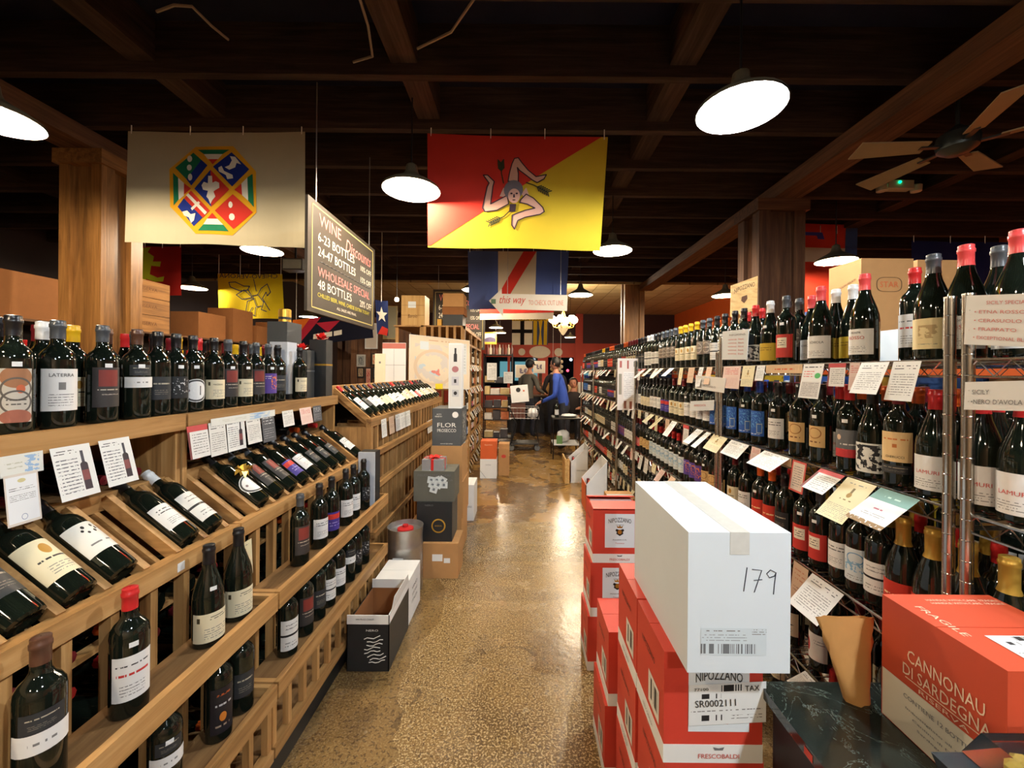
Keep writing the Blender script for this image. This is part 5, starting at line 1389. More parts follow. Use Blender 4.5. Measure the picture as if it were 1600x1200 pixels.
# blue banner with white panel and red diagonal
F = Flag('blue_banner', 'blue banner with white panel crossed by a red diagonal', *quad_px(6.38, (731, 392), (889, 392), (884, 482), (733, 484)), cloth('steel_blue', (72, 88, 142)), .02, 1.2).hooks()
F.poly([(.3, 0), (.68, 0), (.68, .93), (.58, .93), (.5, 1.0), (.42, .93), (.3, .93)], cloth('pale', (200, 186, 160)), .004, 'white_panel')
F.poly([(.55, 0), (.68, 0), (.36, .93), (.3, .9), (.3, .76)], K_RED, .007, 'diagonal')
F = Flag('striped_banner', 'cream banner with an orange-red stripe behind the arrow sign', *quad_px(7.2, (750, 455), (868, 455), (864, 499), (750, 500)), cloth('pale', (200, 186, 160)), .015, 1.0); F.hooks()
F.poly([(0, .62), (1, .6), (1, .76), (0, .78)], K_RED, .004, 'stripe')
# black cross flag near the shop front
F = Flag('cross_flag', 'white flag with black cross beside yellow and blue stripes', *quad_px(12.4, (800, 497), (857, 497), (856, 539), (800, 539)), K_WHT, .02, 1.0)
F.polys([[(.23, .08), (.34, .08), (.34, 1), (.23, 1)], [(0, .42), (.56, .42), (.56, .56), (0, .56)]], cloth('black', (26, 24, 26)), .006, 'cross_bar')
F.poly([(.56, .08), (1, .08), (1, 1), (.56, 1)], cloth('stripe_blue', (70, 80, 110)), .004, 'blue_half'); F.poly([(0, 0), (1, 0), (1, .1), (0, .1)], K_YEL, .008, 'title_strip')
F.polys([[(.59, .1), (.69, .1), (.69, 1), (.59, 1)], [(.73, .1), (.84, .1), (.8, .5), (.84, 1), (.73, 1), (.77, .5)], [(.88, .1), (.97, .1), (.97, 1), (.88, 1)]], K_YEL, .008, 'yellow_stripe')
F.text('FORZA PARMA', cloth('black', (26, 24, 26)), .06, .94, .0, .1, lift=.014)
for u in (.03, .97):
    q = F.p(u, 0); MB().tube([q, (q.x, q.y, 4.4)], .006, 5).build('tie', M_INK_W, F.t)
# red, white and blue banner on the right
F = Flag('red_white_banner', 'red banner with white band and blue edge right of the dark pillar', *quad_px(5.74, (1250, 349), (1340, 350), (1334, 500), (1250, 500)), cloth('scarlet', (200, 62, 42)), .03, 1.0).hooks()
F.poly([(0, .25), (.8, .25), (.8, .4), (0, .4)], cloth('pale', (200, 186, 160)), .005, 'white_band'); F.poly([(.8, 0), (1, 0), (1, 1), (.8, 1)], cloth('dusk_blue', (62, 84, 136)), .005, 'blue_edge')
F.poly([(.05, .09), (.38, .09), (.42, .16), (.3, .16), (.28, .125), (.05, .125)], cloth('violet', (66, 66, 140)), .008, 'blue_emblem'); F.poly([(0, .92), (.7, .92), (.7, 1), (0, 1)], cloth('dusk_blue', (62, 84, 136)), .005, 'blue_foot')
F = Flag('navy_flag', 'plain navy flag hanging at the far right wall', *quad_px(5.79, (1424, 376), (1600, 378), (1600, 470), (1424, 468)), cloth('deep_navy', (34, 42, 88)), .03, 2).hooks()
# striped scarf flag and Lone Star flag below the chalkboard
F = Flag('sports_banner', 'orange, red and black banner with white patches below the chalkboard', *quad_px(7.6, (458, 500), (580, 486), (584, 528), (452, 543)), cloth('night', (24, 26, 40)), .03, 1.2).hooks((.04, .96))
F.poly([(0, 0), (.22, 0), (.02, .9), (0, .9)], cloth('orange', (214, 110, 40)), .006, 'orange_stripe'); F.poly([(.22, 0), (.36, 0), (.1, 1), (0, 1), (.02, .9)], cloth('crimson', (170, 40, 60)), .006, 'red_stripe')
F.polys([[(.28 + .12 * k, .62 - .02 * k), (.38 + .12 * k, .6 - .02 * k), (.38 + .12 * k, .78 - .02 * k), (.28 + .12 * k, .8 - .02 * k)] for k in range(3)], K_WHT, .006, 'white_patch'); F.poly([(.3, .2), (.6, .2), (.45, .6)], cloth('crimson', (170, 40, 60)), .006, 'pennant')
F = Flag('star_flag', 'navy flag with one white star hanging in a fold', *quad_px(6.3, (586, 468), (606, 470), (606, 525), (590, 522)), cloth('navy', (34, 44, 84)), .02, .6).hooks((.5,))
F.poly([(.5 + (.48 if k % 2 == 0 else .2) * math.sin(k * PI / 5), .42 - (.24 if k % 2 == 0 else .1) * math.cos(k * PI / 5)) for k in range(10)], K_WHT, .006, 'star')
F.poly([(.1, 1), (.9, 1), (1, .8), (.5, .75)], K_RED, .006, 'red_stripe')

# ------------------------------------------------------------------ hanging signs
M_CHALK = plain('chalkboard', C(54, 47, 38), .6, var=.1); M_PK = plain('chalk_pink', C(236, 138, 132), .7, var=0); M_CW = plain('chalk_white', C(238, 228, 206), .7, var=0); M_CY = plain('chalk_yellow', C(210, 196, 60), .7, var=0); M_BL = plain('chalk_border', C(196, 180, 110), .7, var=0)
def chalk(o, rt, up, W_, H_, label, full=True, ztop=3.5):
    o, rt, up = Vector(o), Vector(rt).normalized(), Vector(up).normalized(); n = rt.cross(up)
    t = thing('chalkboard_sign', label, 'sign', tuple(o))
    mb = MB(); a, b_ = rt * W_, up * H_; d = n * -.02
    mb.hexa([o + d, o + a + d, o + a, o, o + b_ + d, o + a + b_ + d, o + a + b_, o + b_]); mb.build('board', M_CHALK, t)
    br = MB(); q = .045
    for (p0, p1) in (((q, q), (1 - q, q)), ((1 - q, q), (1 - q, 1 - q)), ((1 - q, 1 - q), (q, 1 - q)), ((q, 1 - q), (q, q))):
        br.bar(o + a * p0[0] + b_ * p0[1] + n * .001, o + a * p1[0] + b_ * p1[1] + n * .001, .008, .002, n)
    br.build('border_line', M_BL, t)
    L = [('WINE', .26, .86, .28, .11, M_PK, 0), ('Discounts', .69, .80, .44, .13, M_PK, .25), ('6-23 BOTTLES', .36, .70, .50, .085, M_CW, 0), ('10% OFF', .82, .66, .2, .06, M_CW, 0), ('24-47 BOTTLES', .37, .57, .52, .085, M_CW, 0), ('15% OFF', .82, .53, .2, .06, M_CW, 0),
         ('WHOLESALE SPECIAL', .5, .385, .78, .085, M_PK, 0), ('48 BOTTLES', .34, .27, .46, .085, M_CW, 0), ('20% OFF', .82, .255, .22, .075, M_CW, 0), ('CHILLED BEER, WINE, CHEESE EXTRA TODAY', .5, .17, .78, .045, M_CY, 0), ('ALL SALES ARE FINAL', .5, .105, .3, .028, M_CW, 0)]
    for (tx, u, v, w, h, mt, sh) in L:
        put_text(t, tx, mt, o + a * u + b_ * v, rt, up, width=W_ * w, height=H_ * h, shear=sh, lift=.002)
    wv = MB(); wv.tube([o + a * (.14 + .76 * k / 30) + b_ * (.475 + .008 * (k % 2)) + n * .001, ][:1] * 0 + [o + a * (.14 + .76 * k / 30) + b_ * (.475 + .008 * (k % 2)) + n * .001 for k in range(31)], .003, 4); wv.build('wavy_line', M_INK_G, t)
    for u in (.1, .9):
        p_ = o + a * u + b_; MB().tube([p_ + d * .5, (p_.x + d.x * .5, p_.y + d.y * .5, ztop)], .004, 5).build('chain', M_STEEL, t)
cB = 1.42
chalk((-cB, cB * FPX / 336, 1.5 + .28 * cB), YP, ZP, cB * FPX / 231 - cB * FPX / 336, .54 * cB, 'large chalkboard of wine discounts hung over the left rack', ztop=3.49)
p = at_y(676, 546, 8.12)
chalk(tuple(p), XP, ZP, 1.04, 1.2, 'smaller chalkboard of wine discounts behind the cartons', ztop=3.85)
# arrow sign
Y_ = 6.05; t = None
pts = [(764, 470), (784, 451), (784, 459), (887, 461), (886, 486), (786, 483), (786, 494)]
W3 = [at_y(a, b_, Y_) for a, b_ in pts]
t = thing('arrow_sign', 'white arrow sign reading this way TO CHECK OUT LINE', 'sign', tuple(W3[0]))
mb = MB(); mb.face([q for q in W3][::-1]); mb.face([q + Vector((0, .012, 0)) for q in W3])
for k in range(len(W3)):
    a, b_ = W3[k], W3[(k + 1) % len(W3)]; mb.face([a, b_, b_ + Vector((0, .012, 0)), a + Vector((0, .012, 0))])
mb.build('board', plain('sign_white', C(206, 202, 192), .5, var=.03), t)
put_text(t, 'this way', M_INK_R, at_y(801, 470, Y_ - .004), XP, ZP, width=.39, height=.15, shear=.35)
put_text(t, 'TO CHECK OUT LINE', plain('salmon_ink', C(206, 140, 124), .6, var=0), at_y(853, 473, Y_ - .004), XP, ZP, width=.52, height=.075)
panel(t, 'leaf_mark', plain('leaf_green', C(90, 120, 96), .6), at_y(771, 471, Y_ - .002), XP, ZP, .07, .07)
for px in (793, 876):
    q = at_y(px, 460, Y_); MB().tube([q, (q.x, q.y, 3.85)], .004, 5).build('string', M_STEEL, t)
# wooden shield sign on the dark pillar
q = [at_y(1143, 446, 3.62), at_y(1184, 431, 3.55), at_y(1183, 484, 3.55), at_y(1142, 495, 3.62)]
t = thing('wooden_sign', 'pale wooden crate panel branded NIPOZZANO', 'sign', tuple(q[3]))
dp = Vector((0, .015, 0)); MB().hexa([q[3], q[2], q[2] + dp, q[3] + dp, q[0], q[1], q[1] + dp, q[0] + dp]).build('board', WD_K[0], t)
rt, up = (q[1] - q[0]).normalized(), (q[0] - q[3]).normalized(); cc = (q[0] + q[1] + q[2] + q[3]) / 4
BR = plain('branded_ink', C(90, 54, 26), .7, var=0)
put_text(t, 'NIPOZZANO', BR, cc + up * .09, rt, up, width=.17, height=.04, lift=.003, arc=1.5)
MB().face([cc - up * .02 + rt * a + up * b_ + YM * .003 for a, b_ in ((-.022, .03), (.022, .03), (.026, -.005), (0, -.035), (-.026, -.005))]).build('crest', BR, t)
MB().box(cc.x - .09, cc.x + .09, 3.6, 3.85, 1.547, 1.575).box(cc.x - .02, cc.x + .02, 3.64, 3.67, 1.575, 2.1).build('stand', WD_K[1], t)

# ------------------------------------------------------------------ cards and sheets
WC = C(222, 220, 212)
CD = {
 'text': printed('card_text', WC, [('t', .1, .9, .78, .92, IK, 2, 12), ('t', .1, .9, .12, .7, GR, 9, 22)]),
 'pink': printed('card_pink', C(222, 196, 184), [('t', .12, .88, .62, .92, RD, 4, 14), ('t', .12, .88, .1, .5, C(200, 150, 140), 6, 20)]),
 'cream': printed('card_cream', C(224, 212, 170), [('t', .2, .8, .86, .93, GR, 1, 12), ('r', .46, .54, .62, .8, C(110, 96, 60)), ('e', .5, .62, .08, .06, C(150, 120, 60)), ('t', .3, .7, .46, .54, C(120, 100, 60), 1, 8), ('t', .06, .94, .04, .36, GR, 9, 30)]),
 'green': printed('card_green', WC, [('t', .1, .9, .86, .96, IK, 1, 10), ('e', .78, .66, .14, .08, C(70, 170, 90)), ('t', .1, .6, .6, .82, RD, 3, 14), ('r', .06, .94, .04, .48, C(196, 190, 182)), ('t', .1, .9, .06, .46, GR, 8, 22)]),
 'redtop': printed('card_redtop', C(224, 222, 216), [('r', 0, 1, .82, 1, C(190, 70, 70)), ('r', 0, .1, 0, .82, C(120, 60, 60)), ('t', .2, .92, .1, .76, GR, 8, 22)]),
 'redframe': printed('card_redframe', C(200, 80, 70), [('r', .1, .9, .06, .94, C(216, 196, 176)), ('t', .2, .8, .15, .85, GR, 9, 20)]),
 'teal': printed('card_teal', C(224, 224, 222), [('r', 0, 1, .68, 1, C(108, 148, 138)), ('t', .3, .7, .76, .88, C(180, 210, 200), 1, 9), ('t', .36, .64, .4, .52, C(170, 90, 110), 1, 6), ('t', .2, .8, .24, .34, GR, 2, 20), ('n', 0, 1, 0, .12, C(130, 100, 60), 14, .4)]),
 'tan': printed('card_tan', C(210, 180, 150), [('t', .15, .85, .6, .9, C(190, 130, 100), 3, 10), ('t', .1, .9, .35, .5, C(150, 110, 90), 2, 14)]),
 'sheet': printed('card_sheet', C(226, 226, 220), [('r', .70, .78, .62, .88, C(50, 50, 60)), ('e', .74, .6, .1, .06, C(40, 34, 40)), ('r', .64, .84, .12, .6, C(46, 34, 44)), ('r', .65, .83, .3, .5, C(120, 60, 60)), ('t', .06, .62, .84, .94, IK, 2, 14), ('t', .06, .6, .1, .78, C(90, 90, 96), 10, 16)]),
 'frame': printed('card_frame', C(214, 204, 190), [('r', .05, .95, .05, .95, C(226, 228, 228)), ('e', .5, .86, .12, .04, C(200, 190, 140)), ('t', .12, .88, .66, .74, IK, 2, 14), ('t', .12, .88, .46, .6, GR, 4, 30), ('o', .5, .14, .09, .06, C(90, 110, 150))]),
 'strip': printed('card_strip', C(224, 224, 214), [('n', .55, .9, .1, .9, C(150, 180, 210), 5, .5), ('t', .1, .5, .3, .7, C(190, 190, 170), 2, 12)]),
 'tanstrip': printed('card_tanstrip', C(222, 190, 150), [('t', .2, .8, .2, .8, C(214, 110, 70), 1, 10)]),
 'dark': printed('card_dark', C(76, 78, 82), [('t', .1, .9, .6, .9, C(200, 200, 200), 3, 10), ('t', .1, .9, .1, .5, C(150, 150, 150), 5, 20)]),
 'poster': printed('card_poster', C(226, 212, 198), [('r', .28, .76, .22, .74, C(232, 224, 214)), ('t', .3, .74, .24, .72, C(170, 160, 156), 14, 30), ('r', .1, .2, .82, .95, C(170, 90, 80)), ('r', .44, .52, .8, .96, C(160, 80, 70)), ('r', .74, .92, .84, .94, C(110, 110, 90)), ('r', .06, .2, .3, .7, C(150, 140, 120)), ('r', .82, .93, .4, .72, C(120, 80, 70)), ('r', .3, .42, .03, .18, C(130, 80, 60)), ('r', .56, .68, .02, .17, C(140, 80, 60)), ('r', .8, .92, .03, .14, C(90, 60, 50))]),
}
CDN = dict(text='white shelf card with printed text', pink='pink-tinted shelf card', cream='cream estate card with small crest', green='white card with green dot', redtop='white card with red heading', redframe='card with red border', teal='card with teal heading and score', tan='blank tan card', sheet='white sheet with bottle picture', frame='framed white certificate card', strip='pale card strip', tanstrip='tan paper shelf strip', dark='dark grey card', poster='tall poster sheet of bottle pictures')
def card(kind, c, right, down, w, h, place, curl=.0, group=True, name='shelf_card', cat='card'):
    c, right, down = Vector(c), Vector(right).normalized(), Vector(down).normalized(); n = down.cross(right).normalized() * -1
    n = right.cross(-down)
    mb = MB(); K = 4
    P = lambda u, v: c + right * (u - .5) * w + down * v * h + n * curl * v * v
    for k in range(K):
        v0, v1 = k / K, (k + 1) / K
        mb.face([P(0, v1), P(1, v1), P(1, v0), P(0, v0)], 0, [(0, 1 - v1), (1, 1 - v1), (1, 1 - v0), (0, 1 - v0)])
    lb = CDN[kind] + ' ' + place
    return tag(mb.build(name, CD[kind]), lb, cat, lb if group else None)
HP = ['hanging from the top wire shelf', 'hanging from the second wire shelf', 'hanging from the third wire shelf', 'hanging from the fourth wire shelf']
def rcard(s, px0, px1, h, tilt, kind, yaw=0.0, curl=0.0):
    X = RX0 - .008; ya, yb = YX(px1, X), YX(px0, X); w = yb - ya
    a = R(tilt)
    card(kind, (X, (ya + yb) / 2, SHZ[s] - .004), (math.sin(yaw), -math.cos(yaw), 0), (-math.sin(a), 0, -math.cos(a)), w, h, HP[s], curl)
for q in [(0, 1131, 1158, .115, 6, 'pink'), (0, 1161, 1180, .1, 8, 'cream'), (0, 1183, 1196, .07, 10, 'text'), (0, 1197, 1254, .035, 2, 'tanstrip'), (0, 1256, 1288, .13, 10, 'green'), (0, 1295, 1322, .08, 5, 'redtop'),
          (0, 1328, 1344, .09, 4, 'pink'), (0, 1346, 1390, .105, 22, 'text'), (0, 1396, 1440, .115, 14, 'text'),
          (1, 1116, 1138, .1, 38, 'cream'), (1, 1144, 1172, .09, 42, 'text'), (1, 1176, 1190, .07, 10, 'pink'), (1, 1196, 1236, .1, 56, 'text'), (1, 1240, 1262, .12, 8, 'redframe'), (1, 1205, 1238, .035, 2, 'tanstrip'), (1, 1284, 1322, .1, 50, 'redtop'),
          (1, 1326, 1372, .16, 42, 'cream'), (1, 1378, 1440, .14, 52, 'teal'), (2, 1243, 1266, .17, 6, 'tan'), (2, 1272, 1322, .14, 40, 'text'), (2, 1120, 1140, .12, 10, 'cream'), (2, 1160, 1180, .1, 30, 'text'), (2, 1200, 1225, .1, 12, 'pink'), (3, 1262, 1284, .08, 62, 'text')]:
    rcard(*q)
rk = random.Random(3)
for s in range(4):
    y = 2.36
    while y < 7.3:
        w = rk.uniform(.06, .1); h = rk.uniform(.07, .13); a = R(rk.choice([4, 8, 12, 35, 48]))
        kind = rk.choice(['text', 'text', 'cream', 'pink', 'tan', 'green' if rk.random() < .3 else 'text', 'redtop' if rk.random() < .4 else 'cream'])
        card(kind, (RX0 - .008, y, SHZ[s] - .004), (0, -1, 0), (-math.sin(a), 0, -math.cos(a)), w, h, HP[s] + ' past the white post')
        y += w + rk.uniform(.03, .14 if y < 4 else .2)
# sheets tied to the rack posts
def psheet(name, label, p0, p1, p2, p3, Yp, lines, mat=None):
    q = [at_x(a, b_, 1.078) for a, b_ in (p0, p1, p2, p3)]; t = thing(name, label, 'sign', tuple(q[3]))
    dp = Vector((.002, 0, 0)); MB().hexa([q[3], q[2], q[2] + dp, q[3] + dp, q[0], q[1], q[1] + dp, q[0] + dp]).build('sheet', mat or M_WHITE, t)
    W_ = (q[1] - q[0]).length; H_ = (q[0] - q[3]).length; rt, up = (q[1] - q[0]).normalized(), (q[0] - q[3]).normalized()
    for (tx, u, v, w, h, mt) in lines: put_text(t, tx, mt, q[3] + rt * W_ * u + up * H_ * v, rt, up, width=W_ * w, height=H_ * h, lift=.002)
    for v in (.3, .7): MB().tube([q[3].lerp(q[0], v) + rt * .01 + Vector((-.001, 0, 0)), q[3].lerp(q[0], v) - rt * .012 + Vector((.02, 0, 0))], .0015, 4).build('tie', M_WHITE, t)
    return t
SAL = plain('salmon_red_ink', C(206, 116, 108), .6, var=0)
psheet('post_sign', 'white post sign listing SICILY specials in red', (1510, 462), (1625, 458), (1622, 543), (1506, 538), 1.0, [('SICILY SPECIALS', .62, .85, .6, .07, SAL), ('• ETNA ROSSO', .5, .67, .7, .065, SAL), ('• CERASUOLO', .48, .5, .66, .065, SAL), ('• FRAPPATO', .45, .33, .6, .065, SAL), ('• EXCEPTIONAL BLENDS', .6, .16, .9, .065, SAL)])
psheet('post_sign', "white post sign reading SICILY NERO D'AVOLA", (1508, 597), (1630, 594), (1630, 643), (1506, 640), 1.0, [('SICILY', .24, .64, .24, .16, M_INK_G), ("•NERO D'AVOLA", .45, .3, .68, .16, M_INK_G)])
psheet('post_sheet', 'pale blue sheet tied to the wire post', (1129, 518), (1170, 514), (1167, 562), (1128, 562), 2.2, [('REGIONS', .6, .85, .6, .06, M_INK_G)] + [('wine list', .55, .7 - .12 * k, .6, .05, SAL) for k in range(5)], M_BLU)
psheet('post_sign', 'small white sign at the wire post, upper one', (1087, 586), (1134, 591), (1131, 614), (1086, 607), 2.2, [('SICILY', .32, .62, .22, .14, M_INK_G), ('• CERASUOLO', .45, .32, .55, .14, M_INK_G)])
psheet('post_sign', 'small white sign at the wire post, lower one', (1079, 627), (1116, 625), (1115, 641), (1078, 642), 2.21, [('BASILICATA', .45, .55, .5, .2, SAL)], M_BLU)
card('poster', at_y(982, 560, 3.93) + Vector((0, 0, 0)), (1, 0, 0), (0, 0, -1), .21, .5, 'tied across two wire posts', group=False, name='poster_sheet', cat='poster')
# ledge cards on the left
def lcard(px0, px1, h, tilt, kind, X=-1.196, z=1.295, place='hung from the pine ledge'):
    ya, yb = YX(px0, X), YX(px1, X); a = R(tilt)
    card(kind, (X, (ya + yb) / 2, z), YP, (math.sin(a), 0, -math.cos(a)), yb - ya, h, place)
for q in [(0, 68, .05, 3, 'strip'), (6, 60, .12, 6, 'frame', -1.19, 1.25), (78, 140, .14, 14, 'sheet'), (154, 202, .135, 14, 'sheet'), (292, 324, .12, 8, 'redtop'), (326, 352, .13, 6, 'text'), (354, 382, .13, 5, 'sheet'), (384, 406, .12, 7, 'text'), (408, 428, .13, 7, 'dark'),
          (441, 458, .08, 8, 'text'), (468, 486, .09, 10, 'pink'), (489, 502, .09, 5, 'dark'), (330, 430, .03, 2, 'strip', -1.194, 1.31)]: lcard(*q)
for px in (600, 612, 622, 630, 637, 672):
    lcard(px - 4, px + 4, .13, 4, 'text' if px != 612 else 'tan', -.982, 1.16 if px < 650 else .98, 'hung on the slant-topped rack')
card('cream', (-1.0, 1.478, .875), YP, (.05, 0, -1), .07, .13, 'tied to the rack post', group=False); card('text', (-1.0, 2.62, .9), YP, (.05, 0, -1), .07, .1, 'at the rack end post', group=False)
tag(MB().box(-1.0025, -1.0018, 1.19, 1.215, .905, .93).build('price_tag', M_WHITE), 'tiny white price tag on the bin rail', 'tag')
# ------------------------------------------------------------------ end of the pine ledge: gift boxes
def bow(c, r, mat, label):
    mb = MB(); c = Vector(c)
    for k in range(14):
        a = k * 2.399; el = .15 + 1.2 * (k / 14); d = Vector((math.cos(a) * math.cos(el), math.sin(a) * math.cos(el), math.sin(el))) * r
        s_ = Vector((-math.sin(a), math.cos(a), 0)) * r * .28
        mb.face([c - s_ * .3, c + d * .7 - s_, c + d, c + d * .7 + s_])
    return tag(mb.build('gift_bow', mat), label, 'bow')
t = thing('window_gift_box', 'white-fronted gift box standing by the ledge end bottle', 'gift box', (-1.33, 2.36, zL))
MB().box(-1.445, -1.345, 2.33, 2.43, zL, zL + .33).build('box', plain('silver_card', C(190, 196, 204), .4), t); MB().box(-1.4455, -1.3445, 2.3295, 2.4305, zL, zL + .03).build('black_foot', MBK, t)
for (x0, x1, y0, y1, h, lb, mt) in ((-1.40, -1.29, 2.445, 2.53, .29, 'charcoal gift box with silver stripe on the pine ledge', plain('charcoal_card', C(62, 62, 60), .5)), (-1.33, -1.225, 2.545, 2.63, .36, 'tall black gift box with gold band at the ledge end', MBK), (-1.53, -1.41, 2.44, 2.6, .46, 'tallest slate gift box at the back of the ledge', plain('slate_card', C(54, 58, 60), .5))):
    t = thing('gift_box', lb, 'gift box', ((x0 + x1) / 2, (y0 + y1) / 2, zL))
    MB().box(x0, x1, y0, y1, zL, zL + h).build('box', mt, t); MB().box(x0 - .001, x1 + .001, y0 - .001, y1 + .001, zL + h * .55, zL + h * .58).build('stripe', M_STEEL if 'silver' in lb else M_GOLD, t)
bow((-1.345, 2.48, zL + .29), .05, RB, 'red foil bow on the charcoal gift box'); bow((-1.275, 2.585, zL + .36), .055, RB, 'red foil bow on the tall black gift box')
t = thing('biscuit_tin', 'gold banded tin beside the red bow', 'tin', (-1.47, 2.52, zL + .46)); MB().lathe([(.001, 0), (.035, 0), (.035, .08), (.03, .085), (.001, .085)], 14, (-1.47, 2.52, zL + .46)).build('tin', M_GOLD, t, smooth=True); MB().lathe([(.0355, .02), (.0355, .035)], 14, (-1.47, 2.52, zL + .46)).build('band', MBK, t)
# small silver display beside the upper tier
t = thing('display_box', 'black and silver boxed bottle display on the upper rack tier', 'display', (-.95, 2.56, .67))
MB().box(-1.0, -.90, 2.50, 2.512, .67, 1.0).build('silver_panel', plain('silver_card', C(190, 196, 204), .4), t); MB().box(-1.0, -.90, 2.513, 2.6, .67, 1.0).build('black_panel', MBK, t)

# ------------------------------------------------------------------ far left: long dark shelf, cartons, crates
t = thing('long_bottle_shelf', 'long dark shelf of bottles behind the brown pillar', 'shelf', (-4.5, 5.0, 0))
for z in (.1, .55, 1.0, 1.45, 1.93): box_part('shelf_board', t, WD_R, -4.75, -4.3, .6, 9.0, z - .02, z)
for y in (.6, 2.4, 4.2, 6.0, 7.8, 8.98): box_part('upright', t, WD_R, -4.75, -4.3, y, y + .02, 0, 1.93)
box_part('back_board', t, M_DARKBACK, -4.77, -4.75, .6, 9.0, 0, 1.93)
for k in range(95): stuff_bottle(rs.choice(['plain', 'crest', 'yellowcap', 'redcap', 'white', 'tan']), std(-4.37, .7 + (k % 95) * .087, 1.45, 0))
for k in range(48): stuff_bottle(rs.choice(['plain', 'crest', 'white', 'tan']), std(-4.37, .7 + k * .17, 1.0, 0))
for i, (y0, w, h) in enumerate([(1.0, .45, .42), (1.6, .5, .3), (2.35, .3, .38), (2.75, .42, .22), (3.3, .5, .4), (4.0, .35, .28), (5.45, .5, .35), (6.1, .45, .5), (6.65, .4, .3), (7.2, .5, .42), (7.8, .4, .3), (8.3, .5, .45)]):
    carton('kraft_carton', 'kraft carton stored on top of the long dark shelf', 'carton', -4.72, -4.34, y0, y0 + w, 1.93, 1.93 + h, M_KRAFT_D, 'y', None, 'cartons on the long dark shelf')  # dim light away from the lamps is painted in as a darker kraft
for k in range(3):
    t = thing('wooden_crate', 'red-brown wine crate, %s of three beside the brown pillar' % names[k], 'crate', (-4.5, 4.7, 1.93 + k * .2))
    box_part('body', t, WD_P, -4.7, -4.32, 4.45, 4.98, 1.931 + k * .2, 2.125 + k * .2); put_text(t, 'RISERVA', BR, (-4.32, 4.7, 2.03 + k * .2), YP, ZP, width=.22, height=.04)
# wood-clad partition with frames
wp = thing('clad_partition', 'dark wood-clad partition hung with framed pictures', 'partition', (-2.9, 8.3, 0))
for k in range(9): box_part('plank', wp, WD_R, -3.48 + k * .135, -3.352 + k * .135, 8.28 + .006 * (k % 2), 8.32, 0, 2.6)
def pframe(px0, py0, px1, py1, label, mat, Yp=8.262, fr=M_BLACK):
    a, b_ = at_y(px0, py1, Yp), at_y(px1, py0, Yp); t = thing('picture_frame', label, 'picture', (a.x, Yp, a.z)); e = .025
    MB().box(a.x, b_.x, Yp, Yp + .015, a.z, b_.z).build('backing', fr, t)
    panel(t, 'picture', mat, ((a.x + b_.x) / 2, Yp, (a.z + b_.z) / 2), XP, ZP, b_.x - a.x - 2 * e, b_.z - a.z - 2 * e, .002)
    if Yp > 9 and b_.z > 1.9:
        for x in (a.x + .03, b_.x - .03): MB().tube([(x, Yp + .01, b_.z), (x, Yp + .01, 4.4)], .003, 4).build('wire', M_STEEL, t)
pm = lambda n, b_, c_, s_: printed('picture_' + n, C(*b_), [('n', .1, .9, .1, .9, C(*c_), s_, .5)])
pframe(557, 554, 571, 573, 'grey framed engraving on the wood-clad partition', pm('grey', (150, 150, 146), (90, 94, 92), 6), fr=plain('frame_silver', C(170, 166, 158), .4))
pframe(558, 574, 569, 590, 'small framed portrait under the engraving', pm('sepia', (170, 150, 120), (90, 60, 50), 5))
pframe(570, 574, 581, 603, 'framed page of red labels on the partition', pm('red', (196, 150, 130), (170, 60, 50), 8))
pframe(580, 552, 590, 571, 'cream print with red seal on the partition', pm('seal', (226, 190, 150), (206, 100, 70), 3)); pframe(582, 573, 591, 592, 'charcoal print beside the red label page', pm('char', (70, 70, 72), (130, 126, 120), 6))
pframe(570, 505, 590, 545, 'blank white notice on the wood-clad partition', plain('notice_white', C(216, 204, 190), .6, var=.03), fr=M_WHITE)
# boards standing on the slant-topped rack
zr = 1.32
for (xa, xb_, y, h, lb, ln) in ((-1.5, -1.395, 4.15, .36, 'cream board with small crest on the slant-topped rack', 1), (-1.56, -1.30, 4.55, .50, 'white grid board with red heading on the slant-topped rack', 2)):
    t = thing('display_board', lb, 'board', ((xa + xb_) / 2, y, zr)); MB().box(xa, xb_, y, y + .012, zr, zr + h).build('board', plain('cream_board2', C(222, 208, 178), .6) if ln == 1 else M_WHITE, t)
    if ln == 2:
        panel(t, 'red_heading', plain('faded_red', C(190, 110, 96), .6), ((xa + xb_) / 2, y, zr + h - .035), XP, ZP, xb_ - xa, .06); MB().box(xa, xb_, y - .001, y, zr + .25, zr + .253).box((xa + xb_) / 2 - .001, (xa + xb_) / 2 + .001, y - .001, y, zr, zr + h - .07).build('grid_line', M_INK_G, t)
    else: panel(t, 'crest', M_INK_G, ((xa + xb_) / 2, y, zr + .27), XP, ZP, .02, .02)
    MB().box((xa + xb_) / 2 - .01, (xa + xb_) / 2 + .01, y + .012, y + .06, zr, zr + .1).build('strut', M_KRAFT, t)
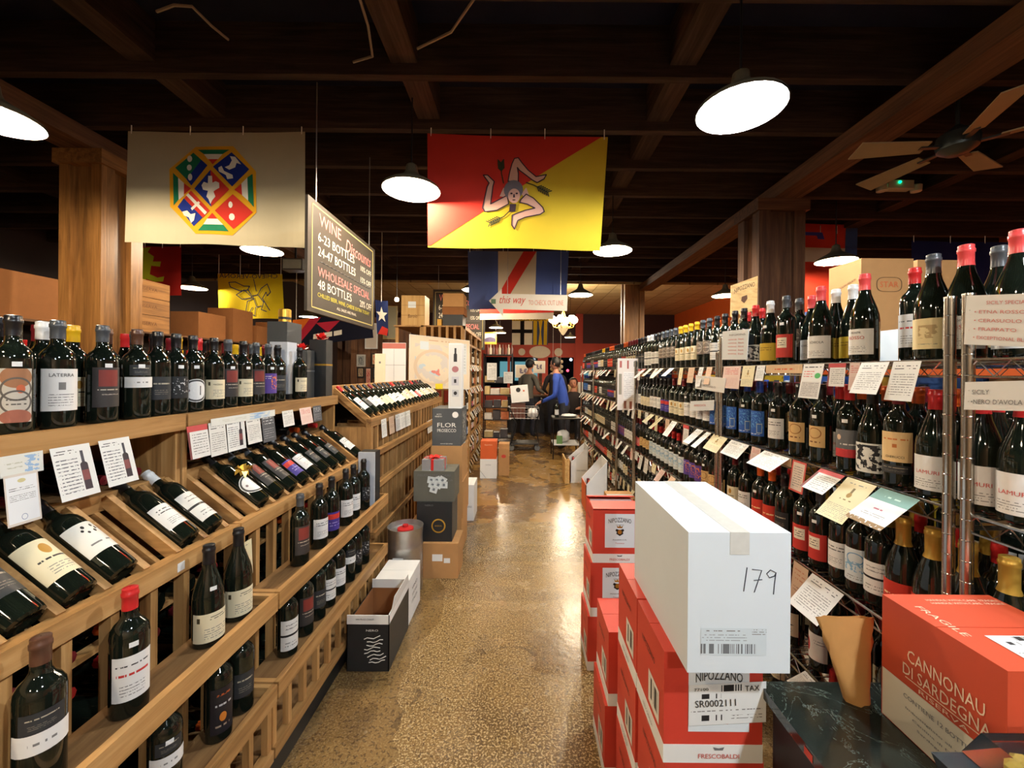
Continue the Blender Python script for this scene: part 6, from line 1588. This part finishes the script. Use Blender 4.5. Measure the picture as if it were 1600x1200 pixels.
# map board
a, b_ = Vector((-1.42, 5.12, 1.30)), Vector((-.72, 5.58, 1.26)); up = Vector((0, 0, .67)); n_ = (b_ - a).cross(up).normalized() * -.012
t = thing('map_board', 'large pale wine map board facing the aisle', 'map', tuple(a))
MB().hexa([a, b_, b_ - n_, a - n_, a + up, b_ + up, b_ + up - n_, a + up - n_]).build('board', M_WHITE, t)
M_MAP = printed('wine_map', C(226, 208, 180), [('n', .08, .62, .05, .85, C(206, 196, 186), 3.2, .5), ('n', .08, .5, .1, .6, C(186, 200, 206), 2.6, .56), ('n', .3, .5, .2, .5, C(214, 130, 116), 5, .6), ('r', .16, .3, .74, .9, C(206, 214, 216)), ('r', .74, .95, .3, .93, C(206, 210, 210)), ('t', .76, .93, .34, .9, C(170, 176, 180), 9, 20), ('t', .3, .7, .9, .96, C(200, 160, 130), 1, 16), ('r', .715, .735, .62, .8, IK), ('e', .725, .6, .035, .05, IK), ('r', .69, .76, .4, .58, IK), ('r', .69, .76, .44, .54, C(220, 220, 214)), ('o', .4, .4, .34, .36, C(214, 190, 160))])
rt = (b_ - a).normalized(); panel(t, 'map_print', M_MAP, (a + b_ + up) / 2, rt, ZP, (b_ - a).length - .01, .66, .0125)
for q in (a, b_): MB().tube([(q.x, q.y + .02, 0), (q.x, q.y + .02, q.z + .5)], .012, 6).build('leg', WD[2], t)
tag(MB().box(-1.0, -.92, 4.72, 4.76, 1.30, 1.36).build('price_flag', plain('yellow_card', C(226, 206, 40), .6)), 'yellow price flag at the end of the lying bottles', 'tag')

# tall pine rack beyond the map
t = thing('tall_rack', 'tall pine bottle rack beyond the map board', 'wine rack', (-1.1, 6.8, 0))
for y in (5.7, 6.45, 7.2, 7.98):
    box_part('post', t, WD, -.84, -.80, y, y + .05, 0, 2.15); box_part('post', t, WD, -1.42, -1.38, y, y + .05, 0, 2.15)
for z in (.12, .5, .88, 1.26, 1.62): box_part('shelf_board', t, WD, -1.42, -.80, 5.7, 8.03, z - .02, z)
for z in (1.93, 2.13): box_part('top_rail', t, WD, -.84, -.80, 5.7, 8.03, z - .03, z)
box_part('top_board', t, WD, -1.8, -.80, 5.7, 8.03, 2.13, 2.15); box_part('end_panel', t, WD, -1.42, -.80, 8.03, 8.06, 0, 2.15)
for k in range(6): box_part('slat', t, WD, -1.38 + k * .105, -1.345 + k * .105, 5.69, 5.70, 1.85, 2.13)
for q in (-1.78, -1.44): box_part('end_leg', t, WD, q, q + .04, 5.72, 5.76, 0, 2.13)
for z in (.12, .5, .88, 1.26, 1.62):
    for k in range(24): stuff_bottle(rs.choice(pool[k % 4]), std(-.87, 5.8 + k * .093, z, R(-20)))
    for k in range(10):
        card(rs.choice(['text', 'cream', 'text', 'tan']), (-.795, 5.85 + k * .21 + rs.uniform(-.05, .05), z - .005), YP, (.5, 0, -1), rs.uniform(.06, .1), rs.uniform(.08, .13), 'hung on the tall pine rack')
tz = 2.151
cr = thing('wine_crate', 'pale wooden wine crate on top of the tall rack', 'crate', (-1.5, 5.9, tz))
box_part('body', cr, WD_K, -1.70, -1.37, 5.72, 6.0, tz, tz + .42); panel(cr, 'paper_label', plain('blue_grey_card', C(214, 222, 226)), (-1.55, 5.72, tz + .29), XP, ZP, .11, .09)
put_text(cr, 'Barolo', BR, (-1.54, 5.72, tz + .13), XP, ZP, width=.13, height=.05, shear=.2)
for z in (.14, .28): MB().box(-1.70, -1.37, 5.7185, 5.72, tz + z, tz + z + .003).build('board_joint', BR, cr)
carton('black_carton', 'black carton under the kraft ones on the tall rack', 'carton', -1.12, -.84, 5.75, 6.05, tz, tz + .16, MBK, 'x'); carton('kraft_carton', 'kraft carton with darker lower half on the tall rack', 'carton', -1.13, -.82, 5.75, 6.05, tz + .16, tz + .27, M_KRAFT_D, 'x'); carton('kraft_carton', 'topmost kraft carton on the tall rack', 'carton', -1.12, -.83, 5.74, 6.04, tz + .27, tz + .46, M_KRAFT, 'x')
tag(MB().box(-1.21, -1.15, 5.8, 5.9, tz, tz + .1).build('small_packet', plain('yellow_pack', C(226, 170, 60), .5)), 'small yellow packet between crate and cartons', 'packet')
# bare bulb near the star flag
p = at_y(620, 468, 6.3); t = thing('bare_bulb', 'bare glowing bulb near the wooden crate', 'lamp', tuple(p)); MB().ball(p, .035, 10).build('bulb', M_BULB['warm'], t); MB().tube([p + Vector((0, 0, .03)), (p.x, p.y, 3.85)], .005, 5).build('cord', M_BLACK, t)
ld = bpy.data.lights.new('bulb_light', 'POINT'); ld.energy = 5; ld.color = (1, .83, .61); ld.shadow_soft_size = .04; lo = bpy.data.objects.new('bulb_light', ld); COL.objects.link(lo); lo.parent = t; lo.location = (0, -.05, -.05)
pframe(598, 478, 621, 530, 'dull olive panel below the bare bulb', plain('olive_panel', C(128, 120, 92), .35), Yp=8.262, fr=plain('frame_gold', C(150, 130, 80), .4))
# hanging sheets of the far till area and the dark metal shelf
t = thing('metal_shelf', 'dark metal shelf of packets at the end of the aisle', 'shelf', (-.5, 8.75, 0)); MS = plain('dark_metal', C(40, 36, 32), .45, .4)
for x in (-.80, -.20):
    for y in (8.6, 8.98): MB().box(x - .012, x + .012, y, y + .024, 0, 1.9).build('post', MS, t)
SZ = (.12, .5, .76, 1.03, 1.29, 1.88)
for z in SZ: MB().box(-.81, -.19, 8.6, 9.0, z - .02, z).build('shelf_board', MS, t)
gc = [C(206, 178, 120), C(190, 110, 70), C(120, 90, 70), C(216, 206, 190), C(60, 54, 54), C(196, 150, 90)]
for z in SZ[:5]:
    x = -.78
    while x < -.3:
        w = rs.uniform(.09, .2); h = rs.uniform(.1, .2)
        tag(MB().box(x, x + w, 8.64, 8.64 + rs.uniform(.12, .25), z, z + h).build('grocery_packet', plain('packet_%d' % rs.randint(0, 5), gc[rs.randint(0, 5)], .5, var=.3, vscale=20)), 'small grocery packet on the dark metal shelf', 'packet', 'packets on the dark metal shelf')
        x += w + .02
for (a, b_, c_, d_, lb) in ((761, 567, 776, 594, 'larger white sheet on the dark metal shelf'), (787, 581, 801, 599, 'smaller white sheet on the dark metal shelf')):
    p0, p1 = at_y(a, b_, 8.57), at_y(c_, d_, 8.57); card('text', ((p0.x + p1.x) / 2, 8.575, p0.z), XP, (0, 0, -1), p1.x - p0.x, p0.z - p1.z, 'x', group=False, name='notice_sheet')['label'] = lb
for k in range(9): tag(MB().lathe([(.001, 0), (.035, 0), (.035, .12), (.014, .17), (.014, .22), (.001, .22)], 10, (-.74 + k * .065, 8.8, 1.88)).build('jar', plain('jar_%d' % (k % 3), [C(150, 70, 50), C(216, 200, 170), C(110, 70, 60)][k % 3], .3), smooth=True), 'jar or bottle on top of the dark metal shelf', 'jar', 'jars on the dark metal shelf')
# black table with bag and bottle
t = thing('side_table', 'small black metal table with white lower board', 'table', (.8, 7.3, 0))
MB().box(.55, 1.04, 7.05, 7.55, .69, .71).build('top', MS, t); MB().box(.56, 1.03, 7.06, 7.54, .24, .262).build('lower_board', M_WHITE, t)
for x in (.56, 1.02):
    for y in (7.06, 7.53): MB().tube([(x, y, 0), (x, y, .69)], .011, 6).build('leg', M_BLACK, t)
bottle('white', (.63, 7.2, .71), 'on the small black table', R(-100)); 
def crumple(name, label, cat, c, r, mat, sz=.6):
    mb = MB(); mb.ball(c, r, 14, sz=sz)
    for i, v in enumerate(mb.v): mb.v[i] = tuple(Vector(v) + Vector((math.sin(i * 12.9), math.sin(i * 7.3), abs(math.sin(i * 3.7)) * .6)) * r * .12)
    zmin = min(v[2] for v in mb.v); mb.v = [(v[0], v[1], v[2] - zmin + c[2]) for v in mb.v]
    return tag(mb.build(name, mat, smooth='all'), label, cat)
crumple('plastic_bag', 'white plastic bag on the lower board of the black table', 'bag', (.75, 7.25, .262), .12, M_WHITE, .9); crumple('paper_sheets', 'loose white papers on the small black table', 'paper', (.86, 7.3, .71), .15, M_WHITE, .15)
tag(MB().box(.62, .72, 7.08, 7.12, .262, .40).build('green_packet', plain('green_pack', C(110, 150, 90), .5)), 'green and white packet on the lower board', 'packet')
# till counter and clutter behind
t = thing('till_counter', 'dark counter at the shop till', 'counter', (.7, 10.3, 0)); MB().box(-.35, 2.2, 10.1, 10.7, 0, .9).build('body', M_BLACK, t); MB().box(-.4, 2.25, 10.05, 10.75, .9, .94).build('top', plain('counter_top', C(96, 72, 52), .4), t)
MB().box(.2, .6, 10.08, 10.1, .1, .8).build('front_panel', MS, t)
for (px0, py0, px1, py1, col, lb) in ((833, 564, 852, 583, (228, 222, 206), 'white mat framed photograph in the shop window'), (805, 570, 830, 590, (210, 200, 180), 'pale notice board in the shop window')):
    pframe(px0, py0, px1, py1, lb, printed('window_notice_%d' % px0, C(*col), [('n', .25, .75, .3, .75, C(110, 100, 120), 5, .45)]), Yp=12.9, fr=M_WHITE)
pst = thing('window_stand', 'wooden stand holding the shop window pictures', 'stand', (.5, 13.0, 0)); MB().box(-.3, 1.1, 12.93, 13.05, 0, 1.1).box(.55, .65, 12.93, 12.95, 1.1, 1.5).box(-.1, 0, 12.93, 12.95, 1.1, 1.5).build('body', WD_R[0], pst)
for (x, w, h, col) in ((1.15, .25, .25, C(206, 180, 120)), (1.45, .3, .32, C(226, 216, 196)), (1.8, .2, .22, C(196, 150, 90)), (.1, .4, .2, C(140, 80, 50)), (.55, .35, .3, C(206, 160, 90))):
    tag(MB().box(x, x + w, 10.35, 10.6, .94, .94 + h).build('counter_box', plain('counter_box_%d' % int(x * 100), col, .6)), 'box of goods on the till counter', 'box', 'boxes on the till counter')
for i, (px, lb) in enumerate(((864, 'strung salami'), (876, 'string of pale garlic bulbs'))):
    p = at_y(px, 562, 11.5); t = thing('hanging_food', lb + ' hanging over the till', 'food', tuple(p)); MB().tube([p, (p.x, p.y, 4.4)], .004, 4).build('string', M_INK_W, t)
    for k in range(7): MB().ball((p.x + .03 * (-1) ** k, p.y, p.z - .06 - k * .07), .045, 8, sz=1.1).build('bulb' if i else 'sausage', plain('garlic', C(216, 200, 170), .6) if i else plain('salami', C(150, 120, 80), .6), t, smooth=True)
# paintings and hangings between the far posts
pframe(985, 496, 1000, 514, 'colourful painting between the far posts', pm('colour', (70, 110, 100), (60, 60, 140), 4), Yp=10.2); pframe(752, 519, 776, 538, 'yellow framed mountain poster above the dark shelf', printed('mountain_poster', C(220, 150, 40), [('r', .06, .94, .15, .94, C(228, 216, 186)), ('e', .6, .2, .5, .4, C(70, 60, 90)), ('r', 0, 1, 0, .16, C(220, 150, 40))]), Yp=13.4, fr=M_GOLD)
tag(MB().box(.58, .60, 19.0, 19.3, 0, .9).build('bollard', MS), 'thin dark bollard inside the shop front', 'bollard') if False else None
# yellow and blue cartons behind the wire rack bottles
for i in range(22):
    s_ = i % 2; y = .95 + (i // 2) * .3
    if 2.1 < y < 2.42 or y > 3.9: continue
    col, nm = [((206, 164, 40), 'yellow'), ((50, 96, 176), 'blue'), ((150, 110, 70), 'kraft'), ((90, 60, 50), 'brown')][(i * 7 + i // 3) % 4]
    tag(MB().box(1.76, 2.04, y, y + .28, SHZ[1 + s_] + .001, SHZ[1 + s_] + .335 - .03 * s_).build('grocery_carton', plain('grocery_' + nm, C(*col), .5, var=.2, vscale=12)), nm + ' grocery carton behind the bottles on the ' + ('second' if s_ == 0 else 'third') + ' wire shelf', 'carton', nm + ' cartons ' + str(s_))
# ------------------------------------------------------------------ people at the till
SKIN = plain('skin', C(186, 128, 100), .55, var=.06); HAIR = plain('dark_hair', C(15, 12, 11), .6, var=.2, vscale=60)
def person(label, loc, rz, J, E, region, mats, head, hair=True, cap=None, root='pelvis', kind='seated'):
    t = thing('person', label, 'person', loc); t.rotation_euler = (0, 0, rz)
    bm = bmesh.new(); lay = bm.verts.layers.skin.verify(); V = {}
    for k, (p, r) in J.items():
        v = bm.verts.new(p); v[lay].radius = (r, r) if not isinstance(r, tuple) else r; v[lay].use_root = (k == root); V[k] = v
    for a, b_ in E: bm.edges.new((V[a], V[b_]))
    me = bpy.data.meshes.new('body_cage'); bm.to_mesh(me); bm.free()
    ob = bpy.data.objects.new('body_cage', me); COL.objects.link(ob)
    ob.modifiers.new('skin', 'SKIN'); ss = ob.modifiers.new('sub', 'SUBSURF'); ss.levels = 2; ss.render_levels = 2
    dg = bpy.context.evaluated_depsgraph_get(); bme = bpy.data.meshes.new_from_object(ob.evaluated_get(dg))
    bpy.data.objects.remove(ob); bme.name = 'body'
    bme.materials.clear()
    for m in mats: bme.materials.append(m)
    for p in bme.polygons: p.material_index = region(p.center); p.use_smooth = True
    o = bpy.data.objects.new('body', bme); COL.objects.link(o); o.parent = t
    h = Vector(head[0]); f = Vector(head[1]).normalized(); s_ = Vector((-f.y, f.x, 0)); u = Vector((0, 0, 1))
    MB().ball(h, .095, 18, sx=.92, sy=.92, sz=1.22).build('head', SKIN, t, local=True, smooth='all')
    MB().ball(h + f * .088 - u * .012, .018, 8, sz=1.4).build('nose', SKIN, t, local=True, smooth='all')
    for k in (-1, 1):
        MB().ball(h + f * .082 + s_ * .034 * k + u * .012, .0095, 8).build('eye', plain('eye_dark', C(30, 24, 22), .2), t, local=True)
        MB().ball(h + s_ * .09 * k - u * .008, .024, 8, sx=.6, sy=.6, sz=1.3).build('ear', SKIN, t, local=True, smooth='all')
    MB().ball(h + f * .083 - u * .052, .018, 8, sz=.35).build('mouth', plain('lips', C(150, 86, 78), .5), t, local=True)
    if hair:
        hm = MB().ball(h - f * .014 + u * .022, .102, 18, sz=1.15)
        keep = [i for i, q in enumerate(hm.f) if (sum((Vector(hm.v[k]) for k in q), Vector()) / len(q) - h).dot(f) < .045 or (sum((Vector(hm.v[k]) for k in q), Vector()) / len(q) - h).z > .085]
        hm.f = [hm.f[i] for i in keep]; hm.mi = [hm.mi[i] for i in keep]; hm.uv = [hm.uv[i] for i in keep]
        keep = [i for i, q in enumerate(hm.f) if (sum((Vector(hm.v[k]) for k in q), Vector()) / len(q) - h).z > -.07]
        hm.f = [hm.f[i] for i in keep]; hm.mi = [hm.mi[i] for i in keep]; hm.uv = [hm.uv[i] for i in keep]
        hm.build('hair', HAIR, t, local=True, smooth='all')
    if cap:
        cm = MB().lathe([(.108, .02), (.108, .05), (.085, .1), (.03, .125), (.001, .128)], 16, h); cm.build('cap', cap, t, local=True, smooth=True)
        MB().hexa([h + f * .08 - s_ * .07 + u * .02, h + f * .08 + s_ * .07 + u * .02, h + f * .19 + s_ * .05 + u * .012, h + f * .19 - s_ * .05 + u * .012] + [q + u * .008 for q in (h + f * .08 - s_ * .07 + u * .02, h + f * .08 + s_ * .07 + u * .02, h + f * .19 + s_ * .05 + u * .012, h + f * .19 - s_ * .05 + u * .012)]).build('cap_brim', cap, t, local=True)
    return t
def hand(J, E, wrist, name, d, side):
    """palm and five fingers grown from a wrist joint; d = pointing direction, side = thumb side"""
    w = Vector(J[wrist][0]); d = Vector(d).normalized(); side = Vector(side).normalized(); dn = d.cross(side)
    pm_ = w + d * .05; J[name + 'palm'] = (tuple(pm_), .026); E.append((wrist, name + 'palm'))
    kn = w + d * .085; J[name + 'kn'] = (tuple(kn), .022); E.append((name + 'palm', name + 'kn'))
    for i, (o, L) in enumerate(((-.03, .055), (-.01, .07), (.01, .075), (.03, .068))):
        a = kn + side * o + d * .012; b_ = a + d * L * .5 + dn * .006; c = a + d * L * .8 + dn * .03
        for k, (q, r) in enumerate(((a, .009), (b_, .0085), (c, .0075))): J['%sf%d%d' % (name, i, k)] = (tuple(q), r)
        E += [(name + 'kn', '%sf%d0' % (name, i)), ('%sf%d0' % (name, i), '%sf%d1' % (name, i)), ('%sf%d1' % (name, i), '%sf%d2' % (name, i))]
    a = pm_ + side * .038; b_ = a + side * .012 + d * .03
    J[name + 't0'] = (tuple(a), .011); J[name + 't1'] = (tuple(b_), .009); E += [(name + 'palm', name + 't0'), (name + 't0', name + 't1')]
def body(lean, arms, legs=True, scale=1.0, sit=False):
    """local frame: facing +Y; lean = forward shift of the chest"""
    pz = .50 if sit else .92
    J = {'pelvis': ((0, 0, pz), (.155, .12)), 'waist': ((0, lean * .35, pz + .18), (.145, .11)), 'chest': ((0, lean * .8, pz + .38), (.17, .125)), 'neck0': ((0, lean * 1.02, pz + .52), .075), 'neck1': ((0, lean * 1.15, pz + .60), .055), 'headb': ((0, lean * 1.22, pz + .67), .06)}
    E = [('pelvis', 'waist'), ('waist', 'chest'), ('chest', 'neck0'), ('neck0', 'neck1'), ('neck1', 'headb')]
    for s_, (el, wr) in zip((-1, 1), arms):
        k = 'lr'[s_ > 0]
        J['sh' + k] = ((.19 * s_, lean * .92, pz + .46), .07); J['el' + k] = (el, .05); J['wr' + k] = (wr, .034)
        E += [('neck0', 'sh' + k), ('sh' + k, 'el' + k), ('el' + k, 'wr' + k)]
        d = Vector(wr) - Vector(el); hand(J, E, 'wr' + k, 'h' + k, d, (-s_, .2, 0))
    for s_ in (-1, 1):
        k = 'lr'[s_ > 0]
        if sit: pts = [((.1 * s_, .02, pz - .02), .1), ((.11 * s_, .42, pz), .075), ((.11 * s_, .42, .09), .05), ((.11 * s_, .54, .04), .042)]
        else: pts = [((.1 * s_, 0, pz - .1), .1), ((.105 * s_, .05 + .06 * (s_ > 0), .5), .072), ((.11 * s_, -.02 + .1 * (s_ > 0), .1), .05), ((.115 * s_, .12 + .1 * (s_ > 0), .045), .042)]
        pv = 'pelvis'
        for i, (q, r) in enumerate(pts):
            J['lg%s%d' % (k, i)] = (q, r); E.append((pv, 'lg%s%d' % (k, i))); pv = 'lg%s%d' % (k, i)
    return J, E, (0, lean * 1.3, pz + .76)
JB = plain('blue_jacket', C(36, 66, 150), .8, var=.15); PD = plain('dark_trousers', C(26, 28, 38), .85, var=.15); SG = plain('grey_shirt', C(84, 80, 70), .85, var=.12); SK = plain('black_jumper', C(34, 28, 30), .85, var=.12); SHO = plain('dark_shoes', C(24, 20, 18), .5)
def reg(wr, pz, neck):
    def f(c):
        if c.z < .09: return 3
        if c.z > neck: return 1
        for w in wr:
            if (Vector(w) - c).length < .035 or (c - Vector(w)).length < .19 and (c - Vector(w)).dot(Vector(w) - Vector((0, 0, pz + .3))) > 0.0: return 1
        return 2 if c.z < pz - .02 else 0
    return f
wr = [(-.2, .44, .93), (.2, .44, .93)]
J, E, hd = body(.16, [((-.27, .16, 1.06), wr[0]), ((.27, .16, 1.06), wr[1])])
person('person in blue jacket and dark trousers leaning over the shopping cart', (.86, 7.98, 0), R(76), J, E, reg(wr, .92, 1.49), [JB, SKIN, PD, SHO], (hd, (0, 1, -.25)))
wr = [(-.24, .34, 1.02), (.24, .36, 1.02)]
J, E, hd = body(.10, [((-.27, .08, 1.12), wr[0]), ((.27, .1, 1.12), wr[1])])
person('person in dark cap and grey shirt standing by the till', (.11, 9.3, 0), R(-40), J, E, reg(wr, .92, 1.47), [SG, SKIN, PD, SHO], (hd, (0, 1, -.1)), hair=True, cap=plain('cap_black', C(22, 20, 22), .7))
wr = [(-.22, .30, 1.0), (.22, .32, 1.0)]
J, E, hd = body(.12, [((-.27, .05, 1.1), wr[0]), ((.27, .06, 1.1), wr[1])])
person('person in dark top half hidden behind the blue jacket', (.78, 9.45, 0), R(-10), J, E, reg(wr, .92, 1.47), [SK, SKIN, PD, SHO], (hd, (.5, .5, 0)))
wr = [(-.16, .34, .72), (.18, .36, .72)]
J, E, hd = body(.06, [((-.26, .08, .72), wr[0]), ((.26, .1, .72), wr[1])], sit=True)
person('person in black jumper seated at the till facing the aisle', (1.2, 9.4, 0), R(170), J, E, reg(wr, .50, 1.07), [SK, SKIN, PD, SHO], (hd, (0, 1, 0)))
ch = thing('stool', 'plain dark stool under the seated person', 'stool', (1.2, 9.45, 0)); MB().lathe([(.001, .36), (.17, .36), (.18, .385), (.001, .395)], 16, (1.2, 9.45, 0)).build('seat', MS, ch)
for k in range(4): MB().tube([(1.2 + .14 * math.cos(k * PI / 2 + .7), 9.45 + .14 * math.sin(k * PI / 2 + .7), 0), (1.2 + .09 * math.cos(k * PI / 2 + .7), 9.45 + .09 * math.sin(k * PI / 2 + .7), .365)], .013, 6).build('leg', MS, ch)
# ------------------------------------------------------------------ shopping cart
t = thing('shopping_cart', 'dark shopping cart loaded with bags and a white carton', 'cart', (.08, 8.0, 0)); r = .012
cx0, cx1, cy0, cy1 = -.22, .34, 7.78, 8.2
for y in (cy0, cy1):
    MB().tube([(cx0 + .02, y, .12), (cx1, y, .14), (cx1 - .05, y, .5), (cx1 + .06, y, .98)], r, 6).build('side_frame', M_BLACK, t); MB().tube([(cx0 + .02, y, .12), (cx0 + .14, y, .5), (cx0, y, .82)], r, 6).build('side_frame', M_BLACK, t)
MB().tube([(cx1 + .06, cy0, .98), (cx1 + .06, cy1, .98)], .016, 8).build('handle', M_BLACK, t)
MB().box(cx0 + .04, cx1 - .02, cy0 + .02, cy1 - .02, .13, .145).build('lower_deck', MS, t)
bk = MB()
for z in (.62, .72, .82): bk.tube([(cx0, cy0, z), (cx1, cy0, z), (cx1, cy1, z), (cx0, cy1, z), (cx0, cy0, z)], .006, 5)
for k in range(9):
    x = cx0 + (cx1 - cx0) * k / 8; bk.tube([(x, cy0, .82), (x, cy0, .6), (x, cy1, .6), (x, cy1, .82)], .004, 4)
bk.build('wire_basket', M_STEEL, t)
for x in (cx0 + .04, cx1 - .03):
    for y in (cy0, cy1):
        w = MB().lathe([(.001, -.015), (.05, -.015), (.055, 0), (.05, .015), (.001, .015)], 14).xform(Matrix.Translation((x, y, .056)) @ Matrix.Rotation(PI / 2, 4, 'X')).build('wheel', plain('wheel_grey', C(90, 92, 92), .5), t, smooth=True)
        MB().box(x - .02, x + .02, y - .022, y + .022, .09, .125).build('caster', MS, w)
a = Matrix.Translation((-.02, 8.0, .945)) @ Matrix.Rotation(R(-6), 4, 'Y')
t = thing('white_carton', 'white carton with black disc and orange mark in the shopping cart', 'carton', (-.02, 8.0, .83)); MB().box(-.17, .17, -.13, .13, -.02, .30).xform(a).build('body', M_WHITE, t)
MB().face([a @ Vector((-.02 + .045 * math.cos(k * PI / 8), -.132, .22 + .045 * math.sin(k * PI / 8))) for k in range(16)]).build('disc_logo', M_INK, t); MB().face([a @ Vector(q) for q in ((.07, -.132, .18), (.1, -.132, .18), (.1, -.132, .21), (.07, -.132, .21))]).build('orange_mark', plain('orange_board', C(206, 92, 42)), t)
tag(MB().box(-.2, .08, 7.9, 8.12, .605, .90).build('brown_box', plain('dark_brown_box', C(90, 50, 36), .6)), 'dark brown box under the white carton in the cart', 'box')
crumple('shopping_bag', 'white shopping bag at the front of the cart', 'bag', (.225, 7.93, .607), .11, M_WHITE, .9)
finish_stuff()
